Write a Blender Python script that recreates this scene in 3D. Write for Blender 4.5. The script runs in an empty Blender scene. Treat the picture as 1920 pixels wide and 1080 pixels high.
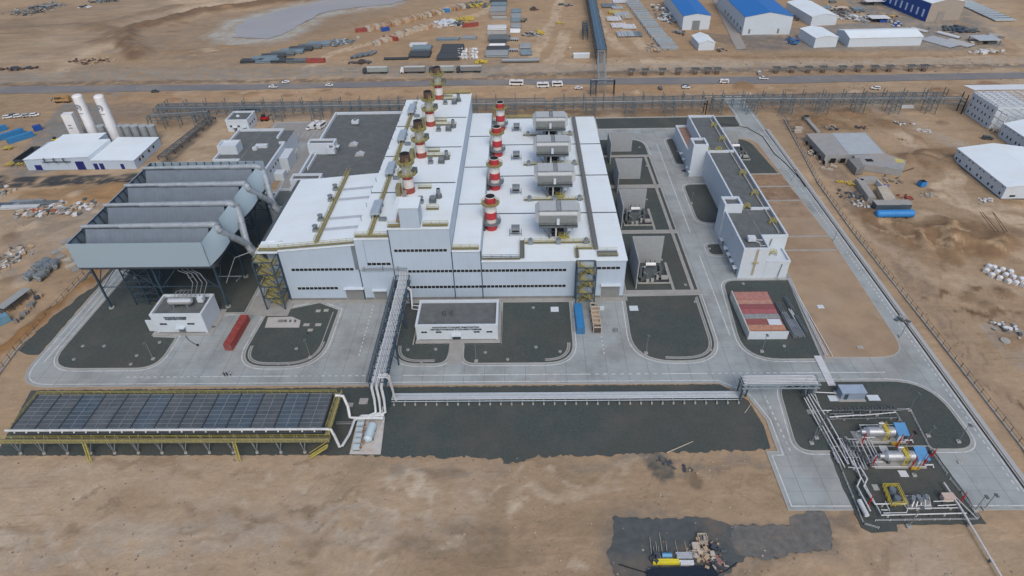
import bpy, bmesh, math, random
import numpy as np
from mathutils import Vector, Matrix
random.seed(7)
SC = bpy.context.scene
COL = SC.collection
R = math.radians
# ---------------------------------------------------------------- camera
F_PX, YAW, PITCH, ROLL, CH = 1174.8878, R(-1.42242476), R(37.63731989), R(1.39861392), 132.0
def cam_axes():
    cy, sy, cp, sp = math.cos(YAW), math.sin(YAW), math.cos(PITCH), math.sin(PITCH)
    fwd = np.array([sy*cp, cy*cp, -sp]); right = np.array([cy, -sy, 0.0]); down = np.cross(fwd, right)
    cr, sr = math.cos(ROLL), math.sin(ROLL)
    return np.array([cr*right+sr*down, -sr*right+cr*down, fwd])
CM = cam_axes()
def G(px, py, z=0.0):
    """survey: photo pixel -> plant coordinates on the level z"""
    d = CM.T @ np.array([(px-960)/F_PX, (py-540)/F_PX, 1.0]); t = (z-CH)/d[2]
    return (float(d[0]*t), float(d[1]*t))
cd = bpy.data.cameras.new('camera'); cam = bpy.data.objects.new('camera', cd); COL.objects.link(cam)
m = Matrix.Identity(4)
for i in range(3):
    m[i][0] = CM[0][i]; m[i][1] = -CM[1][i]; m[i][2] = -CM[2][i]
m[2][3] = CH
cam.matrix_world = m
cd.sensor_width = 36; cd.lens = 36*F_PX/1920; cd.clip_start = 1; cd.clip_end = 6000
SC.camera = cam
# ---------------------------------------------------------------- sky, sun, exposure
SUN_EL, SUN_AZ = R(50), R(165)
W = bpy.data.worlds.new('World'); SC.world = W; W.use_nodes = True
nt = W.node_tree; nt.nodes.clear()
sk = nt.nodes.new('ShaderNodeTexSky'); sk.sky_type = 'NISHITA'; sk.sun_disc = False
sk.sun_elevation = SUN_EL; sk.sun_rotation = SUN_AZ; sk.dust_density = 4.0; sk.air_density = 1.0; sk.altitude = 100
hs = nt.nodes.new('ShaderNodeHueSaturation'); hs.inputs['Saturation'].default_value = 1.0
bg = nt.nodes.new('ShaderNodeBackground'); bg.inputs[1].default_value = 0.15
wo = nt.nodes.new('ShaderNodeOutputWorld')
nt.links.new(sk.outputs[0], hs.inputs['Color']); nt.links.new(hs.outputs[0], bg.inputs[0]); nt.links.new(bg.outputs[0], wo.inputs[0])
sl = bpy.data.lights.new('sun', 'SUN'); sl.energy = 0.9; sl.angle = R(25); sl.color = (1, 0.98, 0.95)
so = bpy.data.objects.new('sun', sl); COL.objects.link(so)
so.rotation_euler = (R(90)-SUN_EL, 0, math.pi-SUN_AZ)
SC.view_settings.view_transform = 'Standard'; SC.view_settings.look = 'None'
SC.view_settings.exposure = 0.0; SC.view_settings.gamma = 1
# ---------------------------------------------------------------- materials
MATS = {}
def mat(name, col, rough=0.7, metal=0.0, var=0.12, scale=0.6, dirt=None, dirt_amt=0.0, dirt_scale=0.25,
        lines=None, line_col=None, bump=0.0, tint=None, spec=0.5, grid=None):
    if name in MATS: return MATS[name]
    M = bpy.data.materials.new(name); M.use_nodes = True; MATS[name] = M
    n, L = M.node_tree.nodes, M.node_tree.links
    bs = n['Principled BSDF']; bs.inputs['Roughness'].default_value = rough; bs.inputs['Metallic'].default_value = metal
    bs.inputs['Specular IOR Level'].default_value = spec
    geo = n.new('ShaderNodeNewGeometry'); pos = geo.outputs['Position']
    def noise(s, det=5, ro=0.6, off=0, vec=None):
        t = n.new('ShaderNodeTexNoise'); t.inputs['Scale'].default_value = s; t.inputs['Detail'].default_value = det
        t.inputs['Roughness'].default_value = ro
        mp = n.new('ShaderNodeMapping'); mp.inputs['Location'].default_value = (off, off*1.7, off*.3)
        L.new(vec or pos, mp.inputs[0]); L.new(mp.outputs[0], t.inputs['Vector']); return t.outputs[0]
    def ramp(f, a, b, lo, hi):
        r = n.new('ShaderNodeMapRange'); r.inputs[1].default_value = a; r.inputs[2].default_value = b
        r.inputs[3].default_value = lo; r.inputs[4].default_value = hi; L.new(f, r.inputs[0]); return r.outputs[0]
    def mix(fac, a, b, mode='MIX'):
        x = n.new('ShaderNodeMix'); x.data_type = 'RGBA'; x.blend_type = mode
        if isinstance(fac, float): x.inputs[0].default_value = fac
        else: L.new(fac, x.inputs[0])
        for s, v in ((6, a), (7, b)):
            if isinstance(v, tuple): x.inputs[s].default_value = (*v, 1)
            else: L.new(v, x.inputs[s])
        return x.outputs[2]
    base = mix(1.0, tuple(col), (1, 1, 1), 'MULTIPLY')
    nz = ramp(noise(scale), 0.25, 0.75, 1-var, 1+var)
    cmb = n.new('ShaderNodeCombineColor'); [L.new(nz, cmb.inputs[i]) for i in range(3)]
    base = mix(1.0, base, cmb.outputs[0], 'MULTIPLY')
    if tint: base = mix(ramp(noise(tint[1], 3, .5, 31), 0.45, 0.62, 0, tint[2]), base, tuple(tint[0]))
    if dirt: base = mix(ramp(noise(dirt_scale, 6, .65, 11), 0.48, 0.7, 0, dirt_amt), base, tuple(dirt))
    if lines:
        # lines = [(axis, period, width, strength)] joints between panels, sheets or slabs
        for ax, per, wd, st in lines:
            sx = n.new('ShaderNodeSeparateXYZ'); L.new(pos, sx.inputs[0])
            def frac(v):
                a = n.new('ShaderNodeMath'); a.operation = 'MULTIPLY'; L.new(v, a.inputs[0]); a.inputs[1].default_value = 1/per
                b = n.new('ShaderNodeMath'); b.operation = 'FRACT'; L.new(a.outputs[0], b.inputs[0])
                c = n.new('ShaderNodeMath'); c.operation = 'LESS_THAN'; L.new(b.outputs[0], c.inputs[0]); c.inputs[1].default_value = wd/per
                return c.outputs[0]
            f = frac(sx.outputs[ax])
            g = n.new('ShaderNodeMath'); g.operation = 'MULTIPLY'; L.new(f, g.inputs[0]); g.inputs[1].default_value = st
            base = mix(g.outputs[0], base, tuple(line_col or [c*.45 for c in col]))
    L.new(base, bs.inputs['Base Color'])
    if bump:
        b = n.new('ShaderNodeBump'); b.inputs['Strength'].default_value = bump; b.inputs['Distance'].default_value = .15
        L.new(noise(3.0, 4), b.inputs['Height']); L.new(b.outputs[0], bs.inputs['Normal'])
    return M
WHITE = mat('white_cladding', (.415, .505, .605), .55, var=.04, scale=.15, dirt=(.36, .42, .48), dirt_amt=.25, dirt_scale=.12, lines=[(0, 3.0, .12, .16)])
WALLP = mat('white_render', (.52, .585, .645), .8, var=.04, dirt=(.5, .47, .42), dirt_amt=.2, dirt_scale=.2)
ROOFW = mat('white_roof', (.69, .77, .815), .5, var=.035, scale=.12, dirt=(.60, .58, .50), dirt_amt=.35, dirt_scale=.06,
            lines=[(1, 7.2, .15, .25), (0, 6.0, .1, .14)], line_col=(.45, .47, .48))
GREYROOF = mat('bitumen_roof', (.105, .118, .122), .9, var=.16, scale=.5, dirt=(.16, .17, .17), dirt_amt=.6, dirt_scale=.35, lines=[(0, 1.0, .1, .25)])
SEAM = mat('dark_seam', (.07, .09, .10), .8)
GLASS = mat('window_glass', (.015, .025, .035), .15, var=.3)
FRAME = mat('window_frame', (.5, .52, .54), .5)
DOORG = mat('roller_door', (.21, .22, .22), .6, lines=[(2, .5, .08, .3)])
YEL = mat('safety_yellow', (.40, .355, .085), .55, var=.2, dirt=(.2, .17, .1), dirt_amt=.5, dirt_scale=1.5)
YELD = mat('walkway_grating', (.20, .185, .11), .8, var=.25, scale=2)
GRATE = mat('grey_grating', (.13, .14, .145), .8, var=.25, scale=2)
STEEL = mat('blue_grey_steel', (.042, .075, .11), .5, metal=.1, var=.2)
DSTEEL = mat('dark_steel', (.05, .06, .075), .55, var=.2)
GALV = mat('galvanised_steel', (.23, .26, .28), .45, metal=.35, var=.2, scale=1.5)
GALVD = mat('weathered_steel', (.11, .13, .14), .6, metal=.2, var=.25)
PIPE = mat('pipe_cladding', (.50, .53, .55), .35, metal=.3, var=.12, scale=1.0)
WPIPE = mat('white_pipe', (.56, .58, .59), .45, var=.08)
RED = mat('chimney_red', (.42, .03, .04), .6, var=.25, dirt=(.17, .06, .05), dirt_amt=.55, dirt_scale=.7)
REDD = mat('chimney_rusty_red', (.30, .06, .05), .75, var=.25, dirt=(.16, .07, .05), dirt_amt=.6)
RUST = mat('burnt_steel', (.095, .06, .048), .8, var=.3, dirt=(.06, .04, .035), dirt_amt=.7)
CWHITE = mat('chimney_white', (.62, .60, .58), .6, var=.1, dirt=(.42, .38, .34), dirt_amt=.4, dirt_scale=.6)
BLACK = mat('deep_black', (.008, .008, .009), .9)  # plain black; on openings and pipe ends it stands in for their shaded inside
CONC2 = mat('clean_concrete', (.36, .37, .37), .8, var=.06)
FILT = mat('intake_grey', (.40, .43, .44), .6, var=.06, lines=[(0, 1.5, .1, .2)])
FILTD = mat('intake_louvre', (.20, .22, .22), .7, var=.1, lines=[(0, .75, .1, .35), (2, .6, .12, .3)])
ACCW = mat('wind_wall', (.285, .375, .44), .5, var=.03, scale=.1, lines=[(2, 1.1, .06, .12), (0, 6, .06, .1)])
ACCF = mat('finned_bundle', (.145, .18, .22), .6, metal=.2, var=.14, scale=.4, lines=[(0, 1.5, .12, .25), (2, .55, .09, .12)])
CONC = mat('concrete', (.30, .30, .285), .85, var=.1, scale=.4, dirt=(.22, .21, .19), dirt_amt=.5)
CONCD = mat('old_concrete', (.20, .205, .20), .9, var=.15, dirt=(.12, .11, .1), dirt_amt=.5, lines=[(2, 1.2, .08, .3), (0, 1.2, .08, .15)])
KERB = mat('kerb_concrete', (.34, .34, .32), .85, var=.1)
PAINT = mat('road_paint', (.54, .56, .56), .7, var=.2, scale=2, dirt=(.29, .30, .30), dirt_amt=.95, dirt_scale=.5)
BLUE = mat('blue_roof', (.012, .14, .44), .5, var=.05, lines=[(0, 3, .1, .1)])
BLUEW = mat('blue_cladding', (.015, .07, .30), .5, var=.08)
BLUEC = mat('blue_container', (.035, .20, .44), .5, var=.15, lines=[(1, .5, .12, .25), (0, .5, .12, .2)])
NAVY = mat('navy_door', (.012, .018, .14), .5)
REDC = mat('red_container', (.26, .045, .04), .6, var=.2, dirt=(.36, .16, .12), dirt_amt=.6, dirt_scale=.8, lines=[(1, .5, .12, .2)])
ORC = mat('rust_orange', (.34, .20, .115), .7, var=.25, dirt=(.2, .1, .06), dirt_amt=.4, dirt_scale=1)
BEI = mat('plywood', (.42, .31, .20), .8, var=.25)
BEI2 = mat('pale_crate', (.42, .375, .31), .8, var=.2)
TARP = mat('white_tarp', (.60, .62, .64), .7, var=.15, scale=1.5, bump=.5)
TYRE = mat('rubber', (.015, .015, .017), .8)
CARW = mat('white_car_paint', (.68, .69, .70), .3, var=.03)
CARG = mat('grey_car_paint', (.07, .09, .10), .3, var=.05)
CARR = mat('red_vehicle_paint', (.40, .02, .02), .4)
TANK = mat('white_tank', (.68, .69, .70), .45, var=.05, dirt=(.5, .5, .48), dirt_amt=.3)
SILV = mat('silver_vessel', (.46, .48, .50), .3, metal=.5, var=.12)
LBLUE = mat('sky_blue_panel', (.08, .25, .48), .6, var=.1)
SKIN = mat('skin', (.35, .2, .14), .6)
CLOTH = mat('dark_workwear', (.02, .022, .03), .9)
CLOTHW = mat('pale_workwear', (.5, .52, .55), .9)
GRAV = mat('dark_gravel', (.054, .069, .066), .95, var=.3, scale=1.6, dirt=(.095, .092, .082), dirt_amt=.6, dirt_scale=.10, bump=.6, tint=((.075, .068, .056), .045, .35))
GRAVB = mat('pale_gravel', (.17, .16, .15), .95, var=.2, scale=1.1, bump=.3)
ROADC = mat('slab_concrete', (.30, .335, .340), .85, var=.12, scale=.22, dirt=(.18, .19, .188), dirt_amt=.75, dirt_scale=.08,
            lines=[(0, 6.0, .18, .5), (1, 3.6, .12, .28)], line_col=(.12, .125, .125), tint=((.33, .33, .31), .05, .5))
PAVE = mat('plaza_concrete', (.28, .28, .27), .85, var=.1, scale=.3, dirt=(.25, .23, .2), dirt_amt=.5, dirt_scale=.1, lines=[(0, 5.0, .1, .25), (1, 5., .1, .25)])
SANDP = mat('compact_sand', (.33, .24, .155), .95, var=.14, scale=.15, dirt=(.21, .145, .095), dirt_amt=.6, dirt_scale=.06, bump=.4, tint=((.34, .27, .2), .09, .5))
FANP2 = mat('cooler_screen_blue', (.062, .09, .115), .7, var=.3, scale=.35, dirt=(.10, .13, .155), dirt_amt=.7, dirt_scale=.12, lines=[(0, .7, .16, .35)])
FANP = mat('cooler_screen', (.075, .09, .10), .8, var=.3, scale=.35, dirt=(.13, .14, .145), dirt_amt=.8, dirt_scale=.12, lines=[(0, .7, .16, .35)])
DUCT = mat('duct_cladding', (.30, .345, .385), .55, metal=.15, var=.14, scale=.8, dirt=(.20, .22, .24), dirt_amt=.6, dirt_scale=.5)
# ---------------------------------------------------------------- mesh helpers
POS = {}; CHILD = {}
def wpos(o):
    p = Vector((0, 0, 0))
    while o is not None:
        p += POS.get(o.name, Vector((0, 0, 0))); o = o.parent
    return p
def tagg(o, label=None, cat=None, group=None, kind=None):
    if label: o['label'] = label
    if cat: o['category'] = cat
    if group: o['group'] = group
    if kind: o['kind'] = kind
    return o
def thing(name, label, cat, loc=(0, 0, 0), group=None):
    o = bpy.data.objects.new(name, None); COL.objects.link(o); o.location = loc; o.empty_display_size = 1
    POS[o.name] = Vector(loc); return tagg(o, label, cat, group)
class MB:
    def __init__(s): s.v = []; s.f = []; s.mi = []; s.cur = 0
    def add(s, vs, fs):
        b = len(s.v); s.v += [tuple(map(float, v)) for v in vs]; s.f += [tuple(b+i for i in f) for f in fs]; s.mi += [s.cur]*len(fs); return s
    def box(s, x0, x1, y0, y1, z0, z1):
        return s.add([(x0,y0,z0),(x1,y0,z0),(x1,y1,z0),(x0,y1,z0),(x0,y0,z1),(x1,y0,z1),(x1,y1,z1),(x0,y1,z1)],
                     [(0,3,2,1),(4,5,6,7),(0,1,5,4),(1,2,6,5),(2,3,7,6),(3,0,4,7)])
    def cbox(s, cx, cy, cz, w, d, h, rz=0):
        c, q = math.cos(rz), math.sin(rz); vs = []
        for dz in (0, h):
            for sx, sy in ((-1,-1),(1,-1),(1,1),(-1,1)):
                x, y = sx*w/2, sy*d/2; vs.append((cx+x*c-y*q, cy+x*q+y*c, cz+dz))
        return s.add(vs, [(0,3,2,1),(4,5,6,7),(0,1,5,4),(1,2,6,5),(2,3,7,6),(3,0,4,7)])
    def quad(s, *p): return s.add(p, [tuple(range(len(p)))])
    def prism(s, poly, z0, z1, top=True, bot=False):
        n = len(poly); zt = z1 if hasattr(z1, '__len__') else [z1]*n
        vs = [(x, y, z0) for x, y in poly]+[(p[0], p[1], zt[i]) for i, p in enumerate(poly)]
        fs = [(i, (i+1) % n, n+(i+1) % n, n+i) for i in range(n)]
        if top: fs.append(tuple(range(n, 2*n)))
        if bot: fs.append(tuple(range(n-1, -1, -1)))
        return s.add(vs, fs)
    def xprism(s, prof, x0, x1):       # profile in (y,z) swept along x
        n = len(prof); vs = [(x0, y, z) for y, z in prof]+[(x1, y, z) for y, z in prof]
        return s.add(vs, [(i, n+i, n+(i+1) % n, (i+1) % n) for i in range(n)]+[tuple(range(n)), tuple(range(2*n-1, n-1, -1))])
    def yprism(s, prof, y0, y1):       # profile in (x,z) swept along y
        n = len(prof); vs = [(x, y0, z) for x, z in prof]+[(x, y1, z) for x, z in prof]
        return s.add(vs, [(i, (i+1) % n, n+(i+1) % n, n+i) for i in range(n)]+[tuple(range(n-1, -1, -1)), tuple(range(n, 2*n))])
    def bar(s, a, b, w=.15, h=None):
        a, b = Vector(a), Vector(b); d = b-a
        if d.length < 1e-6: return s
        d.normalize(); u = Vector((0,0,1)).cross(d)
        if u.length < 1e-3: u = Vector((1,0,0))
        u.normalize(); v = d.cross(u); u *= w/2; v *= (h or w)/2
        vs = [p+i*u+j*v for p in (a, b) for i, j in ((-1,-1),(1,-1),(1,1),(-1,1))]
        return s.add(vs, [(0,3,2,1),(4,5,6,7),(0,1,5,4),(1,2,6,5),(2,3,7,6),(3,0,4,7)])
    def cyl(s, a, b, r, r2=None, n=12, cap=True):
        a, b = Vector(a), Vector(b); d = (b-a).normalized(); u = d.cross(Vector((0,0,1)))
        if u.length < 1e-3: u = Vector((1,0,0))
        u.normalize(); v = d.cross(u); r2 = r if r2 is None else r2; vs = []
        for p, q in ((a, r), (b, r2)):
            for i in range(n):
                t = 2*math.pi*i/n; vs.append(p+u*q*math.cos(t)+v*q*math.sin(t))
        fs = [(i, (i+1) % n, n+(i+1) % n, n+i) for i in range(n)]
        if cap: fs += [tuple(range(n-1, -1, -1)), tuple(range(n, 2*n))]
        return s.add(vs, fs)
    def tube(s, pts, r, n=8):
        pts = [Vector(p) for p in pts]; rings = []
        for i, p in enumerate(pts):
            d = (pts[min(i+1, len(pts)-1)]-pts[max(i-1, 0)]).normalized(); u = d.cross(Vector((0,0,1)))
            if u.length < 1e-2: u = d.cross(Vector((0,1,0)))
            u.normalize(); v = d.cross(u); rings.append([p+u*r*math.cos(2*math.pi*k/n)+v*r*math.sin(2*math.pi*k/n) for k in range(n)])
        vs = [q for g in rings for q in g]; fs = []
        for i in range(len(rings)-1):
            for k in range(n): fs.append((i*n+k, i*n+(k+1) % n, (i+1)*n+(k+1) % n, (i+1)*n+k))
        fs += [tuple(range(n-1, -1, -1)), tuple((len(rings)-1)*n+k for k in range(n))]
        return s.add(vs, fs)
    def ring(s, cx, cy, z, ri, ro, h=.15, n=20):
        vs = []
        for r, zz in ((ri, z), (ro, z), (ro, z+h), (ri, z+h)):
            vs += [(cx+r*math.cos(2*math.pi*i/n), cy+r*math.sin(2*math.pi*i/n), zz) for i in range(n)]
        fs = []
        for k in range(4):
            k2 = (k+1) % 4
            fs += [(k*n+i, k*n+(i+1) % n, k2*n+(i+1) % n, k2*n+i) for i in range(n)]
        return s.add(vs, fs)
    def dome(s, c, r, h, n=14, m_=4):
        vs = []
        for j in range(m_):
            t = math.pi/2*j/m_; vs += [(c[0]+r*math.cos(t)*math.cos(2*math.pi*i/n), c[1]+r*math.cos(t)*math.sin(2*math.pi*i/n), c[2]+h*math.sin(t)) for i in range(n)]
        vs.append((c[0], c[1], c[2]+h)); fs = []
        for j in range(m_-1): fs += [(j*n+i, j*n+(i+1) % n, (j+1)*n+(i+1) % n, (j+1)*n+i) for i in range(n)]
        fs += [((m_-1)*n+i, (m_-1)*n+(i+1) % n, len(vs)-1) for i in range(n)]
        return s.add(vs, fs)
    def rail(s, a, b, h=1.1, post=2.5, t=.09, mid=True):
        a, b = Vector(a), Vector(b); n = max(1, int((b-a).length/post)); up = Vector((0,0,h))
        s.bar(a+up, b+up, t)
        if mid: s.bar(a+up*.5, b+up*.5, t*.8)
        for i in range(n+1):
            p = a.lerp(b, i/n); s.bar(p, p+up, t)
        return s
    def build(s, name, mt, parent=None, smooth=False, kind=None, label=None):
        me = bpy.data.meshes.new(name); off = wpos(parent) if parent is not None else Vector((0,0,0))
        me.from_pydata([(x-off.x, y-off.y, z-off.z) for x, y, z in s.v], [], s.f); me.update()
        bm = bmesh.new(); bm.from_mesh(me); bmesh.ops.recalc_face_normals(bm, faces=bm.faces); bm.to_mesh(me); bm.free()
        for q in (mt if isinstance(mt, (list, tuple)) else [mt]): me.materials.append(q)
        if any(s.mi): me.polygons.foreach_set('material_index', s.mi)
        if smooth: me.polygons.foreach_set('use_smooth', [True]*len(me.polygons)); me.set_sharp_from_angle(angle=R(40))
        o = bpy.data.objects.new(name, me); COL.objects.link(o)
        if parent is not None: o.parent = parent; CHILD.setdefault(parent.name, []).append(o)
        if kind: o['kind'] = kind
        if label: o['label'] = label
        return o
def single(name, mb, mt, label, cat, group=None, smooth=False, loc=None, kind=None):
    """a thing that is one mesh; its origin is put at its foot"""
    xs = [v[0] for v in mb.v]; ys = [v[1] for v in mb.v]; zs = [v[2] for v in mb.v]
    c = loc or ((min(xs)+max(xs))/2, (min(ys)+max(ys))/2, min(zs))
    mb.v = [(x-c[0], y-c[1], z-c[2]) for x, y, z in mb.v]
    o = mb.build(name, mt, None, smooth); o.location = c; return tagg(o, label, cat, group, kind)
def dup(root, loc, rz=None, label=None, group=None):
    def cp(o, par):
        c = o.copy(); COL.objects.link(c)
        if par is not None: c.parent = par; CHILD.setdefault(par.name, []).append(c)
        for ch in list(CHILD.get(o.name, [])): cp(ch, c)
        return c
    r = cp(root, None); r.location = loc; POS[r.name] = Vector(loc)
    if rz is not None: r.rotation_euler = (0, 0, rz)
    if label: r['label'] = label
    if group: r['group'] = group
    return r
ORD = ['first', 'second', 'third', 'fourth', 'fifth', 'sixth', 'seventh', 'eighth', 'ninth', 'tenth', 'eleventh', 'twelfth', 'thirteenth',
       'fourteenth', 'fifteenth', 'sixteenth', 'seventeenth', 'eighteenth', 'nineteenth', 'twentieth', 'twenty-first', 'twenty-second',
       'twenty-third', 'twenty-fourth', 'twenty-fifth', 'twenty-sixth', 'twenty-seventh', 'twenty-eighth', 'twenty-ninth', 'thirtieth',
       'thirty-first', 'thirty-second', 'thirty-third', 'thirty-fourth', 'thirty-fifth', 'thirty-sixth']
NEAR = ['nearest', 'second nearest', 'third nearest', 'farthest']
def fillet(pts, seg=8):
    out = []; n = len(pts)
    for i, p in enumerate(pts):
        r = p[2] if len(p) > 2 else 0; c = Vector(p[:2])
        if r <= 0: out.append((c.x, c.y)); continue
        a = (Vector(pts[i-1][:2])-c); b = (Vector(pts[(i+1) % n][:2])-c); la, lb = a.length, b.length; a.normalize(); b.normalize()
        h = math.acos(max(-1, min(1, a.dot(b))))/2; t = min(r/math.tan(h), la*.49, lb*.49); p0, p1 = c+a*t, c+b*t
        for k in range(seg+1):
            u = k/seg; q = p0*(1-u)**2*1+c*2*u*(1-u)+p1*u*u; out.append((q.x, q.y))
    return out
def area(p): return sum(p[i-1][0]*p[i][1]-p[i][0]*p[i-1][1] for i in range(len(p)))/2
def offset(poly, d):     # d>0 grows the outline
    s = 1 if area(poly) > 0 else -1; n = len(poly); out = []
    for i in range(n):
        a, b, c = Vector(poly[i-1]), Vector(poly[i]), Vector(poly[(i+1) % n])
        e1, e2 = (b-a), (c-b)
        if e1.length < 1e-6: e1 = e2
        if e2.length < 1e-6: e2 = e1
        n1 = Vector((e1.y, -e1.x)).normalized()*s; n2 = Vector((e2.y, -e2.x)).normalized()*s
        m_ = n1+n2; k = max(.35, m_.dot(n1)); q = b+m_*(d/k); out.append((q.x, q.y))
    return out
def stripring(mb, a, b, za, zb):
    n = len(a); mb.add([(x, y, za) for x, y in a]+[(x, y, zb) for x, y in b], [(i, (i+1) % n, n+(i+1) % n, n+i) for i in range(n)])
def ragged(pts, step=1.5, amp=.5, seed=1):
    rr = random.Random(seed); out = []; n = len(pts)
    for i in range(n):
        a, b = pts[i], pts[(i+1) % n]; L_ = math.dist(a[:2], b[:2]); k = max(1, int(L_/step)); am = a[2] if len(a) > 2 else amp
        for j in range(k):
            t = j/k; out.append((a[0]+(b[0]-a[0])*t+rr.uniform(-am, am)*(j > 0), a[1]+(b[1]-a[1])*t+rr.uniform(-am, am)*(j > 0)))
    return out
def bez(pts, k=6):       # smooth polyline through points (Catmull-Rom)
    P = [Vector(p) for p in pts]; out = []
    for i in range(len(P)-1):
        a, b, c, d = P[max(i-1, 0)], P[i], P[i+1], P[min(i+2, len(P)-1)]
        for j in range(k):
            t = j/k; out.append(.5*((2*b)+(c-a)*t+(2*a-5*b+4*c-d)*t*t+(3*b-a-3*c+d)*t**3))
    return out+[P[-1]]
# ================================================================ THE GROUND: one sheet with real relief, its soils, and pond bank shade in the colours
rng = np.random.default_rng(5)
def grow(a, b, st, ratio=1.25, end=3000):
    v = list(np.arange(a, b+.01, st)); s = st*2
    while v[-1] < end: v.append(v[-1]+s); s *= ratio
    s = st*2
    while v[0] > -end: v.insert(0, v[0]-s); s *= ratio
    return np.array(v)
gx = np.concatenate([grow(-300, 330, 1.35)]); gx = np.sort(np.concatenate([gx[(gx < -150) | (gx > 235)], np.arange(-150, 235, .8)]))
gy = np.concatenate([np.arange(55, 66, 1.5), np.arange(66, 104, .6), np.arange(104, 130, 2.2), np.arange(130, 400, 1.35), np.arange(400, 760, 2.2)]); s_ = 5
gy = list(gy)
while gy[-1] < 3500: gy.append(gy[-1]+s_); s_ *= 1.25
gy = np.array([-400., -60.]+gy)
NX, NY = len(gx), len(gy); X, Y = np.meshgrid(gx, gy)
def vnoise(scale, seed):
    q = np.random.default_rng(seed); T = q.random((512, 512)); u = X/scale+1000; v = Y/scale+1000
    i, j = np.floor(u).astype(int), np.floor(v).astype(int); fu, fv = u-i, v-j; fu = fu*fu*(3-2*fu); fv = fv*fv*(3-2*fv)
    g = lambda a, b: T[a % 512, b % 512]
    return (g(i, j)*(1-fu)+g(i+1, j)*fu)*(1-fv)+(g(i, j+1)*(1-fu)+g(i+1, j+1)*fu)*fv-.5
def fbm(scale, seed, o=5, g=.55): return sum(vnoise(scale/2**k, seed+k)*g**k for k in range(o))
WX, WY = fbm(14, 50)*7, fbm(14, 70)*7                 # edges of soils wander
N1, N2, N3, N4 = fbm(60, 1), fbm(12, 9), fbm(160, 20), fbm(3.2, 44, 3, .7)
def vn(x, y): return N2[min(np.searchsorted(gy, y), NY-1), min(np.searchsorted(gx, x), NX-1)]+.3*N1[min(np.searchsorted(gy, y), NY-1), min(np.searchsorted(gx, x), NX-1)]
def seg_d(pts, w=1.0):
    d = np.full(X.shape, 1e9); x, y = X+WX*w, Y+WY*w
    for (ax, ay), (bx, by) in zip(pts[:-1], pts[1:]):
        dx, dy = bx-ax, by-ay; t = np.clip(((x-ax)*dx+(y-ay)*dy)/(dx*dx+dy*dy+1e-9), 0, 1)
        d = np.minimum(d, np.hypot(x-ax-t*dx, y-ay-t*dy))
    return d
def inside(pts, w=1.0):
    x, y = X+WX*w, Y+WY*w; c = np.zeros(X.shape, bool); n = len(pts)
    for i in range(n):
        (x1, y1), (x2, y2) = pts[i-1], pts[i]
        if y1 == y2: continue
        c ^= ((y1 > y) != (y2 > y)) & (x < (x2-x1)*(y-y1)/(y2-y1)+x1)
    return c
C = np.empty(X.shape+(3,)); base = np.array([.360, .268, .182])
C[:] = base; C *= (1+.22*N1+.16*N2)[..., None]
pale, dark, grey, brown = np.array([.46, .37, .28]), np.array([.20, .145, .10]), np.array([.28, .25, .215]), np.array([.28, .19, .115])
def blend(mask, col, a=1.0):
    global C
    mk = np.clip(mask, 0, 1)[..., None]*a; C = C*(1-mk)+np.array(col)*mk
blend((N3+.5*N2-.02)*4, pale, .45); blend((-N3+.6*N2-.05)*4, dark*1.2, .4)
Z = .25*fbm(25, 33)+.10*N2
def P_(l): return [G(*p) for p in l]
def path(px, w, col, a=.8, soft=1.5, wob=.5, dz=0.0):
    global Z
    d = seg_d([tuple(v) for v in bez(P_(px), 4)], wob); mk = np.clip((w/2+soft*.7-d)/(soft*.7), 0, 1)*np.clip(.85+1.6*N4, 0, 1); blend(mk, col, a)
    if dz: Z = Z+dz*np.clip(1-d/(w), 0, 1)
def patch(px, col, a=.7, wob=1.0, soft=6):
    p = P_(px); i = inside(p, wob).astype(float); d = seg_d(p+[p[0]], wob); blend(np.where(i > 0, 1, np.clip(1-d/soft, 0, 1)*.8)*np.clip(.85+.7*N2+.9*N4, 0, 1), col, a)
def mound(px, py, r, h, col=None, k=1.0):
    global Z
    x, y = G(px, py); d = np.hypot((X+WX*.6-x), (Y+WY*.6-y)/k)/r; b = np.clip(1-d, 0, 1); Z = Z+h*b**1.2*(1+1.2*N2)
    if col is not None: blend(b*2.2, col, .7)
def ridge(px, w, h, col=None, a=.6):
    global Z
    d = seg_d([tuple(v) for v in bez(P_(px), 4)], .7); b = np.clip(1-d/w, 0, 1); Z = Z+h*b*(1+.8*N2)
    if col is not None: blend(b*2, col, a)
# --- left far field
patch([(0, 40), (60, 35), (90, 60), (40, 85), (0, 82)], dark, .55)
patch([(170, 45), (215, 48), (205, 66), (180, 66)], dark, .5)
patch([(0, 125), (1000, 110), (1000, 121), (480, 128), (0, 139)], grey*.9, .5)
path([(480, 3), (390, 15), (330, 22), (270, 40), (235, 65), (190, 90), (120, 108), (0, 110)], 16, pale, .7)
path([(150, 100), (115, 130), (112, 138)], 12, pale, .6)
path([(110, 30), (130, 50), (110, 85), (60, 105)], 8, pale, .4)
path([(0, 84), (40, 78), (120, 82)], 14, pale*1.1, .5)
ridge([(760, -20), (480, 9), (380, 23), (300, 43), (250, 58), (238, 75), (252, 95), (268, 106)], 13, 3.4, (.165, .115, .08), .95)  # dark bank soil, deepened to stand in for slope shade lost in flat light
path([(470, -4), (380, 12), (300, 30), (240, 48), (200, 72), (150, 98)], 12, pale*1.05, .8)
ridge([(0, 60), (120, 50), (220, 40), (330, 12)], 9, 2, (.19, .14, .1), .7); ridge([(170, 52), (215, 60), (190, 78)], 10, 2, (.17, .11, .07), .8)
patch([(265, 60), (400, 30), (560, 10), (720, 22), (560, 105), (300, 112), (250, 90)], (.27, .215, .165), .75)
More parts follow.
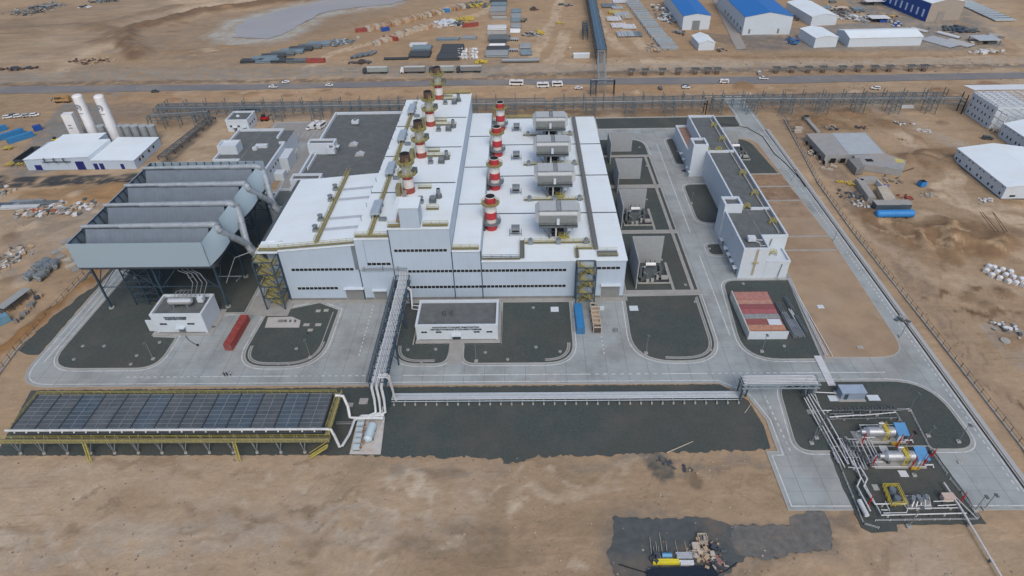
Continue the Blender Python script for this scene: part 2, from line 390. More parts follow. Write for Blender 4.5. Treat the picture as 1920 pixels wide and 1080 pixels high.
patch([(395, 66), (440, 38), (560, 8), (640, -5), (760, -8), (735, 12), (640, 24), (600, 32), (570, 58), (535, 74), (500, 82), (430, 84)], (.37, .37, .355), .95, .5, 9)
path([(250, 100), (420, 92), (560, 70), (700, 40), (960, 5)], 10, brown, .5)
patch([(480, 95), (900, 5), (1500, 0), (1300, 100), (1000, 112), (500, 122)], (.36, .25, .155), .55)
for q in ([(560, 130), (600, 118), (640, 95), (900, 25), (950, -20)], [(1000, 110), (1020, 70), (1045, 20), (1050, -10)], [(1030, 118), (1050, 95), (1060, 60)],
          [(1140, -20), (1170, 50), (1200, 80), (1215, 118)], [(1120, 20), (1150, 80), (1240, 118), (1400, 122)]): path(q, 7, pale*1.1, .7)
# --- far roads
path([(-200, 150), (0, 147), (480, 137), (960, 132), (1440, 125), (1920, 117), (2150, 113)], 18, (.27, .245, .215), .95, 3, .25)
path([(960, 127), (1100, 124), (1440, 116), (1920, 112)], 14, pale, .5)
path([(0, 158), (480, 152), (900, 150), (960, 141), (1440, 130), (1920, 122)], 5, (.12, .10, .09), .65, 3)
path([(960, 147), (1150, 140), (1500, 136), (1850, 127)], 7, brown*.9, .6)
path([(230, 190), (215, 175)], 8, (.2, .2, .2), .5)
patch([(200, 182), (480, 172), (780, 168), (1480, 158), (1480, 170), (780, 190), (200, 195)], (.36, .235, .14), .6)
patch([(0, 178), (200, 178), (180, 225), (60, 215), (0, 220)], (.36, .27, .18), .5)
# --- corridor of the pipe racks
patch([(110, 200), (480, 192), (1100, 185), (1800, 172), (1900, 190), (1500, 205), (800, 210), (160, 225)], (.20, .16, .135), .6)
patch([(220, 165+40), (480, 195), (800, 190), (800, 202), (220, 212)], (.23, .19, .16), .5)
for a, b, c in ((640, 1120, 213), (1170, 1360, 215)): patch([(a, c-6), (b, c-10), (b, c+4), (a, c+4)], brown*.8, .7)
patch([(120, 195), (200, 195), (240, 300), (40, 330), (0, 345), (0, 330), (60, 270)], (.205, .205, .20), .95, .3, 2)
# --- left side
patch([(30, 355), (260, 348), (215, 385), (100, 378)], (.33, .21, .11), .8); mound(200, 362, 14, 2.5, (.30, .185, .095)); mound(60, 372, 9, 1.6, brown); mound(130, 366, 12, 1.8, brown)
patch([(0, 400), (170, 395), (165, 440), (90, 470), (0, 480)], (.20, .185, .165), .6)
path([(0, 520), (60, 480), (130, 440), (200, 410)], 12, pale, .4)
ridge([(190, 500), (130, 560), (70, 610), (10, 660), (-60, 700)], 3.6, 1.8, (.24, .135, .06), .9)
path([(-30, 339), (60, 340), (150, 337), (285, 334)], 9, (.06, .065, .07), 1.0, 2, .3); path([(285, 334), (330, 290), (395, 232)], 5, (.10, .095, .09), .8, 2, .3)
path([(0, 690), (55, 645), (145, 560), (200, 505)], 2.5, (.30, .25, .2), .6, 1)
# --- right side
for q in ([(1470, 215), (1560, 320), (1700, 500), (1920, 800)],): path(q, 8, (.22, .17, .135), .7, 2)
patch([(1440, 175), (1480, 175), (1530, 262), (1500, 262)], (.2, .16, .13), .5)
path([(1590, 205), (1700, 262), (1790, 330), (1760, 360), (1920, 420)], 7, pale*1.1, .75)
path([(1640, 195), (1760, 255), (1860, 300), (1920, 340)], 9, (.36, .31, .26), .7)
path([(1650, 210), (1720, 290), (1780, 330), (1810, 375), (1920, 395)], 5, pale, .6)
path([(1610, 415), (1680, 470), (1760, 520), (1920, 540)], 8, pale, .5)
path([(1920, 480), (1850, 450), (1760, 410), (1700, 400)], 6, pale*1.05, .6)
patch([(1600, 415), (1700, 410), (1900, 440), (1900, 465), (1780, 495), (1700, 470)], (.21, .145, .09), .85)
patch([(1700, 275), (1790, 285), (1830, 310), (1740, 320)], (.23, .155, .095), .7); patch([(1490, 205), (1600, 215), (1690, 240), (1560, 245), (1500, 232)], (.24, .165, .10), .7)
for a in ((1760, 430, 11, 2.2), (1800, 452, 9, 2.2), (1720, 435, 8, 1.6), (1880, 455, 8, 3), (1640, 405, 9, 1.6), (1850, 470, 8, 1.8), (1600, 215, 8, 1.6), (1540, 225, 9, 2), (1660, 235, 7, 1.2),
          (1770, 172, 9, 1.5), (1830, 166, 8, 1.3), (470, 178, 6, 1.8), (325, 190, 5, 1.5), (1510, 178, 7, 1.2), (1860, 160, 9, 1.4), (1400, 163, 9, 1.5), (1740, 290, 8, 1.6), (1810, 290, 9, 1.6), (1690, 300, 6, 1.5)): mound(*a, (.235, .15, .09))
ridge([(1700, 300), (1760, 305), (1810, 300)], 5, 1.6, dark)
for q in ([(1755, 555), (1800, 545), (1860, 552), (1900, 548)], [(1780, 600), (1815, 660), (1830, 675)], [(1830, 598), (1870, 596), (1915, 592)], [(1850, 705), (1880, 725), (1900, 750)]):
    path(q, 1.6, (.12, .075, .045), .85, 1, 1.6)
path([(1720, 560), (1800, 620), (1850, 720), (1920, 800)], 5, (.38, .285, .2), .5)
patch([(1845, 612), (1880, 608), (1960, 640), (1960, 710), (1910, 690)], (.30, .27, .245), .85, .3, 1)
for k in range(60):
    px, py = random.uniform(1480, 1915), random.uniform(190, 720)
    if px < 1500+(py-190)*.82: continue
    if 1500 < px < 1715 and 240 < py < 410 or px > 1780 and 270 < py < 380 or px > 1800 and py < 270: continue
    mound(px, py, random.uniform(2.5, 6), random.uniform(.4, 1.3), random.choice([dark, dark, brown, (.22, .145, .09)]))
for k in range(40):
    px, py = random.uniform(0, 480), random.uniform(0, 112); mound(px, py, random.uniform(3, 9), random.uniform(.3, 1.4), random.choice([dark, brown, grey, pale]), .5)
for k in range(34):
    px, py = random.uniform(200, 1900), random.uniform(170, 184)-.01*(px-900); mound(px, py, random.uniform(2, 5), random.uniform(.3, 1.0), random.choice([brown, dark, pale]), .6)
for k in range(26):
    px = random.uniform(0, 230); py = random.uniform(350, 540)
    if px+(py-350)*.9 < 230: mound(px, py, random.uniform(2, 5), random.uniform(.2, .8), random.choice([grey, dark, pale]))
patch([(0, 20), (300, 0), (330, 20), (120, 110), (0, 115)], (.22, .18, .14), .55, 1.5, 10)
# --- top right yards
patch([(1395, 65), (1640, 40), (1560, -20), (1760, -20), (1850, 50), (1880, 88), (1780, 96), (1380, 97)], (.20, .205, .205), .85, .3, 2)
patch([(1300, 60), (1420, 70), (1470, 68), (1480, 92), (1395, 94)], (.17, .15, .14), .75, .3, 2)
path([(1700, -40), (1860, 40), (1920, 72), (2050, 130)], 14, (.31, .26, .215), .8)
path([(1790, 40), (1870, 70), (1895, 95)], 8, brown, .5)
patch([(1100, 92), (1400, 95), (1880, 92), (1890, 104), (1400, 108), (1100, 106)], (.31, .225, .145), .7)
path([(1100, 106), (1500, 106), (1800, 106), (1880, 96)], 2.5, brown*.8, .6)
for q, a_ in (([(1600, 418), (1680, 425), (1760, 440), (1830, 448), (1890, 455), (1870, 480), (1790, 490), (1720, 470), (1640, 440)], .8), ([(1735, 425), (1800, 422), (1860, 440), (1850, 462), (1760, 455)], .7), ([(1660, 395), (1700, 410), (1640, 425), (1605, 408)], .7), ([(1690, 280), (1790, 285), (1810, 300), (1730, 312)], .7), ([(1485, 210), (1560, 225), (1600, 246), (1500, 250)], .7), ([(1590, 205), (1680, 215), (1700, 235), (1620, 238)], .5)):
    patch(q, (.195, .13, .08), a_, 1.6, 3)
for q in ([(1700, 425), (1740, 460), (1800, 480)], [(1740, 430), (1800, 450), (1880, 470)], [(1720, 445), (1745, 478)], [(1770, 432), (1790, 470)], [(1640, 430), (1700, 452)]): path(q, 1.6, (.42, .31, .20), .8, 1.2, 2); ridge(q, 3, 1.3)
# --- foreground
patch([(-50, 860), (600, 858), (960, 870), (900, 960), (700, 1080), (-50, 1100)], (.375, .30, .23), .65, 1.2, 8)
path([(-60, 1040), (300, 1010), (560, 985), (900, 1000)], 9, (.34, .31, .27), .45)
path([(785, 858), (800, 885), (822, 915), (845, 945), (858, 965)], 3.2, (.45, .39, .31), .8, 1.6, 2.4)
patch([(855, 968), (940, 985), (985, 1010), (930, 1045), (800, 1052), (720, 1040), (790, 1000)], (.225, .175, .125), .8, 1.6, 2)
path([(835, 1018), (865, 1006)], 1.6, (.47, .40, .33), .9, .8, .8)
patch([(640, 870), (705, 868), (690, 905), (620, 930)], (.27, .21, .145), .6, 1, 3); patch([(820, 870), (850, 872), (845, 905), (828, 908)], (.25, .19, .13), .7, .8, 2)
path([(1228, 862), (1180, 880), (1120, 905), (1050, 930), (1000, 960)], 3.4, (.46, .385, .30), .95, 2, 1.8)
path([(1320, 880), (1345, 910), (1320, 950)], 1.2, (.42, .33, .24), .7, 1, .5)
patch([(960, 870), (1120, 862), (1080, 900), (980, 945), (930, 960)], (.27, .205, .14), .5, 1.4, 4)
path([(980, 1000), (900, 1040), (1000, 1050)], 3, (.215, .165, .115), .5, 2)
path([(1560, 960), (1640, 1000), (1645, 1060), (1620, 1100)], 1.2, (.20, .13, .08), .6, .8, .5)
path([(1540, 960), (1600, 1000), (1630, 1060)], 1.2, (.20, .13, .08), .5, .8, .5)
patch([(1000, 870), (1430, 850), (1470, 960), (1100, 965), (960, 900)], (.315, .235, .16), .6)
patch([(1700, 1000), (1830, 985), (1900, 1080), (1700, 1100)], (.36, .29, .22), .5)
patch([(1610, 1020), (1700, 1000), (1760, 1060), (1640, 1090)], (.42, .35, .29), .4)
path([(1225, 850), (1245, 880), (1250, 892)], 3.5, (.075, .085, .085), .85, 1, .8)
path([(1290, 880), (1300, 895)], 2, (.12, .09, .07), .6, 1)
patch([(1140, 966), (1370, 968), (1480, 978), (1490, 950), (1560, 950), (1572, 1036), (1500, 1046), (1400, 1060), (1330, 1110), (1150, 1090), (1128, 1040)], (.19, .165, .14), .75, .8, 3)
path([(720, 862), (940, 874), (1010, 863), (1225, 858), (1440, 848)], 2.4, (.21, .18, .15), .6, 1.5, 1.5)
for k in range(26):                                   # worn wheel tracks and wet smears
    x, y = random.uniform(-60, 1500), random.uniform(868, 1075); L_ = random.uniform(30, 150)
    path([(x, y), (x+L_*.5, y+random.uniform(-5, 5)), (x+L_, y+random.uniform(-8, 8))], random.uniform(.6, 2.2), random.choice([(.25, .18, .12), (.40, .33, .26), (.22, .16, .11)]), .5, 1, 1.2)
for k in range(70):
    x, y = random.uniform(-40, 1130), random.uniform(885, 1075); L_ = random.uniform(10, 46); cc = random.choice([(.235, .18, .125), (.25, .19, .135), (.43, .36, .285)])
    path([(x, y), (x+L_, y+random.uniform(-7, 2))], random.uniform(.5, 1.6), cc, .75, 1.1, 1.6)
for k in range(30):
    x, y = random.uniform(1500, 1920), random.uniform(180, 700)
    if x > 1480+(y-180)*.85: path([(x, y), (x+random.uniform(-40, 60), y+random.uniform(5, 30))], random.uniform(.8, 2.5), random.choice([(.42, .32, .22), (.2, .135, .085)]), .5, 1, 1.2)
C *= np.array([1.01, 1.0, .955])
C *= (1+.10*(rng.random(X.shape)-.5))[..., None]
flat = np.zeros(X.shape, bool)
for a, b, c, d in ((-165, 165, 60, 345), (-300, 300, 60, 128), (-160, -75, 130, 350), (-250, -150, 255, 345)): flat |= (X > a) & (X < b) & (Y > c) & (Y < d)
dd = np.clip((np.maximum(np.abs(X)-128, 0)+np.maximum(Y-300, 0)*(np.abs(X) < 128))/12, 0, 1)
plant = (X > -152) & (X < 124) & (Y > 78) & (Y < 322)
Z = np.where(plant, -.05, np.minimum(Z, 9))
fg = (Y < 102)
Z = np.where(fg & ~plant, Z*.35-.12, Z)
Z = np.where(~plant & (Y < 330) & (Y > 100) & (np.abs(X) < 160), Z-.1, Z)
Z = np.where((Y > 340) & (Y < 420) & (np.abs(Z) < .35), Z*.2-.05, Z)
pw = inside(P_([(420, 74), (440, 44), (470, 30), (560, 6), (640, -14), (830, -16), (745, 12), (640, 24), (600, 34), (560, 56), (530, 74), (490, 82)]), .3); Z = np.where(pw, np.minimum(Z, .15), Z)
me = bpy.data.meshes.new('ground'); nv = NX*NY
me.vertices.add(nv); me.vertices.foreach_set('co', np.stack([X, Y, Z], -1).astype(np.float32).ravel())
i = np.arange(NX*NY).reshape(NY, NX); q = np.stack([i[:-1, :-1], i[:-1, 1:], i[1:, 1:], i[1:, :-1]], -1).reshape(-1, 4)
me.loops.add(q.size); me.loops.foreach_set('vertex_index', q.ravel().astype(np.int32))
me.polygons.add(len(q)); me.polygons.foreach_set('loop_start', (np.arange(len(q))*4).astype(np.int32))
me.update(calc_edges=True); me.polygons.foreach_set('use_smooth', [True]*len(q))
ca = me.color_attributes.new('soil_and_shade', 'FLOAT_COLOR', 'POINT'); ca.data.foreach_set('color', np.concatenate([np.clip(C, .02, .8), np.ones(X.shape+(1,))], -1).astype(np.float32).ravel())
go = bpy.data.objects.new('ground', me); COL.objects.link(go); go['kind'] = 'structure'
GM = bpy.data.materials.new('sand_soil'); GM.use_nodes = True; n, L = GM.node_tree.nodes, GM.node_tree.links
bs = n['Principled BSDF']; bs.inputs['Roughness'].default_value = .95; bs.inputs['Specular IOR Level'].default_value = .1
at = n.new('ShaderNodeAttribute'); at.attribute_name = 'soil_and_shade'; ge = n.new('ShaderNodeNewGeometry')
def gnoise(scale, det, rough, sx=1, sy=1):
    mp = n.new('ShaderNodeMapping'); mp.inputs['Scale'].default_value = (sx, sy, 1); L.new(ge.outputs['Position'], mp.inputs[0])
    t = n.new('ShaderNodeTexNoise'); t.inputs['Scale'].default_value = scale; t.inputs['Detail'].default_value = det; t.inputs['Roughness'].default_value = rough
    t.inputs['Distortion'].default_value = .6; L.new(mp.outputs[0], t.inputs['Vector']); return t.outputs[0]
def gmul(col, f, lo, hi):
    r = n.new('ShaderNodeMapRange'); r.inputs[1].default_value = .3; r.inputs[2].default_value = .7; r.inputs[3].default_value = lo; r.inputs[4].default_value = hi; L.new(f, r.inputs[0])
    v = n.new('ShaderNodeVectorMath'); v.operation = 'SCALE'; L.new(col, v.inputs[0]); L.new(r.outputs[0], v.inputs['Scale']); return v.outputs[0]
c = gmul(at.outputs['Color'], gnoise(1.3, 6, .75), .92, 1.08); c = gmul(c, gnoise(.05, 8, .7, 1, 2.2), .86, 1.14); c = gmul(c, gnoise(.16, 6, .7, 1, 2.2), .91, 1.09)
def rut(ang, period, seed, thr, lo):          # wheel ruts: thin broken streaks in one direction, only here and there
    mp = n.new('ShaderNodeMapping'); mp.vector_type = 'TEXTURE'; mp.inputs['Rotation'].default_value = (0, 0, R(ang)); mp.inputs['Scale'].default_value = (22, 1, 1); mp.inputs['Location'].default_value = (seed, seed, 0)
    L.new(ge.outputs['Position'], mp.inputs[0]); t = n.new('ShaderNodeTexNoise'); t.inputs['Scale'].default_value = period; t.inputs['Detail'].default_value = 3; t.inputs['Roughness'].default_value = .6; t.inputs['Distortion'].default_value = .35
    L.new(mp.outputs[0], t.inputs['Vector']); r = n.new('ShaderNodeMapRange'); r.inputs[1].default_value = thr; r.inputs[2].default_value = thr+.06; L.new(t.outputs[0], r.inputs[0])
    m2 = n.new('ShaderNodeMapRange'); m2.inputs[1].default_value = .48; m2.inputs[2].default_value = .62; q = gnoise(.018+.004*seed/10, 3, .5); L.new(q, m2.inputs[0])
    mu = n.new('ShaderNodeMath'); mu.operation = 'MULTIPLY'; L.new(r.outputs[0], mu.inputs[0]); L.new(m2.outputs[0], mu.inputs[1])
    r3 = n.new('ShaderNodeMapRange'); r3.inputs[3].default_value = 1; r3.inputs[4].default_value = lo; L.new(mu.outputs[0], r3.inputs[0]); return r3.outputs[0]
for a_ in ((4, 1.1, 3, .58, .86), (-38, .9, 17, .6, .9), (62, 1.0, 41, .6, .88), (12, .8, 29, .58, 1.1)):
    v = n.new('ShaderNodeVectorMath'); v.operation = 'SCALE'; L.new(c, v.inputs[0]); L.new(rut(*a_), v.inputs['Scale']); c = v.outputs[0]
vo = n.new('ShaderNodeTexVoronoi'); vo.inputs['Scale'].default_value = .55; L.new(ge.outputs['Position'], vo.inputs['Vector']); r = n.new('ShaderNodeMapRange'); r.inputs[1].default_value = .10; r.inputs[2].default_value = .2; r.inputs[3].default_value = .78; r.inputs[4].default_value = 1; L.new(vo.outputs['Distance'], r.inputs[0])
mm = n.new('ShaderNodeMapRange'); mm.inputs[1].default_value = .55; mm.inputs[2].default_value = .6; L.new(gnoise(.04, 4, .6), mm.inputs[0]); mx = n.new('ShaderNodeMix'); L.new(mm.outputs[0], mx.inputs[0]); mx.inputs[2].default_value = 1; L.new(r.outputs[0], mx.inputs[3])
v = n.new('ShaderNodeVectorMath'); v.operation = 'SCALE'; L.new(c, v.inputs[0]); L.new(mx.outputs[0], v.inputs['Scale']); c = v.outputs[0]
L.new(c, bs.inputs['Base Color'])
bp = n.new('ShaderNodeBump'); bp.inputs['Strength'].default_value = .45; bp.inputs['Distance'].default_value = .5; L.new(gnoise(.35, 9, .7, 1, 1.6), bp.inputs['Height']); L.new(bp.outputs[0], bs.inputs['Normal'])
me.materials.append(GM)
def sheet(name, poly, z, mt, kind='structure'):
    b = MB(); b.add([(x, y, z) for x, y in poly], [tuple(range(len(poly)))]); return b.build(name, mt, kind=kind)
# roads beyond the plant
ASPH = mat('old_asphalt', (.175, .175, .18), .85, var=.12, scale=.05, dirt=(.255, .225, .19), dirt_amt=.8, dirt_scale=.04)
up = [(-220, 166), (0, 162.5), (480, 158), (960, 149), (1440, 143), (1920, 136), (2150, 132)]; lo = [(2150, 144), (1920, 147.5), (1440, 157), (960, 159), (480, 168), (0, 176), (-220, 180)]
sheet('asphalt_road', ragged([G(*p) for p in up+lo], 6, .5, 3), .12, ASPH)
sheet('road', ragged([G(*p) for p in [(1322, -30), (1345, -30), (1399, 92), (1381, 94)]], 4, .3), .25, mat('track_concrete', (.29, .27, .245), .9))
# pond on the salt pan
PW = mat('salt_water', (.32, .295, .285), .35, var=.1, scale=.03, dirt=(.30, .32, .34), dirt_amt=.8, dirt_scale=.012)
sheet('pond', ragged([G(*p) for p in [(437, 70), (443, 50), (470, 36), (560, 12), (640, -6), (800, -10), (735, 8), (640, 18), (600, 26), (560, 48), (530, 66), (500, 74)]], 5, 1.5, 5), .30, PW)
# ================================================================ PLANT ROADS, KERBED PLOTS
out = fillet([(-149.8, 126, 10), (55, 126), (62, 121.5, 7), (64.8, 112), (64.5, 101.5), (61.6, 101.5), (61.6, 85.2), (119.4, 85.2), (119.8, 120), (122.2, 290), (122.5, 345), (112, 345), (112, 317.5), (37, 317.5), (37, 300), (-60, 300), (-60, 318),
              (-132, 318), (-132, 309), (-145, 309), (-145, 303), (-112, 285), (-108, 242), (-149.8, 242)])
def slab(name, poly, z, mt):
    b = MB(); b.prism(poly, -.3, z); return b.build(name, mt, kind='structure')
slab('concrete_road', out, .03, ROADC)
slab('paved_yard', [(-107.5, 211), (-86.3, 211), (-86.3, 299.8), (-60.3, 299.8), (-60.3, 317.8), (-131.5, 317.8), (-131.5, 309), (-107.5, 290)], .035, PAVE)
k = MB(); k.prism(offset(out, .35), -.3, .14, top=False); stripring(k, offset(out, .02), offset(out, .35), .14, .14); stripring(k, out, offset(out, .02), .031, .14)
k.build('kerb', KERB, kind='structure')
b = MB(); b.prism([(119.95, 84), (121.2, 84), (123.9, 300), (122.75, 300)], -.1, .2); b.build('kerb', CONC2, kind='structure')
sheet('drain_channel', [(119.0, 86), (119.45, 86), (122.05, 300), (121.6, 300)], .042, BLACK)
markings = MB()
o1, o2 = offset(out, -.75), offset(out, -1.0)
o1 = [p for p in o1]; 
stripring(markings, offset(out, -.7), offset(out, -.98), .036, .036)
def plot(pts, mt, line=True, z=.16, name='gravel_plot', seg=8, drain=None):
    p = fillet(pts, seg); inn = offset(p, -.35)
    if drain:
        for d0, d1, mm in ((-1.0, -1.25, KERB), (-1.25, -1.7, CONCD), (-1.7, -1.95, KERB)):
            o1, o2 = offset(p, d0), offset(p, d1); q = MB(); n_ = len(p)
            for i in range(n_):
                j = (i+1) % n_
                if drain(*o1[i]) and drain(*o1[j]): q.add([(*o1[i], z+.03), (*o1[j], z+.03), (*o2[j], z+.03), (*o2[i], z+.03)], [(0, 1, 2, 3)])
            q.build('drain_channel', mm, kind='structure')
    if 1:
        b = MB(); b.prism(inn, 0, z); o = b.build(name, mt, kind='structure')
    k = MB(); stripring(k, p, inn, z+.03, z+.03); k.prism(p, 0, z+.03, top=False); stripring(k, inn, offset(inn, -.01), z+.03, z); k.build('kerb', KERB, kind='structure')
    if line: stripring(markings, offset(p, .62), offset(p, .9), .037, .037)
plot([(-142.8, 240), (-144.6, 133, 9.5), (-110.5, 133, 11), (-110.5, 147), (-118, 147.5), (-118, 158.7), (-92.8, 158.7), (-92.8, 178), (-88, 182), (-88, 240)], GRAV)
plot([(-85.5, 161), (-86.8, 133.3, 9), (-61.5, 133.3, 11), (-61.5, 160), (-69, 164), (-78, 161)], GRAV, drain=lambda x, y: y < 159 and x > -100)
plot([(-40.2, 163.4), (-40, 134, 9), (-23.5, 134, 4), (-22.5, 143), (-34, 143), (-34, 157.5), (-34, 163.4)], GRAV, drain=lambda x, y: y < 150 and x < -27)
plot([(-18.8, 134.1, 4), (15, 134.1, 9), (15.2, 163.4), (-7.5, 163.4), (-7.5, 143), (-19, 143)], GRAV, drain=lambda x, y: y < 156 and x > -12)
plot([(-33.5, 158), (-8, 158), (-8, 163.4), (-33.5, 163.4)], GRAV, False)
plot([(33.5, 166), (32.3, 134.6, 12), (58.5, 134.5, 11), (59, 166.5)], GRAV, drain=lambda x, y: x > 40)
for a, b, r in ((168.7, 204.9, 0), (206.7, 241, 0), (243.3, 271, 0), (272.5, 290.3, 10)): plot([(34.4, a), (59.3, a), (59.3, b, r), (34.4, b)], GRAV, r > 0)
plot([(38, 303), (111, 303, 3), (111.5, 316.8), (38, 316.8)], GRAV)
plot([(70, 289.5, 3), (74, 291), (74, 262.5), (70, 262.5, 3)], GRAV); plot([(69.5, 256, 1.5), (73.5, 258.5), (73.5, 253.8)], GRAV, False)
plot([(69.2, 243.5, 4), (68.6, 211.5, 9), (79.4, 211.5), (79.4, 243.5)], GRAV); plot([(68, 197, 2.5), (68, 189.5, 3.5), (73.4, 189.5), (73.4, 197)], GRAV, True)
plot([(68.5, 174.3, 5), (65, 135, 15), (88.2, 135), (91.3, 174.3)], GRAV)
plot([(92.2, 174.3), (89, 135.5), (113.8, 135.5, 9), (116, 200), (113.5, 289.5, 8), (92.5, 291)], SANDP, False, name='sand_plot')
for ya_, yb_, c_ in ((228.9, 239.8, (.20, .135, .085)), (241, 251.3, (.25, .165, .10)), (215, 227.8, (.27, .195, .13))): sheet('sand_plot', ragged([(92.8, ya_), (115, ya_), (114.2, yb_), (92.8, yb_)], 1.5, .3, int(ya_)), .175, mat('brown_bank_%d' % int(ya_), c_, .95, var=.3, scale=.3, dirt=(.34, .24, .16), dirt_amt=.8, dirt_scale=.15, bump=.6))
plot([(71.8, 126.2, 7), (69, 101.6, 9), (78, 101.6), (79, 103), (103, 103), (103.5, 102), (115.4, 102, 6), (114.8, 126.2, 12)], GRAV)
b = MB(); b.prism(ragged([(78.2, 103.2), (77.2, 101), (76.4, 92), (76.3, 80.5), (78, 79.2), (84, 79.5), (84.5, 81.2), (104.8, 81.3), (103.6, 102), (103.2, 103.4)], 1.5, .15, 6), -.2, .165); b.build('gravel_plot', GRAV, kind='structure')
b = MB(); b.prism(fillet([(93, 252.5), (93, 289), (110, 289.3, 9), (113, 252.5)]), 0, .2); b.build('gravel_plot', GRAV, kind='structure')
b = MB(); b.prism(ragged([(-154.5, 139.8), (-150.5, 139.5), (-150.5, 200), (-158.3, 200), (-158, 141.5)], 2, .25), -.2, .1); b.build('gravel_plot', GRAV, kind='structure')
big = [(-138.5, 101.4, .1), (-143.5, 124.5, .2), (55.5, 125.3, 0), (61.8, 119, 0), (63.3, 110, 0), (62.8, 103.2, .3)]+[(*G(*p), .5) for p in [(1443, 842), (1390, 846), (1345, 844), (1300, 849), (1262, 847), (1225, 852), (1180, 851), (1150, 855), (1100, 856), (1060, 853), (1015, 857), (1010, 852), (1003, 858), (975, 866), (944, 870), (936, 858), (925, 861), (880, 856), (840, 859), (800, 855), (760, 857), (720, 856)]]+[(-45, 101.2, .2)]
sheet('gravel_plot', ragged(big, .7, .12, 4), .04, GRAV)
fgp = [(1150, 968), (1195, 970), (1240, 974), (1300, 970), (1340, 975), (1370, 985), (1440, 984), (1482, 985), (1486, 968), (1520, 955), (1545, 960), (1558, 985), (1560, 1030), (1500, 1036), (1440, 1050), (1400, 1043), (1372, 1072), (1330, 1100), (1200, 1100), (1150, 1073), (1138, 1040), (1148, 1010)]
ragR = [(*G(*p), .5) for p in [(1375, 986), (1440, 984), (1482, 985), (1486, 968), (1520, 955), (1545, 960), (1558, 985), (1560, 1030), (1500, 1036), (1440, 1050), (1400, 1043), (1380, 1030), (1368, 1010)]]
sheet('gravel_plot', ragged(ragR, .8, .4, 9), .064, mat('thin_gravel', (.125, .125, .118), .95, var=.3, scale=.6, dirt=(.22, .18, .14), dirt_amt=.95, dirt_scale=.16, bump=.4))
sheet('gravel_plot', ragged([(*G(*p), .45) for p in fgp], .8, .4, 8), .06, mat('spilt_gravel', (.072, .085, .088), .95, var=.25, scale=.5, dirt=(.15, .12, .095), dirt_amt=.9, dirt_scale=.12, bump=.3))
# concrete footpaths and aprons inside the plots
pv = MB()
pv.box(-23.3, -18.9, 134.5, 144, 0, .2); pv.box(-34.8, -7.3, 142.6, 158.4, 0, .19); pv.box(-119, -99.5, 147.8, 160.8, 0, .2); pv.box(-92, -86.5, 158, 168, 0, .2)
pv.box(-87, -78, 157, 166.5, 0, .21); pv.box(-78, 34.5, 163.5, 166, 0, .2); pv.box(86.8, 91.5, 134.2, 135.6, 0, .12)
for y in (204.9, 241, 271): pv.box(33, 60, y, y+1.7, 0, .22)
pv.box(33, 60, 166.8, 168.7, 0, .22)
for y in (258.5, 270.5, 283): pass
for y in (191.5, 200.8, 228, 240, 251.5): pv.box(90, 116, y, y+.8, 0, .35)
pv.box(56.6, 57.8, 169, 204.5, 0, .3); pv.box(56.6, 57.8, 207, 240.8, 0, .3); pv.box(56.6, 57.8, 243.3, 270.8, 0, .3)
for y0 in (169, 207): pv.box(50.4, 51.3, y0, y0+16, 0, .3)
pv.build('footpath', CONC, kind='structure')
# road markings: centre lines
def mk(x0, y0, x1, y1, w=.16, dash=0):
    L_ = math.dist((x0, y0), (x1, y1)); ux, uy = (x1-x0)/L_, (y1-y0)/L_; t = 0; st = dash or L_
    while t < L_-.01:
        a, b_ = t, min(L_, t+st); p = [(x0+ux*q+uy*w*s, y0+uy*q-ux*w*s, .038) for q, s in ((a, -1), (b_, -1), (b_, 1), (a, 1))]
        markings.add(p, [(0, 1, 2, 3)]); t += st*(2 if dash else 1)
mk(-118, 129.6, -95, 129.6, dash=1); mk(-95, 129.6, -70, 129.6); mk(-70, 129.6, -45, 129.6, dash=1); mk(-36, 129.6, 18, 129.6); mk(18, 129.6, 40, 129.6, dash=1.2)
mk(40, 129.6, 52, 129.6); mk(52, 129.6, 74, 129.6, dash=1); mk(74, 129.6, 104, 129.6)
mk(-146.8, 136, -146.8, 235); mk(-50.6, 138, -50.6, 162.5, dash=.9); mk(24, 138, 24, 150, dash=.9); mk(63.8, 146, 64.2, 190); mk(64.2, 205, 65, 285); mk(118, 140, 118.6, 300, dash=1); mk(117.6, 90, 118, 140, dash=1)
mk(67.5, 102, 66.8, 122, dash=1)
for i in range(13): mk(-118+2.6*i, 298, -118+2.6*i, 304, .07)
for i in range(5): mk(-134+i, 297, -132.5+i, 301, .25)
markings.build('road_marking', PAINT, kind='structure')

# loose stones lying about the sand: nobody could count them
sr = random.Random(99); st_ = MB()
def stone(x, y, s):
    st_.cur = sr.randrange(3); st_.cbox(x, y, -.08, s*sr.uniform(.6, 1.4), s, s*.55, sr.uniform(0, 3))
for k in range(5200):
    px, py = sr.uniform(-40, 1960), 110+970*sr.random()**1.5; x, y = G(px, py)
    if -160 < x < 128 and 102 < y < 320 or -146 < x < 128 and 76 < y < 103 and (x > 60 or y > 100.5): continue
    if 195 < x < 262 and 225 < y < 320 or -235 < x < -180 and 262 < y < 296: continue
    if vn(x, y) < -.02 and sr.random() < .85: continue
    stone(x, y, sr.uniform(.12, .38)*(1+max(0, y-200)/260))
st_.build('stones', [mat('pale_stone', (.40, .34, .27), .9), mat('brown_stone', (.20, .145, .10), .9), mat('grey_stone', (.22, .20, .18), .9)], kind='stuff')
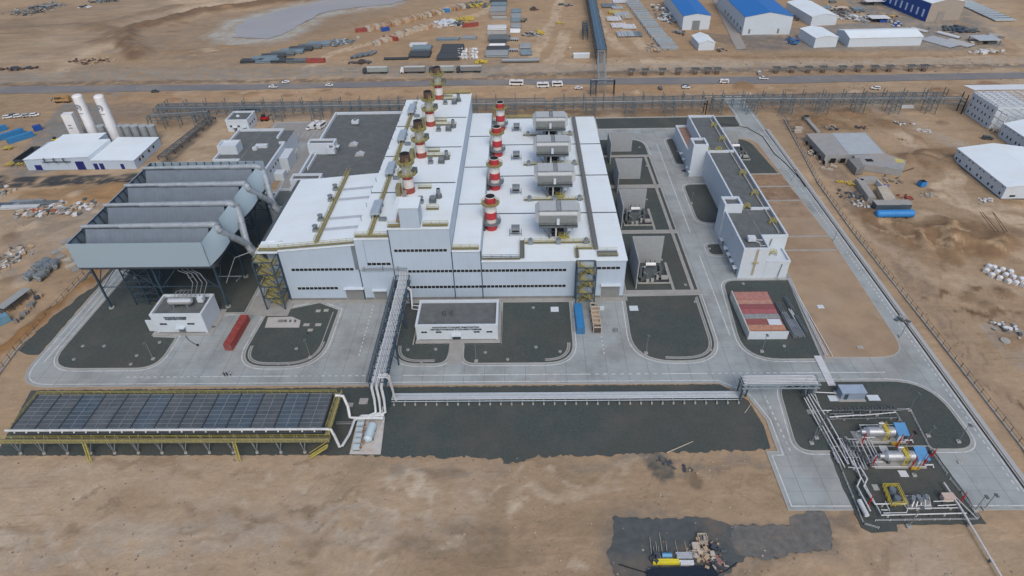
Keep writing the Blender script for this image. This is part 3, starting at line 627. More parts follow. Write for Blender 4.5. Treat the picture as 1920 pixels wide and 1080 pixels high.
# ================================================================ TURBINE HALL
YF = 165.3
hall = thing('power_hall', 'huge white turbine hall with stepped white roof and yellow walkways at the centre', 'power plant', (-26, 224, 0))
b = MB()
b.add([(-86,172,0),(-79,172,0),(-79,YF,0),(-53.8,YF,0),(-53.8,214,0),(-86,214,0), (-86,172,19.4),(-79,172,20.05),(-79,YF,20.05),(-53.8,YF,22.2),(-53.8,214,22.2),(-86,214,19.4)],
      [(0,1,7,6),(1,2,8,7),(2,3,9,8),(3,4,10,9),(4,5,11,10),(5,0,6,11)])
b.box(-53.75, -42.55, YF, 282.3, 0, 24.4); b.box(-42.5, -23.3, YF-.02, 280, 0, 28.0); b.box(-23.25, -13.95, YF, 277.4, 0, 19.4); b.box(-13.9, 33, YF, 281.7, 0, 15.3)
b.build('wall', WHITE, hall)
b = MB()
b.add([(-86.3,171.7,19.42),(-79,171.7,20.1),(-79,YF-.3,20.1),(-53.78,YF-.3,22.25),(-53.78,214.3,22.25),(-86.3,214.3,19.42),
       (-86.3,171.7,19.7),(-79,171.7,20.35),(-79,YF-.3,20.35),(-53.78,YF-.3,22.5),(-53.78,214.3,22.5),(-86.3,214.3,19.7)],
      [(0,1,7,6),(1,2,8,7),(2,3,9,8),(3,4,10,9),(4,5,11,10),(5,0,6,11),(6,7,10,11),(7,8,9,10)])
b.box(-86.3, -79, YF-.3, 171.7, 19.55, 19.8)
b.box(-53.7, -42.6, YF-.3, 282.5, 24.42, 24.7); b.box(-42.7, -23.1, YF-.3, 280.2, 28.02, 28.35); b.box(-23.05, -14.1, YF-.3, 277.6, 19.42, 19.7); b.box(-13.8, 33.3, YF-.3, 281.9, 15.32, 15.6)
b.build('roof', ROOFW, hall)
for x0, x1, z in ((-41.5, -23.6, 28.36), (-53.5, -42.9, 24.71), (-22.9, -14.3, 19.71), (-13.3, 33.3, 15.61)):
    for y in (194.4, 223.1, 251.8): MB().box(x0, x1, y, y+.5, z, z+.12).build('roof_joint', SEAM, hall)
MB().box(-86.35, -85.2, 172, 214.3, 19.72, 19.8).build('roof_gutter', SEAM, hall)
for y0 in (175.2, 182, 195, 202.4):
    MB().add([(-66, y0, 21.55), (-54.5, y0, 22.51), (-54.5, y0+1.7, 22.51), (-66, y0+1.7, 21.55)], [(0,1,2,3)]).build('skylight', mat('skylight', (.42, .46, .50), .3), hall)
# parapets, copings, corner trims
for x, z0, z1 in ((-79, 0, 20), (-53.85, 0, 22.4), (-42.5, 0, 28), (-23.2, 0, 19.5), (-13.9, 0, 19.5)):
    MB().box(x-.15, x+.15, YF-.14, YF-.03, z0, z1).build('corner_trim', STEEL, hall)
b = MB()
for x0, x1 in ((-78.8, -60.1), (-53.4, -50.7), (-46, 16.8), (23.4, 25.4), (31.9, 33)): MB().box(x0, x1, YF-.12, YF-.03, 0, 1.0).build('plinth', CONCD, hall)
MB().box(33.02, 33.12, YF, 281, 0, 1.0).build('plinth', CONCD, hall)
def ribbon(x0, x1, z, h=.95, n=None):
    n = n or int((x1-x0)/1.3); w = (x1-x0)/n; g, f = MB(), MB()
    f.box(x0-.12, x1+.12, YF-.06, YF-.01, z-h/2-.1, z+h/2+.1); fr = f.build('window', FRAME, hall)
    for i in range(n): g.box(x0+i*w+.1, x0+(i+1)*w-.1, YF-.12, YF-.05, z-h/2, z+h/2)
    g.build('pane', GLASS, fr)
for a in ((-76.2, -55.6, 12.9), (-75.9, -62.2, 5.2), (-51, -43.2, 14.9), (-41.5, -24.5, 20), (-38, 13.8, 11.8), (-38.8, 13.8, 5.3), (23.6, 31.2, 12.4)): ribbon(*a)
for x0, x1, h in ((-59.9, -53.7, 5.2), (-50.5, -46.2, 4.4), (25.6, 31.7, 5.6)):
    d = MB().box(x0, x1, YF-.14, YF-.04, 0, h).build('roller_door', DOORG, hall)
    MB().box(x0-.3, x1+.3, YF-1.3, YF-.02, h+.05, h+.3).build('canopy', WALLP, d)
MB().box(-53.7, -50.8, YF-.3, YF-.05, 12.8, 24.4).build('wall_recess', WHITE, hall)
MB().box(-38.2, -32.2, 165.1, 171.5, 28.36, 35.6).build('lift_shaft', WHITE, hall)
MB().box(-38.4, -32.0, 164.9, 171.7, 35.61, 35.85).build('lift_shaft_roof', ROOFW, hall)
b = MB()
for i in range(4): b.tube([(-54.9+.25*i, YF-.35, 22.3), (-54.9+.25*i, YF-.35, 13), (-52, YF-.35, 12.5)], .09, 5)
b.tube([(-53, YF-.5, 13.4), (-38, YF-.5, 13.4), (-38, YF-2, 13.4)], .16, 6); b.tube([(-53, YF-.5, 12.6), (-38.6, YF-.5, 12.6)], .12, 6)
for x in (-52, -46, -41): b.box(x-.1, x+.1, YF-.6, YF-.05, 12.2, 14)
b.build('wall_pipe', GALV, hall)
def walkway(p0, p1, w=1.1, z=0, par=None, col=None, name='walkway', rails=(1, 1), h=1.1, dk=None):
    (x0, y0), (x1, y1) = p0, p1; L_ = math.dist(p0, p1); nx, ny = -(y1-y0)/L_*w/2, (x1-x0)/L_*w/2
    d = MB(); d.bar((x0, y0, z+.35), (x1, y1, z+.35), w, .12)
    for i in range(int(L_/3)+1):
        t = min(1, i*3/L_); d.box(x0+(x1-x0)*t-.08, x0+(x1-x0)*t+.08, y0+(y1-y0)*t-.08, y0+(y1-y0)*t+.08, z, z+.3)
    o = d.build(name, dk or YELD, par); r = MB()
    if rails[0]: r.rail((x0+nx, y0+ny, z+.4), (x1+nx, y1+ny, z+.4), h)
    if rails[1]: r.rail((x0-nx, y0-ny, z+.4), (x1-nx, y1-ny, z+.4), h)
    r.build('railing', col or YEL, o); return o
walkway((-85.5, 166.4), (-79, 166.4), 1.6, 19.9, hall)
def slopewalk():
    d = MB(); d.add([(-79,YF+.2,20.75),(-54,YF+.2,22.9),(-54,YF+1.4,22.9),(-79,YF+1.4,20.75)], [(0,1,2,3)]); o = d.build('walkway', YELD, hall)
    r = MB(); r.rail((-79,YF+.2,20.8),(-54,YF+.2,22.95)); r.rail((-79,YF+1.4,20.8),(-54,YF+1.4,22.95)); r.build('railing', YEL, o)
slopewalk()
walkway((-66.9, 168), (-66.9, 217.5), 1.3, 21.5, hall)
walkway((-53.4, YF+.9), (-42.8, YF+.9), 1.3, 24.7, hall); walkway((-48.8, 167), (-48.8, 279), 1.2, 24.7, hall)
walkway((-31.5, YF+1.2), (-23.6, YF+1.2), 1.4, 28.35, hall); walkway((-42.4, YF+1), (-38.6, YF+1), 1.8, 28.35, hall)
walkway((-23, YF+.8), (-14.4, YF+.8), 1.2, 19.7, hall); walkway((-13.5, YF+.8), (-1.2, YF+.8), 1.0, 15.6, hall, GALVD)
walkway((-.6, 166.3), (-.6, 176.6), 1.5, 15.6, hall, YEL, dk=GRATE); walkway((-36, 279.3), (-23.5, 279.3), 1.0, 28.35, hall)
walkway((-23, 276.8), (-11, 276.8), 1.0, 15.7, hall); walkway((-8, 281), (22, 281), 1.0, 15.6, hall)
walkway((17.2, 171.6), (22.6, 171.6), 1.0, 15.6, hall); walkway((17.2, 166.2), (17.2, 171.6), 1.1, 15.6, hall, dk=GRATE)
walkway((23.8, 168.4), (30.4, 168.4), 3.2, 15.6, hall, YEL, dk=GRATE)
d = MB(); d.box(22.9, 24.4, 171, 280.5, 15.7, 16.5); d.build('cable_tray', GRATE, hall)
r = MB(); r.rail((22.4, 171, 15.9), (22.4, 280, 15.9)); r.build('railing', YELD, hall)
for y0 in (175.2, 203.9, 232.6, 261.3):
    walkway((.2, y0), (22, y0), 1.0, 15.6, hall)
    for x in (2.2, 11.5, 20.7): MB().cbox(x, y0-.3, 15.7, 1.5, 1.3, 1.7).cyl((x, y0-.3, 17.4), (x, y0-.3, 17.9), .45).build('valve_box', GALV, hall)
for y0 in (187, 215.7, 244.4, 272.6):
    walkway((-36, y0-.5), (-27.2 if y0 < 270 else -29, y0-.5), 1.1, 28.35, hall) if y0 > 190 else walkway((-31.5, 176.5), (-27.5, 176.5), 1.1, 28.35, hall)
    walkway((-36, y0+3.6), (-31.5, y0+3.6), .9, 28.35, hall)
b = MB(); b.tube(bez([(-39.4, 168, 29.5), (-39.4, 176, 30.2), (-39.6, 184, 30.0), (-40, 188, 28.9)]), .75, 8); b.build('roof_duct', mat('brown_duct', (.30, .24, .21), .7), hall)
for y in range(176, 281, 9): MB().bar((-53.3, y, 24.6), (-53.3, y, 26.3), .12).build('lightning_rod', DSTEEL, hall)
# ---- fans, hoods and sheds standing on the roofs
def fan(x, y, z, kind, label, grp):
    if kind == 0:      # square ventilator with cowl
        t = thing('roof_fan', label, 'ventilator', (x, y, z), grp); MB().box(x-.9, x+.9, y-.9, y+.9, z, z+.9).build('base', GALV, t); MB().cyl((x, y, z+.9), (x, y, z+1.9), .75, .55).build('cowl', GALVD, t)
        MB().cyl((x, y, z+1.9), (x, y, z+2.2), .95).build('cap', GALV, t)
    elif kind == 1:    # tall round exhaust fan
        t = thing('roof_fan', label, 'ventilator', (x, y, z), grp); MB().cyl((x, y, z), (x, y, z+1.3), 1.15, 1.0).build('base', GALVD, t); MB().cyl((x, y, z+1.3), (x, y, z+3.3), .75, .65).build('cowl', GALV, t)
        MB().cyl((x, y, z+3.3), (x, y, z+3.35), .55).build('outlet', BLACK, t)
    else:
        t = thing('roof_fan', label, 'ventilator', (x, y, z), grp); MB().box(x-1.1, x+1.1, y-.9, y+.9, z+.5, z+1.6).build('base', GALVD, t)
        MB().cyl((x, y, z+1.6), (x, y, z+2.3), .9, 1.0).build('cowl', GALV, t); b = MB()
        for i in (-1, 1):
            for j in (-1, 1): b.bar((x+i, y+j*.8, z), (x+i, y+j*.8, z+.5), .15)
        b.build('leg', GALVD, t)
    return t
for i, y0 in enumerate((181, 209.7, 238.4, 267)):
    w = NEAR[i]
    fan(-33.9, y0, 28.36, 0, f'small grey cowl fan, left of the {w} trio on the high roof', 'fans on the high white roof')
    fan(-29.9, y0, 28.36, 2, f'squat grey fan on legs, middle of the {w} trio on the high roof', 'fans on the high white roof')
    fan(-28.3, y0+3.4, 28.36, 1, f'tall round exhaust fan, right of the {w} trio on the high roof', 'fans on the high white roof')
for i, (x, y) in enumerate(((-69, 175.6), (-69, 182.4), (-68.8, 195.8), (-68.9, 203.6))):
    fan(x, y, 21.2, 0, f'small fan by the yellow walkway of the left roof, {NEAR[i]} to the front', 'fans on the left white roof')
fan(-45.5, 214.5, 24.71, 1, 'lone round fan on the narrow roof strip beside the left chimneys', 'fans on the left white roof')
for i, y in enumerate((181, 209.7, 238.4, 267)):
    x = -2.8; t = thing('air_hood', f'grey louvred hood on a frame right of the {NEAR[i]} low chimney', 'ventilation hood', (x, y, 15.6), 'louvred hoods behind the low chimneys')
    MB().box(x-1.4, x+1.4, y-1, y+1, 16.8, 18.9).build('hood', GALV, t); MB().box(x-1.2, x+1.2, y-1.06, y-1.0, 17.1, 17.7).build('louvre', BLACK, t)
    bb = MB(); bb.box(x-2.1, x+2.1, y-1.3, y-1.1, 16.5, 16.75)
    for s in (-2, 2): bb.bar((x+s, y-1.2, 15.6), (x+s, y-1.2, 17.2), .16); bb.bar((x+s, y+1, 15.6), (x+s, y+1, 17.2), .16)
    bb.build('frame', GALVD, t)
for i, y in enumerate((178.5, 207.2, 236.2, 264.6)):
    t = thing('intake_hood', f'sloped pale grey intake hood on legs left of the {NEAR[i]} tall chimney', 'intake hood', (-50.6, y, 24.7), 'sloped hoods on the narrow roof strip')
    b = MB(); b.add([(-50.4,y-1.5,27.1),(-47.5,y-1.5,27.6),(-47.5,y+6.8,27.6),(-50.4,y+6.8,27.1),(-50.4,y-1.5,26.2),(-47.5,y-1.5,26.2),(-47.5,y+6.8,26.2),(-50.4,y+6.8,26.2)],
                    [(0,1,2,3),(4,5,6,7),(0,1,5,4),(1,2,6,5),(2,3,7,6),(3,0,4,7)]); b.build('hood', mat('hood_sheet', (.33, .40, .47), .5), t)
    for dx in (-50.2, -47.7):
        for dy in (-1.2, 2.6, 6.5): MB().bar((dx, y+dy, 24.7), (dx, y+dy, 26.2), .22).build('leg', DSTEEL, t)
    MB().box(-49.6, -48.2, y-1, y+6, 24.9, 26.1).build('fan_box', DSTEEL, t);     MB().box(-47.4, -45.0, y-3.2, y-1.8, 24.9, 25.8).build('duct', GALV, t)
# ---- chimneys
def chimney_tall(x, y, label):
    t = thing('chimney', label, 'chimney', (x, y, 28.35), 'tall chimneys on the high roof'); z = 28.35
    c = lambda z0, z1, r, r2=None: MB().cyl((x, y, z0), (x, y, z1), r, r2, 20, True)
    c(z, 30.4, 2.0, 1.95).build('base_band', REDD, t, True); c(30.4, 33.6, 1.88).build('white_band', CWHITE, t, True); c(33.6, 34.7, 1.8).build('red_band', RED, t, True)
    c(34.7, 39.4, 1.55).build('steel_shaft', PIPE, t, True); c(39.4, 42.4, 1.72, 1.68).build('burnt_rim', RUST, t, True); c(42.4, 42.46, 1.5).build('opening', BLACK, t)
    for zz, ro, nm in ((35.2, 3.25, 'lower_platform'), (39.2, 2.9, 'upper_platform')):
        p = MB().ring(x, y, zz, 1.8, ro, .14).build(nm, YELD, t); r = MB()
        for hh in (.55, 1.1): r.ring(x, y, zz+hh, ro-.08, ro+.04, .09)
        for k in range(14): a = 2*math.pi*k/14; r.bar((x+ro*math.cos(a), y+ro*math.sin(a), zz), (x+ro*math.cos(a), y+ro*math.sin(a), zz+1.15), .1)
        for k in range(8): a = 2*math.pi*k/8; r.bar((x+ro*math.cos(a), y+ro*math.sin(a), zz), (x+2.0*math.cos(a), y+2.0*math.sin(a), zz-1.1), .12)
        r.build('railing', YEL, p)
    b = MB(); 
    for s in (-.35, .35): b.bar((x+1.0+s, y-2.5, 35.4), (x+1.0+s, y-2.5, 41.8), .1)
    for k in range(14): b.bar((x+.65, y-2.5, 35.6+k*.42), (x+1.35, y-2.5, 35.6+k*.42), .07)
    for s in (-.35, .35): b.bar((x-2.4+s, y-1.6, 28.5), (x-2.4+s, y-1.6, 35.4), .12)
    for k in range(16): b.bar((x-2.75, y-1.6, 28.8+k*.42), (x-2.05, y-1.6, 28.8+k*.42), .07)
    b.build('ladder', YEL, t)
    for a in (.5, 2.2, 4.0, 5.4): MB().bar((x+1.9*math.cos(a), y+1.9*math.sin(a), 34.8), (x+1.9*math.cos(a), y+1.9*math.sin(a), 39.3), .13).build('brace', YEL, t)
    b = MB(); b.cbox(x+2.7, y+.6, 35.2, 1.5, 1.3, 1.8); b.build('fan_casing', GALVD, t)
    b = MB(); b.cbox(x-3.2, y-1.5, 28.36, 1.6, 3.6, 3.2); b.build('stair_frame', YELD, t)
def chimney_low(x, y, label):
    t = thing('chimney', label, 'chimney', (x, y, 15.6), 'low chimneys on the right roof'); z = 15.6
    c = lambda z0, z1, r, r2=None: MB().cyl((x, y, z0), (x, y, z1), r, r2, 20, True)
    c(z, 17.6, 2.0).build('base_band', RED, t, True); c(17.6, 20.0, 1.75).build('lower_white_band', CWHITE, t, True); c(20.0, 22.6, 2.0).build('red_band', RED, t, True)
    c(22.6, 25.3, 1.95).build('upper_white_band', CWHITE, t, True); c(25.3, 28.1, 1.75, 1.7).build('top_band', RED, t, True); c(28.1, 28.3, 1.75).build('rim', CWHITE, t, True); c(28.3, 28.34, 1.55).build('opening', BLACK, t)
    for zz, ro, nm, cc in ((18.3, 3.35, 'lower_platform', GALV), (25.6, 3.1, 'upper_platform', YELD)):
        p = MB().ring(x, y, zz, 1.8, ro, .16).build(nm, cc, t); r = MB()
        for hh in (.55, 1.05): r.ring(x, y, zz+hh, ro-.06, ro+.03, .07)
        for k in range(14): a = 2*math.pi*k/14; r.bar((x+ro*math.cos(a), y+ro*math.sin(a), zz), (x+ro*math.cos(a), y+ro*math.sin(a), zz+1.1), .08)
        r.build('railing', GALVD if cc is GALV else YEL, p)
    b = MB()
    for s in (-.35, .35): b.bar((x-2.5, y-.6+s, 18.6), (x-2.5, y-.6+s, 26), .12)
    for k in range(17): b.bar((x-2.5, y-.95, 18.8+k*.42), (x-2.5, y-.25, 18.8+k*.42), .07)
    b.build('ladder', YEL, t)
    b = MB(); b.box(x-3.2, x-2.0, y-1.8, y+.6, 15.6, 17.8); b.build('access_frame', DSTEEL, t)
for i, (xt, yt) in enumerate(((-38.8, 188.6), (-38.0, 215.6), (-37.8, 244.6), (-37.3, 274.0))): chimney_tall(xt, yt, f'tall chimney with yellow platforms and burnt rim, {NEAR[i]} of its row')
for i, (xt, yt) in enumerate(((-11.2, 185.0), (-10.8, 213.6), (-10.7, 242.2), (-10.0, 268.6))): chimney_low(xt, yt, f'low red and white striped chimney, {NEAR[i]} of the four on the right roof')
# ---- gas turbine intake filters
FX = 11.4
f0 = thing('intake_filter', 'grey intake filter house on a steel stand, nearest of the four', 'air intake', (FX, 181, 15.6), 'intake filter houses on the low roof')
def fl():
    x, y = FX, 181
    b = MB(); b.xprism([(y-3.6, 21.6), (y+5.4, 21.6), (y+5.4, 24.6), (y+4.2, 26.2), (y-2.6, 26.2), (y-3.6, 25.2)], x-6.2, x+6.2); b.build('housing', FILT, f0)
    for s in (-1, 1):
        b = MB(); b.add([(x+s*6.22,y-3.4,21.8),(x+s*6.22,y+5.2,21.8),(x+s*6.22,y+4.4,25.9),(x+s*6.22,y-2.7,25.9),(x+s*7.5,y-2.6,22.3),(x+s*7.5,y+4.5,22.3),(x+s*7.5,y+4.0,25.1),(x+s*7.5,y-2.1,25.1)],
                        [(4,5,6,7),(0,1,5,4),(1,2,6,5),(2,3,7,6),(3,0,4,7)]); b.build('side_hood', FILT, f0)
    MB().box(x-6.1, x+6.1, y-4.3, y-3.62, 21.8, 24.9).build('louvre_panel', FILTD, f0)
    MB().box(x-.55, x+.35, y-5.0, y-4.32, 22.2, 24.3).build('control_cabinet', WALLP, f0)
    MB().box(x-6.4, x+6.4, y-4.7, y+5.2, 20.9, 21.5).build('deck', GALVD, f0)
    r = MB(); r.rail((x-6.4, y-4.6, 21.5), (x+6.4, y-4.6, 21.5), 1.2, 1.6); r.rail((x-6.4, y-3, 26), (x+6.4, y-3, 26), .5, 3); r.build('railing', GALVD, f0)
    b = MB()
    for s in (-.7, .7): b.bar((x+s+.3, y-2.5, 26.3), (x+s+.3, y+4.2, 26.3), .12)
    for k in range(12): b.bar((x-.4, y-2.3+k*.55, 26.3), (x+1, y-2.3+k*.55, 26.3), .07)
    b.build('ladder', GALVD, f0)
    for s in (-1, 1):
        for dy in (-2.6, 4): MB().bar((x+s*2.7, y+dy, 15.6), (x+s*2.7, y+dy, 20.9), .45).build('leg', GALVD, f0)
    b = MB()
    for s in (-1, 1):
        b.bar((x+s*2.7, y-2.6, 16.2), (x+s*5.9, y-2.6, 20.9), .16); b.bar((x+s*2.7, y-2.6, 15.8), (x-s*2.7, y-2.6, 20.8), .14)
        b.bar((x+s*2.7, y-2.6, 15.8), (x+s*2.7, y+4, 20.8), .14)
    b.box(x-2.7, x+2.7, y-2.7, y-2.5, 18, 18.2); b.build('brace', DSTEEL, f0)
    b = MB(); b.cyl((x-.6, y-3, 16.2), (x-.6, y-3, 20.6), .3); b.build('downpipe', WPIPE, f0); MB().box(x+3.3, x+4.6, y-3, y-2, 18.6, 20).build('junction_box', WALLP, f0)
    MB().box(x-1.9, x+2.1, y-1.5, y+3.4, 15.6, 20.9).build('intake_duct', BLACK, f0)
    b = MB(); b.box(x+.4, x+3.8, y-4.0, y-2.8, 16.4, 16.6); b.rail((x+.4, y-4, 16.6), (x+3.8, y-4, 16.6)); b.rail((x+.4, y-2.8, 16.6), (x+3.8, y-2.8, 16.6)); b.build('access_platform', YEL, f0)
fl()
for i in (1, 2, 3): dup(f0, (FX+.15*i, 181+[0, 25.9+2, 53, 77.5][i], 15.6), label=f'grey intake filter house on a steel stand, {NEAR[i]} of the four')
# ---- stair towers
def stair(x0, x1, y0, y1, h, n, label):
    t = thing('stair_tower', label, 'stair tower', ((x0+x1)/2, (y0+y1)/2, 0), 'blue steel stair towers at the hall front')
    for x in (x0, x1):
        for y in (y0, y1): MB().bar((x, y, 0), (x, y, h), .38).build('column', STEEL, t)
    b = MB(); dz = h/n
    for k in range(1, n+1):
        z = k*dz
        for a, c in (((x0,y0),(x1,y0)),((x1,y0),(x1,y1)),((x1,y1),(x0,y1)),((x0,y1),(x0,y0))): b.bar((*a, z), (*c, z), .26)
    for k in range(n):
        z = k*dz; s = k % 2
        b.bar((x0, y0, z), ((x0+x1)/2, y0, z+dz), .15); b.bar((x1, y0, z), ((x0+x1)/2, y0, z+dz), .15); b.bar((x0, y0 if s else y1, z), (x0, y1 if s else y0, z+dz), .15)
    b.build('brace', STEEL, t)
    ym = (y0+y1)/2
    for k in range(n*2):
        z, z1 = k*dz/2, (k+1)*dz/2; s = k % 2; ya, yb = (y0+.3, ym-.1) if s else (ym+.1, y1-.3); xa, xb = (x0+1.2, x1-1.2) if not s else (x1-1.2, x0+1.2)
        b = MB(); m_ = 8
        for i in range(m_):
            q = i/m_; xx = xa+(xb-xa)*q; b.box(min(xx, xx+(xb-xa)/m_), max(xx, xx+(xb-xa)/m_), ya, yb, z+(z1-z)*q+.1, z+(z1-z)*q+.18)
        xe = xb; b.box(min(xe, xe+(1.1 if xb > xa else -1.1)), max(xe, xe+(1.1 if xb > xa else -1.1)), y0+.25, y1-.25, z1-.05, z1+.05)
        o = b.build('stair_flight', YELD, t); r = MB()
        for yy in (ya, yb):
            r.bar((xa, yy, z+.1), (xb, yy, z1+.1), .1, .3); r.bar((xa, yy, z+1.1), (xb, yy, z1+1.1), .12); r.bar((xa, yy, z+.6), (xb, yy, z1+.6), .08)
        r.bar((xe+(1 if xb > xa else -1), y0+.3, z1+1.1), (xe+(1 if xb > xa else -1), y1-.3, z1+1.1), .1); r.build('railing', YEL, o)
stair(-85.8, -79.6, 160.4, 165.8, 19.2, 4, 'blue steel stair tower with yellow flights at the left front corner of the hall')
stair(16.9, 22.9, 160.9, 164.9, 15.6, 3, 'blue steel stair tower with yellow flights behind the blue container at the hall front')
# ================================================================ AIR COOLED CONDENSER
acc = thing('air_cooled_condenser', 'raised grey air cooled condenser with four long steam ducts left of the hall', 'condenser', (-118, 184, 0))
XL, XR, Y1, Y2 = -139.4, -97.8, 157.6, 212.4
ducts = (165.2, 178.4, 191.8, 204.8); ZB, ZT, ZD = 20.0, 28.8, 30.6
MB().yprism([(XL, ZB), (XR, ZB), (XR, ZT), (XL, ZT)], Y1, Y1+.25).build('front_wind_wall', ACCW, acc)
MB().box(XL, XL+.25, Y1+.3, Y2, ZB, ZT).build('side_wind_wall', ACCW, acc)
MB().box(XL, XR+1, Y2+.05, Y2+.3, ZB, ZT).build('rear_wind_wall', ACCW, acc)
b = MB()
for k in range(17): y = Y1+1.5+k*3.25; b.bar((XL+2.4, y, ZB+.5), (XL+.4, y, ZT), .3)
b.box(XL+.3, XL+.6, Y1+.3, Y2, ZT-.3, ZT); b.build('wind_wall_post', DSTEEL, acc)
b = MB()
for k in range(13): x = XL+2+k*3.1; b.bar((x, Y2-2, ZB+1), (x, Y2-.1, ZT), .3)
b.build('rear_wall_post', DSTEEL, acc)
MB().box(XL+.3, XR+1.2, Y1+.4, Y2-.1, ZB-1.0, ZB-.05).build('fan_deck', DSTEEL, acc)
sp = 13.2
for i, yd in enumerate(ducts):
    ya = (Y1+.4 if i == 0 else ducts[i-1]+sp/2+.05) if i else Y1+.4; ya = yd-sp/2+.05 if i else Y1+.5; yb = yd+sp/2-.05
    b = MB(); b.xprism([(ya, ZB+.2), (ya+.4, ZB+.2), (yd-.2, ZD-1.2), (yd-.2, ZD-.9), (yd-.7, ZD-.9)], XL+2.7, XR-.2); b.build('front_tube_bundle', ACCF, acc)
    b = MB(); b.xprism([(yb, ZB+.2), (yb-.4, ZB+.2), (yd+.2, ZD-1.2), (yd+.2, ZD-.9), (yd+.7, ZD-.9)], XL+2.7, XR-.2); b.build('rear_tube_bundle', ACCF, acc)
    b = MB(); b.add([(XL+2.6, ya, ZB+.2), (XL+2.6, yb, ZB+.2), (XL+2.6, yd, ZD-1)], [(0, 1, 2)]); b.build('gable_plate', DSTEEL, acc)
    # steam duct, thinner towards the far end, with stiffening rings
    b = MB(); xs = [XR+.8, XR-8, XR-18, XR-28, XL+1.6]; rs = [.98, .92, .8, .62, .45]
    for k in range(4): b.cyl((xs[k], yd, ZD-.1), (xs[k+1], yd, ZD-.25), rs[k], rs[k]*.97, 16)
    for k in range(13): x = XR-1-k*3.1; b.cyl((x, yd, ZD-.15), (x-.22, yd, ZD-.15), 1.05-.042*k, None, 16)
    b.build('steam_duct', DUCT, acc, True)
    # sloped, slightly bulging end hood of the row
    b = MB(); N = 6; vs = []
    c00, c10, c01, c11 = Vector((XR, ya-.1, ZT)), Vector((XR+2.0, yd-.2, ZD+.1)), Vector((XR+.2, ya-.1, ZB)), Vector((XR+4.6, yd+.4, 24.0))
    for off in (0, -.3):
        for p in range(N+1):
            for q in range(N+1):
                u, v = p/N, q/N; w = c00*(1-u)*(1-v)+c10*u*(1-v)+c01*(1-u)*v+c11*u*v; bl = math.sin(math.pi*u)*.9*v+math.sin(math.pi*v)*.8*u
                vs.append((w.x+bl+off, w.y-bl*.2, w.z+bl*.5+off))
    fs = []
    for o in (0, (N+1)**2):
        for p in range(N):
            for q in range(N): k = o+p*(N+1)+q; fs.append((k, k+1, k+N+2, k+N+1))
    b.add(vs, fs); b.build('end_hood', ACCW, acc, True)
    b = MB(); b.add([(XR, yb, ZT-1), (XR+2, yd, ZD), (XR+4.4, yd+.5, 24), (XR+1, yb, ZB)], [(0, 1, 2, 3)]); b.build('rear_gable', ACCW, acc)
# risers: two pairs that join above the ground and enter the hall
def riser(yd, yend, z1, merge):
    b = MB(); pts = bez([(XR+.3, yd, ZD-.1), (XR+2.2, yd-.1, ZD-.4), (XR+3.4, yd-.4*merge, ZD-2.6), (-91.6, yend-(-merge)*1.0, 17.5), (-89.4, yend, 12.5), (-88.2, yend, 8.5)], 5)
    b.tube([tuple(p) for p in pts], 1.12, 14); o = b.build('riser_duct', DUCT, acc, True); r = MB()
    for j in range(6, len(pts)-2, 3): d = (pts[j+1]-pts[j]).normalized(); r.cyl(pts[j]-d*.12, pts[j]+d*.12, 1.26, None, 14)
    r.build('stiffener', GALV, o)
riser(ducts[0], 172, 8, 1); riser(ducts[1], 173.5, 8, -1); riser(ducts[2], 199, 8, 1); riser(ducts[3], 200.5, 8, -1)
for yy in (172.6, 199.6):
    MB().cyl((-88.6, yy, 10), (-84.8, yy, 6.5), 1.8, None, 16).build('exhaust_duct', DUCT, acc, True)
for x in (-139.2, -119.5, -99.5):
    for y in (162, 179, 196, 211):
        MB().bar((x, y, .5), (x, y, ZB-1.4), .55).build('column', STEEL, acc); MB().cyl((x, y, 0), (x, y, .55), .9).build('footing', CONC, acc)
b = MB()
for x in (-139.2, -119.5, -99.5):
    for y in (162, 179, 196): b.bar((x, y, 10), (x, y+8.5, ZB-1.5), .22); b.bar((x, y+17, 10), (x, y+8.5, ZB-1.5), .22)
for y in (162, 179, 196, 211):
    for x in (-139.2, -119.5): b.bar((x, y, 8), (x+9.8, y, ZB-1.5), .22); b.bar((x+19.7, y, 8), (x+9.8, y, ZB-1.5), .22); b.bar((x, y, 9), (x+19.7, y, 9), .22)
b.build('brace', STEEL, acc)
b = MB()
for k in range(4): b.box(XL+.5, XR+1, Y1+3+k*13.6, Y1+3.5+k*13.6, ZB-2.2, ZB-1.05)
b.bar((XL, Y1+.3, ZB-.35), (XR+.4, Y1+.3, ZB-.35), .45); b.bar((XR+.6, Y1+.6, ZB-.4), (XR+.6, Y2-.4, ZB-.4), .45); b.build('girder', DSTEEL, acc)
b = MB()
for i in range(4): b.tube([(-112+i*1.5, 163, ZB-3), (-110+i*1.6, 160, ZB-3.2), (-106.5+i*1.4, 158.5, ZB-3.4), (-105+i*1.5, 157.2, 14), (-107+i*1.4, 156.5, 9.2)], .14, 6)
b.tube([(-99, 165, 8), (-95, 168, 16), (-90, 170, 17), (-88, 170, 14), (-86.4, 170, 13)], .16, 6); b.tube([(-104, 170, 7), (-96, 170, 7), (-96, 166, 8)], .2, 6)
b.build('condensate_pipe', GALV, acc)
st = thing('lattice_stair', 'dense blue steel stair tower under the front left of the condenser', 'stair tower', (-127, 166, 0))
b = MB(); x0, x1, y0, y1 = -131.5, -122.5, 163.5, 170
for x in (x0, -127, x1):
    for y in (y0, y1): b.bar((x, y, 0), (x, y, ZB-1.5), .3)
for k in range(1, 8):
    z = k*2.5
    for y in (y0, y1): b.bar((x0, y, z), (x1, y, z), .18); b.bar((x0, y, z), (-127, y, z-2.5), .12); b.bar((x1, y, z), (-127, y, z-2.5), .12)
    for x in (x0, -127, x1): b.bar((x, y0, z), (x, y1, z), .18); b.bar((x, y0, z), (x, y1, z-2.5), .12)
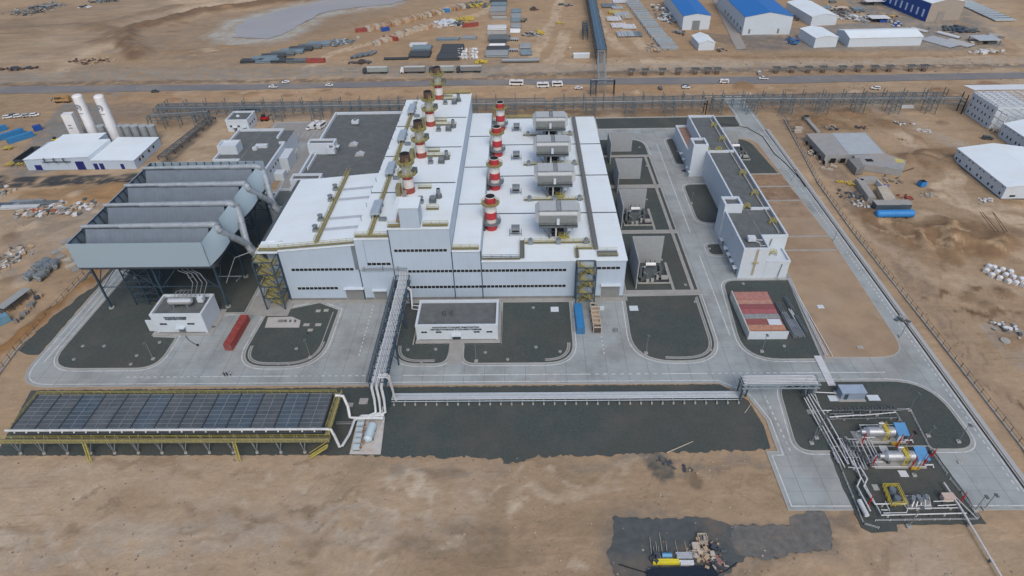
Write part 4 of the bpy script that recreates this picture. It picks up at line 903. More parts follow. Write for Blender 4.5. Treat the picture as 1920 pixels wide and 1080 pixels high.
b.build('frame', STEEL, st); b = MB()
for k in range(7):
    z = k*2.5; s = k % 2; b.bar((x0+1 if s else x1-1, y0+2, z), (x1-1 if s else x0+1, y0+2, z+2.5), 1.3, .15)
    b.rail((x0+1 if s else x1-1, y0+1.3, z), (x1-1 if s else x0+1, y0+1.3, z+2.5), 1, 1.5)
b.build('stair_flight', DSTEEL, st)
# ================================================================ OTHER BUILDINGS
def parapet(par, x0, x1, y0, y1, z, h=.9, w=.55, wall=WALLP, roof=GREYROOF, z0=0, open_=()):
    """flat-roofed block: walls, recessed roof, coping"""
    MB().box(x0, x1, y0, y1, z0, z-.02).build('wall', wall, par)
    MB().box(x0+w, x1-w, y0+w, y1-w, z-.01, z+.02).build('roof', roof, par)
    b = MB()
    if 's' not in open_: b.box(x0-.08, x1+.08, y0-.08, y0+w, z, z+h)
    if 'n' not in open_: b.box(x0-.08, x1+.08, y1-w, y1+.08, z, z+h)
    if 'w' not in open_: b.box(x0-.08, x0+w, y0+w, y1-w, z, z+h)
    if 'e' not in open_: b.box(x1-w, x1+.08, y0+w, y1-w, z, z+h)
    b.build('parapet', WALLP, par)
def win(par, x, y, z, w=1.2, h=.9, ax='s', panes=2):
    b = MB(); g = MB(); s = .06
    if ax in 'sn':
        q = -1 if ax == 's' else 1; b.box(x-w/2, x+w/2, min(y, y+q*s), max(y, y+q*s), z-h/2, z+h/2)
        for i in range(panes): a = x-w/2+.08+i*(w-.08)/panes; g.box(a, a+(w-.08)/panes-.08, min(y+q*s, y+q*.1), max(y+q*s, y+q*.1), z-h/2+.08, z+h/2-.08)
    else:
        q = -1 if ax == 'w' else 1; b.box(min(x, x+q*s), max(x, x+q*s), y-w/2, y+w/2, z-h/2, z+h/2)
        for i in range(panes): a = y-w/2+.08+i*(w-.08)/panes; g.box(min(x+q*s, x+q*.1), max(x+q*s, x+q*.1), a, a+(w-.08)/panes-.08, z-h/2+.08, z+h/2-.08)
    o = b.build('window', FRAME, par); g.build('pane', GLASS, o)
def door(par, x, y, z=0, w=1.8, h=2.4, ax='s', mt=None, canopy=True):
    q = {'s': (0, -1), 'n': (0, 1), 'e': (1, 0), 'w': (-1, 0)}[ax]; b = MB(); c = MB()
    if ax in 'sn': b.box(x-w/2, x+w/2, min(y, y+q[1]*.1), max(y, y+q[1]*.1), z, z+h); c.box(x-w/2-.3, x+w/2+.3, min(y, y+q[1]*1.3), max(y, y+q[1]*1.3), z+h+.15, z+h+.35)
    else: b.box(min(x, x+q[0]*.1), max(x, x+q[0]*.1), y-w/2, y+w/2, z, z+h); c.box(min(x, x+q[0]*1.3), max(x, x+q[0]*1.3), y-w/2-.3, y+w/2+.3, z+h+.15, z+h+.35)
    o = b.build('door', mt or mat('grey_door', (.13, .15, .17), .5), par)
    if canopy: c.build('canopy', WALLP, o)
def lettering(par, body, x, y, z, size, align='CENTER', mt=None, ax='s', ext=.03, spacing=1.0):
    cu = bpy.data.curves.new('lettering', 'FONT'); cu.body = body; cu.size = size; cu.align_x = align; cu.extrude = ext; cu.offset = .035; cu.resolution_u = 2; cu.space_character = spacing
    t = bpy.data.objects.new('tmp', cu); COL.objects.link(t); bpy.context.view_layer.update()
    me = bpy.data.meshes.new_from_object(t.evaluated_get(bpy.context.evaluated_depsgraph_get())); bpy.data.objects.remove(t)
    off = wpos(par); M4 = Matrix.Translation(Vector((x, y, z))-off) @ Matrix.Rotation({'s': 0, 'e': R(90), 'w': R(-90)}[ax], 4, 'Z') @ Matrix.Rotation(R(90), 4, 'X')
    me.transform(M4); me.materials.clear(); me.materials.append(mt or mat('letter_dark', (.02, .04, .06), .6)); o = bpy.data.objects.new('lettering', me); COL.objects.link(o); o.parent = par; CHILD.setdefault(par.name, []).append(o); return o
# --- annex with the dark roof behind the left white roof
t = thing('annex_building', 'low building with wide dark flat roof behind the left white roof', 'building', (-74, 250, 0))
MB().box(-90.3, -54, 214.4, 290.4, 0, 15.0).build('wall', WALLP, t); MB().box(-89.6, -54, 214.5, 289.8, 15.01, 15.06).build('roof', GREYROOF, t)
b = MB(); b.box(-90.5, -89.7, 214.5, 290.6, 15, 16.1); b.box(-89.7, -53.9, 289.8, 290.6, 15, 16.1); b.box(-88.5, -87.9, 232, 246, 15, 16.1); b.build('parapet', WALLP, t)
for y0, x0 in ((214.4, -89.5), (246.5, -91.5)):
    MB().box(x0, x0+11.5, y0, y0+5, 0, 19.2).build('roof_house', WALLP, t); MB().box(x0+.7, x0+10.8, y0+.7, y0+4.3, 19.21, 19.25).build('roof_house_top', GREYROOF, t)
    b = MB(); b.box(x0, x0+11.5, y0, y0+.7, 19.2, 20); b.box(x0, x0+11.5, y0+4.3, y0+5, 19.2, 20); b.box(x0, x0+.7, y0+.7, y0+4.3, 19.2, 20); b.box(x0+10.8, x0+11.5, y0+.7, y0+4.3, 19.2, 20); b.build('coping', WALLP, t)
    MB().box(x0+11.52, x0+11.6, y0+1.5, y0+2.7, 15.1, 17.3).build('door', DOORG, t); MB().box(x0+11.5, x0+12.8, y0+1, y0+3.4, 17.6, 17.85).build('canopy', WALLP, t)
b = MB(); b.box(-95.5, -90.6, 232, 235, 0, 3.4); b.build('porch', WALLP, t)
for (px, py, k) in ((667, 232, 0), (618, 279, 1), (623, 288, 2), (663, 270, 3), (675, 288, 4)):
    x, y = G(px, py, 15.5)
    w = ('tall white duct unit at the rear of the dark roof', 'flat white vent cap beside the small roof house', 'stacked white air unit on the dark roof', 'glazed roof hatch, rear one of two on the dark roof', 'glazed roof hatch, front one of two on the dark roof')[k]
    u = thing('roof_unit', w, 'roof unit', (x, y, 15.06), 'units on the dark annex roof')
    if k < 3: MB().box(x-1.6, x+1.6, y-1.2, y+1.2, 15.8, 17.2+.6*k).build('casing', WALLP, u); MB().box(x-1.2, x+1.2, y-.9, y+.9, 15.07, 15.8).build('base', GALVD, u); MB().cyl((x, y, 17.2+.6*k), (x, y, 17.9+.6*k), .8).build('fan_cowl', GALV, u)
    else: MB().box(x-1.9, x+1.9, y-1.9, y+1.9, 15.07, 15.5).build('curb', KERB, u); MB().yprism([(x-1.5, 15.52), (x+1.5, 15.52), (x, 16.3)], y-1.5, y+1.5).build('glazing', mat('skylight', (.42, .46, .5), .3), u)
# --- boiler water building with tank on the roof
t = thing('pump_house', 'small white building with silver tank on its roof under the condenser', 'building', (-109.4, 154.2, 0))
parapet(t, -117.6, -101.2, 149.1, 159.4, 6.9, .9)
for x in (-114.4, -105.6): win(t, x, 149.1, 3.9, 2.4, .8, 's')
door(t, -109.2, 149.1, 0, 2.2, 2.5); MB().box(-101.2, -99.9, 151.5, 152, 0, .2).build('step', CONC, t)
lettering(t, 'НАСОСНАЯ СТАНЦИЯ\nВОДОПОДГОТОВКИ', -109.8, 149.0, 6.3, .66)
MB().box(-117, -102, 148.9, 149.05, 0, .5).build('plinth', CONCD, t)
sp_ = thing('access_stair', 'yellow stair with pale landing at the left side of the pump house', 'stair', (-119, 152, 0))
MB().box(-120.6, -118.2, 150, 150.3, 0, 4.6).build('side_wall', WALLP, sp_); b = MB()
for i in range(8): b.box(-119.4, -118.0, 150.6+i*.8, 151.4+i*.8, .6*i+.4, .6*i+.6)
b.build('step', YEL, sp_); r = MB(); r.rail((-119.4, 150.6, .6), (-119.4, 157, 5.2)); r.rail((-118, 150.6, .6), (-118, 157, 5.2)); r.build('railing', YEL, sp_)
tk = thing('roof_tank', 'horizontal silver tank on saddles on the pump house roof', 'tank', (-109.5, 154, 6.95))
MB().cyl((-112.6, 154, 9.3), (-106.2, 154, 9.3), 1.25, None, 18).cyl((-113.2, 154, 9.3), (-112.6, 154, 9.3), .8, 1.25, 18).cyl((-106.2, 154, 9.3), (-105.6, 154, 9.3), 1.25, .8, 18).build('shell', mat('polished_tank', (.62, .64, .66), .22, metal=.6, var=.08), tk, True)
for x in (-111.6, -107.2): MB().box(x-.25, x+.25, 153, 155, 6.95, 8.3).build('saddle', GALV, tk)
b = MB()
for i in range(4): b.tube([(-111+i*1.3, 154.5, 10.4), (-111+i*1.3, 156.5, 11.2), (-110+i*1.1, 158.4, 10.4)], .14, 6)
b.build('pipe', GALV, tk)
u = thing('air_unit', 'white air unit beside the silver tank on the pump house roof', 'air unit', (-103.8, 156.3, 6.95)); MB().box(-104.8, -103, 155.4, 157, 7.4, 9.2).build('casing', WALLP, u); MB().box(-104.6, -103.2, 155.6, 156.8, 6.95, 7.4).build('foot', GALVD, u)
# --- water building before the hall
t = thing('water_building', 'long low white building with two lines of lettering before the hall', 'building', (-21, 151, 0))
parapet(t, -33.6, -8.3, 144.8, 157.2, 5.3, .8, .6)
for x in (-31.1, -26.6, -14.8, -10.9): win(t, x, 144.8, 3.4, 1.9, .75)
door(t, -21.2, 144.8, 0, 2.6, 2.3, mt=mat('navy_glass_door', (.03, .05, .07), .3)); MB().box(-33, -9, 144.6, 144.75, 0, .4).build('plinth', CONCD, t)
lettering(t, 'НАСОСНАЯ СТАНЦИЯ ХИМОЧИСТКИ', -21.2, 144.7, 5.05, .78); lettering(t, 'АВТОМАТИЧЕСКОГО ПОЖАРОТУШЕНИЯ', -21.2, 144.7, 4.15, .78)
for i, x in enumerate((-25.2, -22.8)):
    u = thing('roof_vent', f'{("left", "right")[i]} one of two dark vents on the low water building roof', 'vent', (x, 150.5, 5.33), 'vents on the water building roof'); MB().cyl((x, 150.5, 5.33), (x, 150.5, 6.6), .4).build('shaft', GALVD, u); MB().cyl((x, 150.5, 6.6), (x, 150.5, 7), .65, .3).build('cap', DSTEEL, u)
# --- electrical service building on the right
t = thing('service_building', 'long white service building with dark stepped flat roof at right', 'building', (84, 230, 0)); zS = 11.4
for bx in ((74.1, 82.8, 175.6, 202.4, zS), (82.85, 91.4, 183.5, 202.4, zS), (79.3, 91.4, 202.45, 250.6, zS), (79.3, 91.4, 250.65, 289.3, zS)):
    x0, x1, y0, y1, z = bx; MB().box(x0, x1, y0, y1, 0, z).build('wall', WALLP, t); MB().box(x0+.05, x1-.05, y0+.05, y1-.05, z+.01, z+.05).build('roof', GREYROOF, t)
b = MB(); e = .6; z0, z1 = zS+.05, zS+1.0
for a in ((74, 82.8, 175.5, 176.1), (74, 74.6, 176.1, 202.4), (82.2, 82.8, 176.1, 184.1), (82.8, 91.5, 183.5, 184.1), (90.9, 91.5, 184.1, 289.4), (79.2, 79.8, 202.4, 289.4), (79.8, 90.9, 288.8, 289.4), (84, 90.9, 202.2, 202.8), (80, 90.9, 250.3, 251.1)): b.box(*a, z0, z1)
b.build('parapet', WALLP, t)
b = MB(); b.box(88.9, 89.3, 186, 286, z0, zS+.6); b.build('roof_upstand', KERB, t)
MB().box(82.85, 90.8, 175.6, 183.4, 0, 6.4).build('low_wing', WALLP, t)
b = MB(); b.box(82.85, 90.9, 175.5, 176.1, 6.4, 7.2); b.box(90.3, 90.9, 176.1, 183.4, 6.4, 7.2); b.build('low_wing_parapet', WALLP, t)
MB().box(74.1, 79.2, 258.3, 289.3, 0, 6.6).build('side_wing', WALLP, t); MB().box(74.8, 79.2, 259, 288.6, 6.61, 6.65).build('side_wing_roof', mat('brown_roof', (.27, .17, .13), .9, var=.2), t)
b = MB(); b.box(74, 74.7, 258.2, 289.4, 6.6, 7.5); b.box(74.7, 79.2, 288.7, 289.4, 6.6, 7.5); b.build('side_wing_parapet', WALLP, t)
for x0, x1, y0, y1, h in ((73.2, 79.6, 250.7, 257.9, 14.2), (73.6, 80.2, 200.2, 206.5, 14)):
    MB().box(x0, x1, y0, y1, 0, h).build('roof_house', WALLP, t); b = MB(); b.box(x0, x1, y0, y0+.8, h, h+.9); b.box(x0, x1, y1-.8, y1, h, h+.9); b.box(x0, x0+.8, y0+.8, y1-.8, h, h+.9); b.box(x1-.8, x1, y0+.8, y1-.8, h, h+.9); b.build('coping', WALLP, t)
    MB().box(x0+.8, x1-.8, y0+.8, y1-.8, h+.01, h+.06).build('roof_house_top', GREYROOF, t)
def hoop(x, y, z, ax=0):
    b = MB()
    for s in (-.45, .45):
        pts = [(x-1.3, y+s, z), (x-1.0, y+s, z+1.2), (x, y+s, z+1.6), (x+1.0, y+s, z+1.2), (x+1.3, y+s, z)]
        for a, c in zip(pts[:-1], pts[1:]): b.bar(a, c, .12); b.bar((a[0], a[1], a[2]+.9), (c[0], c[1], c[2]+.9), .1); b.bar(a, (a[0], a[1], a[2]+.9), .08)
    for q in range(9): u = -1.2+q*.3; b.bar((x+u, y-.45, z+1.6-abs(u)*.9), (x+u, y+.45, z+1.6-abs(u)*.9), .16)
    return b
for y in (192.5, 213, 229.5, 262, 277): hoop(88.6 if y > 200 else 89, y, zS+.05).build('yellow_step_over', YEL, t)
for x, y in ((82.6, 203), (84.3, 251), (79.4, 252)): hoop(x, y, zS+.1).build('yellow_step_over', YEL, t)
hoop(86.2, 180, 6.45).build('yellow_step_over', YEL, t)
b = MB(); [b.bar((78.6+q, 175.3, 1.5), (78.6+q, 175.3, 12.4), .09) for q in (0, .5)]; [b.bar((78.6, 175.3, 1.8+k*.5), (79.1, 175.3, 1.8+k*.5), .06) for k in range(21)]; b.box(78, 79.9, 174.9, 175.4, 6.6, 6.72); b.rail((78, 174.9, 6.72), (79.9, 174.9, 6.72), .6, 1, .05); b.build('wall_ladder', mat('rusty_yellow', (.40, .33, .18), .8, var=.25), t); MB().box(78.5, 79.3, 175.5, 175.58, 1.0, 11.4).build('rust_stain', mat('wall_stain', (.52, .50, .44), .9, var=.3, scale=1.5, dirt=(.56, .58, .6), dirt_amt=.9, dirt_scale=.9), t)
MB().tube([(88.2, 175.3, 6), (87.8, 175.3, 1), (87.6, 173.8, .4)], .12, 6).build('downpipe', GALV, t); MB().bar((86, 183.3, 11), (85.6, 183.3, 6.6), .3).build('downpipe', GALV, t)
for y in (178, 182, 186, 190, 195.5): MB().box(72.6, 74.05, y-1, y+1, 2.9, 3.1).build('canopy', WALLP, t); MB().box(73.95, 74.05, y-.7, y+.7, 0, 2.4).build('door', DOORG, t)
for y in (249.5, 254, 262, 268): MB().box(72.3, 74.0 if y > 258 else 73.15, y-.9, y+.9, 2.9, 3.1).build('canopy', WALLP, t)
u = thing('roof_unit', 'white cubic unit with bent pipes on the front end of the service building', 'roof unit', (78, 180.5, zS+.05)); MB().box(76.6, 79.2, 180, 182, zS+.8, zS+2.2).build('casing', WALLP, u)
b = MB(); b.tube([(79, 180, zS+1), (80.2, 179, zS+1), (80.2, 178, zS+.4), (82, 178, zS+.4)], .13, 6); b.tube([(79.5, 180.5, zS+1.2), (81.5, 180.3, zS+1.2)], .13, 6); b.build('pipe', WPIPE, u)
# --- small buildings behind on the left
t = thing('admin_building', 'white two storey building with grey flat roof behind the condenser', 'building', (-125, 268, 0)); zA = 7.4
for x0, x1, y0, y1 in ((-128, -112, 246, 290), (-139.5, -128.05, 256.5, 290)):
    MB().box(x0, x1, y0, y1, 0, zA).build('wall', WALLP, t); MB().box(x0+.05, x1-.05, y0+.05, y1-.05, zA+.01, zA+.06).build('roof', GREYROOF, t)
b = MB()
for a in ((-112.8, -111.9, 246, 274), (-111.9-3, -111.9, 274, 274.9), (-139.6, -138.8, 256.4, 290), (-138.8, -117, 289.2, 290.1), (-117.8, -117, 280, 289.2), (-138.8, -127.2, 256.4, 257.2), (-128, -127.2, 246, 256.4)): b.box(*a, zA+.05, zA+1.1)
b.build('parapet', WALLP, t)
MB().box(-139.3, -130.5, 263.5, 270, 7.5, 11).build('roof_house', WALLP, t); b = MB()
for a in ((-139.3, -130.5, 263.5, 264.2), (-139.3, -130.5, 269.3, 270), (-139.3, -138.6, 264.2, 269.3), (-131.2, -130.5, 264.2, 269.3)): b.box(*a, 11, 11.8)
b.build('coping', WALLP, t)
MB().box(-111.85, -107.8, 262, 272.5, 0, 6).build('porch', WALLP, t); MB().box(-111.85, -107.5, 252, 256.5, 0, 3.2).build('porch', WALLP, t)
for y in (250.5, 254, 257.5, 261): win(t, -111.9, y, 5.6, 1.6, 1.3, 'e', 1)
for x in (-136.5, -133.6, -130.5): win(t, x, 256.4, 5.4, 1.6, 1, 's', 3)
b = MB(); b.cbox(-122, 271, 7.5, 5.5, 2.2, 1.3); b.cbox(-124.3, 268.4, 7.5, 2, 1.6, 1.3); b.build('roof_plant', WALLP, t)
t = thing('gate_house', 'small white flat roofed building by the pipe rack behind the condenser', 'building', (-148, 312, 0)); parapet(t, -153.2, -141.8, 306.5, 318.5, 5.6, .8, .6)
for x in (-151, -147): win(t, x, 306.5, 3, 1.2, 1.2)
for x in (-149, -144): door(t, x, 306.5, 0, 1.6, 2.4)
for y in (309, 312, 315): win(t, -141.8, y, 3.2, 1.3, 1.3, 'e')
MB().dome((-149, 313, 5.65), 1, .9).build('roof_vent', WALLP, t)
t = thing('side_store', 'white box building between condenser risers and the hall', 'building', (-98, 226, 0)); parapet(t, -101, -93.5, 214, 229, 7.5, .8, .5)
# --- white plant building with blue doors and its tanks, far left
t = thing('treatment_building', 'white building with navy blue doors beside two tall white tanks', 'building', (-206, 277, 0))
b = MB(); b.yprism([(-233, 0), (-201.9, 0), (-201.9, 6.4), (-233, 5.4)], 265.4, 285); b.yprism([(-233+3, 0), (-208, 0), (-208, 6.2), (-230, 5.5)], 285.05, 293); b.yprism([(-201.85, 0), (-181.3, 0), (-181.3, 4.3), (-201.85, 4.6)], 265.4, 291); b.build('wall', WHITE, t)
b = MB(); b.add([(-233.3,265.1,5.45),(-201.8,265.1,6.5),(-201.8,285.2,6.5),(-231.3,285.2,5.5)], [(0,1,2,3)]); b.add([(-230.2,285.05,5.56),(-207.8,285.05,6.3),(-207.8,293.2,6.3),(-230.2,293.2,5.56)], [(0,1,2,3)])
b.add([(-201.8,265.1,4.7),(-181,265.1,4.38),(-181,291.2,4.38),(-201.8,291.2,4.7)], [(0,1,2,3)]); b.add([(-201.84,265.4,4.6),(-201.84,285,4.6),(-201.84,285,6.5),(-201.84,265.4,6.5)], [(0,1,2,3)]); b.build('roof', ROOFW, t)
for x, w, h in ((-227.5, 3.2, 2.6), (-207.2, 4.0, 4.2), (-200.1, 2.0, 3.0), (-197.3, 2.0, 3.0), (-187.6, 1.6, 2.6)): door(t, x, 265.4, 0, w, h, 's', NAVY, False)
b = MB()
for x in (-222.5, -218, -213.5): b.tube([(x, 265, 5.9), (x, 264.2, 6.4), (x+.6, 264, 4.6), (x+1.2, 264.6, 4.2)], .25, 7); b.box(x-1.8, x+2.6, 264.9, 265.3, 4.1, 4.4)
b.build('wall_duct', DSTEEL, t)
for i in range(4): win(t, -181.3, 270+i*(3 if i < 2 else 4.6), 2.6, 1.6, 1.5, 'e', 1)
for i, (x, y, r, h, lb) in enumerate(((-218.4, 298.5, 2.35, 24.0, 'left one of two tall slender white tanks with round dark emblem'), (-205.9, 295.8, 2.35, 24.6, 'right one of two tall slender white tanks with round dark emblem'), (-230.2, 302.5, 2.5, 12.8, 'shorter square sided white tower left of the tall white tanks'))):
    t = thing('storage_tank', lb, 'tank', (x, y, 0), 'white tanks at the treatment building')
    if i < 2:
        MB().cyl((x, y, 0), (x, y, h-1), r, None, 24).build('shell', TANK, t, True); MB().dome((x, y, h-1), r, 1.0, 24).build('dome_top', TANK, t, True); b = MB()
        for rr in (1.5, .9):
            for k in range(10):
                a, c = R(-60+k*22), R(-60+(k+1)*22); b.bar((x-.4+rr*math.sin(a), y-r-.05, h-6+rr*math.cos(a)), (x-.4+rr*math.sin(c), y-r-.05, h-6+rr*math.cos(c)), .3, .12)
        b.cyl((x-.7, y-r-.1, h-6.2), (x-.7, y-r+.1, h-6.2), .4, None, 10); b.build('emblem', mat('emblem_dark', (.02, .05, .09), .6), t); MB().box(x-1, x+.8, y-r-.1, y-r+.2, h-9.1, h-8.9).build('marking', mat('emblem_dark', (.02, .05, .09), .6), t)
    else:
        MB().cbox(x, y, 0, 5, 3.6, h, R(8)).build('shell', TANK, t); MB().cbox(x-.3, y-1.9, 7, 1.6, .1, .35, R(8)).build('marking', mat('emblem_dark', (.02, .05, .09), .6), t); MB().cbox(x-.3, y-1.95, 5.6, 1.8, .1, .3, R(8)).build('marking', mat('emblem_dark', (.02, .05, .09), .6), t)
b = None
for i in range(7):
    x, y = G((200, 216, 232, 247, 262, 278, 293)[i], 264, 0); t = thing('grey_tank', f'grey storage tank behind the white tall tanks, {ORD[i]} from the left', 'tank', (x, y, 0), 'grey tanks behind the treatment building')
    MB().cyl((x, y, 0), (x, y, 8), 1.95, None, 10).build('shell', mat('grey_tank_paint', (.235, .255, .265), .7, var=.15), t, True); MB().cyl((x, y, 8), (x, y, 8.25), 2.1, None, 10).build('lid', mat('tank_lid', (.33, .36, .38), .6), t); MB().cyl((x, y, 0), (x, y, .6), 2.25, None, 10).build('base_ring', CONC, t)
# --- warehouses far right
def shed(name, label, cx, cy, w, L_, eave, ridge, rz=0, wall=WALLP, roofm=ROOFW, along='y', wins=None, group=None, doors=True):
    t = thing(name, label, 'warehouse', (cx, cy, 0), group); b, r = MB(), MB()
    if along == 'y':
        b.yprism([(-w/2, 0), (w/2, 0), (w/2, eave), (0, ridge), (-w/2, eave)], -L_/2, L_/2)
        for s in (-1, 1): r.add([(s*(w/2+.3), -L_/2-.3, eave-.02), (0, -L_/2-.3, ridge+.08), (0, L_/2+.3, ridge+.08), (s*(w/2+.3), L_/2+.3, eave-.02), (s*(w/2+.3), -L_/2-.3, eave+.25), (0, -L_/2-.3, ridge+.35), (0, L_/2+.3, ridge+.35), (s*(w/2+.3), L_/2+.3, eave+.25)], [(0,1,2,3),(4,5,6,7),(0,1,5,4),(1,2,6,5),(2,3,7,6),(3,0,4,7)])
    else:
        b.xprism([(-w/2, 0), (w/2, 0), (w/2, eave), (0, ridge), (-w/2, eave)], -L_/2, L_/2)
        for s in (-1, 1): r.add([(-L_/2-.3, s*(w/2+.3), eave-.02), (-L_/2-.3, 0, ridge+.08), (L_/2+.3, 0, ridge+.08), (L_/2+.3, s*(w/2+.3), eave-.02), (-L_/2-.3, s*(w/2+.3), eave+.25), (-L_/2-.3, 0, ridge+.35), (L_/2+.3, 0, ridge+.35), (L_/2+.3, s*(w/2+.3), eave+.25)], [(0,1,2,3),(4,5,6,7),(0,1,5,4),(1,2,6,5),(2,3,7,6),(3,0,4,7)])
    for m_, nm, mt in ((b, 'wall', wall), (r, 'roof', roofm)):
        m_.v = [(x+cx, y+cy, z) for x, y, z in m_.v]; m_.build(nm, mt, t)
    t.rotation_euler = (0, 0, rz); return t
t = shed('warehouse', 'white warehouse with bright blue roof, left of the blue pair', 125.8, 512, 19.5, 72, 9.6, 11.2, roofm=BLUE, group='blue roofed warehouses')
MB().box(123, 128.4, 475.8, 475.95, 0, 6.4).build('sliding_door', GALV, t)
t = shed('warehouse', 'white warehouse with bright blue roof, right of the blue pair', 172.5, 500, 33, 78, 12, 15, R(-1), roofm=BLUE, group='blue roofed warehouses')
for i in range(6): MB().box(155.75, 155.95, 466+i*9, 467.4+i*9, 2, 4.2).build('window', GLASS, t)
for x in (160, 180): MB().box(x, x+1.3, 460.8, 460.95, 1, 4).build('door', DOORG, t)
def at_shed(name, label, fl, fr, bl, eave, ridge, **k):
    A, B, Cc = Vector(G(*fl)), Vector(G(*fr)), Vector(G(*bl)); w = (B-A).length; L_ = (Cc-A).length; c = (B+Cc)/2; rz = math.atan2(B.y-A.y, B.x-A.x); return shed(name, label, c.x, c.y, w, L_, eave, ridge, rz, **k)
at_shed('warehouse', 'small white gabled tent between the blue roofed pair and the road', (1306, 95), (1336, 94), (1298, 80), 4.6, 6.5)
at_shed('warehouse', 'long white warehouse just right of the blue roofed pair', (1515, 49), (1562, 47), (1476, 20), 6.2, 8.2)
at_shed('warehouse', 'square white shed beside the road right of the blue roofed pair', (1521, 90), (1563, 88), (1500, 71), 6.2, 7.4)
A, B = Vector(G(1588, 88)), Vector(G(1724, 85)); t = shed('warehouse', 'very long low white warehouse lying along the road', (A.x+B.x)/2, A.y+10, 20, (B-A).length, 5.6, 7.6, math.atan2(B.y-A.y, B.x-A.x), along='x')
BEW = mat('beige_cladding', (.33, .29, .25), .7, var=.08)
A = Vector(G(1720, 40)); B = Vector(G(1787, 38)); t = shed('warehouse', 'large warehouse with dark blue side wall and beige gable at far right', (A.x+B.x)/2-1, A.y+42, (B-A).length, 84, 12.5, 15, R(8), wall=BEW, group=None)
w2 = (B-A).length/2; cx, cy = (A.x+B.x)/2-1, A.y+42
MB().box(cx-w2-.25, cx-w2-.05, cy-42.2, cy+42, 0, 12.3).build('blue_side_wall', BLUEW, t)
for i in range(8): MB().box(cx-w2-.4, cx-w2-.26, cy-38+i*6.5, cy-36.2+i*6.5, 2.5, 7.5).build('window', mat('white_window', (.5, .6, .75), .5), t)
MB().box(cx-w2*.4, cx, cy-42.3, cy-42.05, 0, 6.5).build('sliding_door', mat('beige_door', (.26, .24, .22), .7), t)
# --- right edge: white two storey blocks
t = shed('site_office', 'white gabled two storey office with two rows of small windows', 210.5, 245.5, 30, 36, 5.6, 7.6, 0, wall=WALLP)
for i in range(9):
    for z, h in ((1.9, 1.3), (4.8, .5)): win(t, 195.5, 229.5+i*4+(1.2 if i % 2 else 0), z, 1.1, h, 'w', 1)
win(t, 199.5, 227.5, 1.6, 2.4, 1, 's', 3); win(t, 205, 227.5, 1.6, 1.2, .9); MB().box(207.2, 208.4, 227.3, 227.5, 3.5, 5.6).build('door', GLASS, t); MB().box(195.3, 225.7, 227.3, 263.7, 0, .35).build('plinth', DSTEEL, t)
t = thing('unfinished_office', 'three storey white office with open steel frame and unfinished gap', 'building', (245, 290, 0))
A = Vector((230.4, 296)); 
MB().box(230.4, 247, 297, 317, 0, 11).build('wall', WALLP, t)
for k in range(3):
    for i in range(6): win(t, 230.4, 298.8+i*3.1+(.5 if i % 2 else 0), 1.9+k*3.4, .95, 1.4, 'w', 1)
b = MB()
for i in range(9): b.bar((230.6, 297.3+i*2.4, 11.4), (262, 297.3+i*2.4, 11.4), .35)
for i in range(9): b.bar((231+i*3.9, 297, 11.8), (231+i*3.9, 317, 11.8), .25)
for z in (3.4, 6.8, 10.2):
    b.bar((230.8, 288.3, z), (230.8, 296.9, z), .4); b.bar((247, 288.3, z), (247, 296.9, z), .4)
    for i in range(4): b.bar((230.8+i*4, 288.3, z), (230.8+i*4, 297, z), .25)
for y in (289, 292.8, 296.6): b.bar((230.8, y, 0), (230.8, y, 11.3), .35)
b.build('steel_frame', WPIPE, t)
MB().add([(231, 317.5, 12), (290, 317.5, 12), (290, 323, 12.6), (228, 323, 12.6)], [(0,1,2,3)]).build('canopy_roof', WALLP, t)
MB().box(230.4, 262, 255, 288, 0, 6.6).build('front_wing', WALLP, t); b = MB(); b.add([(230.1, 254.7, 6.65), (230.1, 288.3, 6.65), (242, 288.3, 9.2), (242, 254.7, 9.2), (262, 254.7, 9.2), (262, 288.3, 9.2)], [(0,1,2,3), (3,2,5,4)]); b.build('front_wing_roof', ROOFW, t)
MB().add([(230.1, 288.05, 6.6), (242, 288.05, 6.6), (242, 288.05, 9.15)], [(0,1,2)]).build('gable', WALLP, t)
for i in range(9):
    win(t, 230.4, 286-i*3.2-(.6 if i % 2 else 0), 2.2, .95, 1.5, 'w', 1); win(t, 230.4, 286-i*3.2, 5.6, .9, .45, 'w', 1)
# --- concrete shell of an unfinished building
t = thing('concrete_shell', 'unfinished grey concrete building slab with ramps on the sand', 'building', (150, 275, 0))
P = [G(*p, 3.2) for p in [(1511, 251), (1623, 249), (1660, 288), (1548, 292)]]; MB().prism(P, 0, 3.4).build('hall_block', mat('raw_concrete', (.28, .29, .29), .85, var=.12, scale=.3, dirt=(.36, .30, .26), dirt_amt=.6, dirt_scale=.08), t)
P = [G(*p, 3.2) for p in [(1600, 290), (1660, 287), (1700, 300), (1694, 318), (1640, 310), (1612, 306)]]; MB().prism(P, 0, 3.0).build('front_block', mat('raw_concrete', (.28, .29, .29)), t)
P = [G(*p, 3.2) for p in [(1560, 251), (1622, 250), (1656, 288), (1592, 291)]]; MB().prism(P, 3.4, 3.46).build('new_roof_slab', mat('fresh_concrete', (.36, .40, .43), .8, var=.1, scale=.3), t)
P = [G(*p, 3.2) for p in [(1590, 297), (1611, 296), (1621, 314), (1607, 332-16)]]; MB().prism(P, 0, 3.2).build('ramp_block', CONCD, t)
MB().prism([G(*p, 3.2) for p in [(1677, 296), (1694, 299), (1697, 305), (1680, 303)]], 3.0, 3.06).build('yellow_panel', mat('yellow_ply', (.5, .42, .12), .8), t)
for px in (1562, 1580, 1604, 1622): x, y = G(px, 301-1, 1.5); MB().cbox(x, y-.2, .3, 2.2, .3, 2).build('opening', BLACK, t)
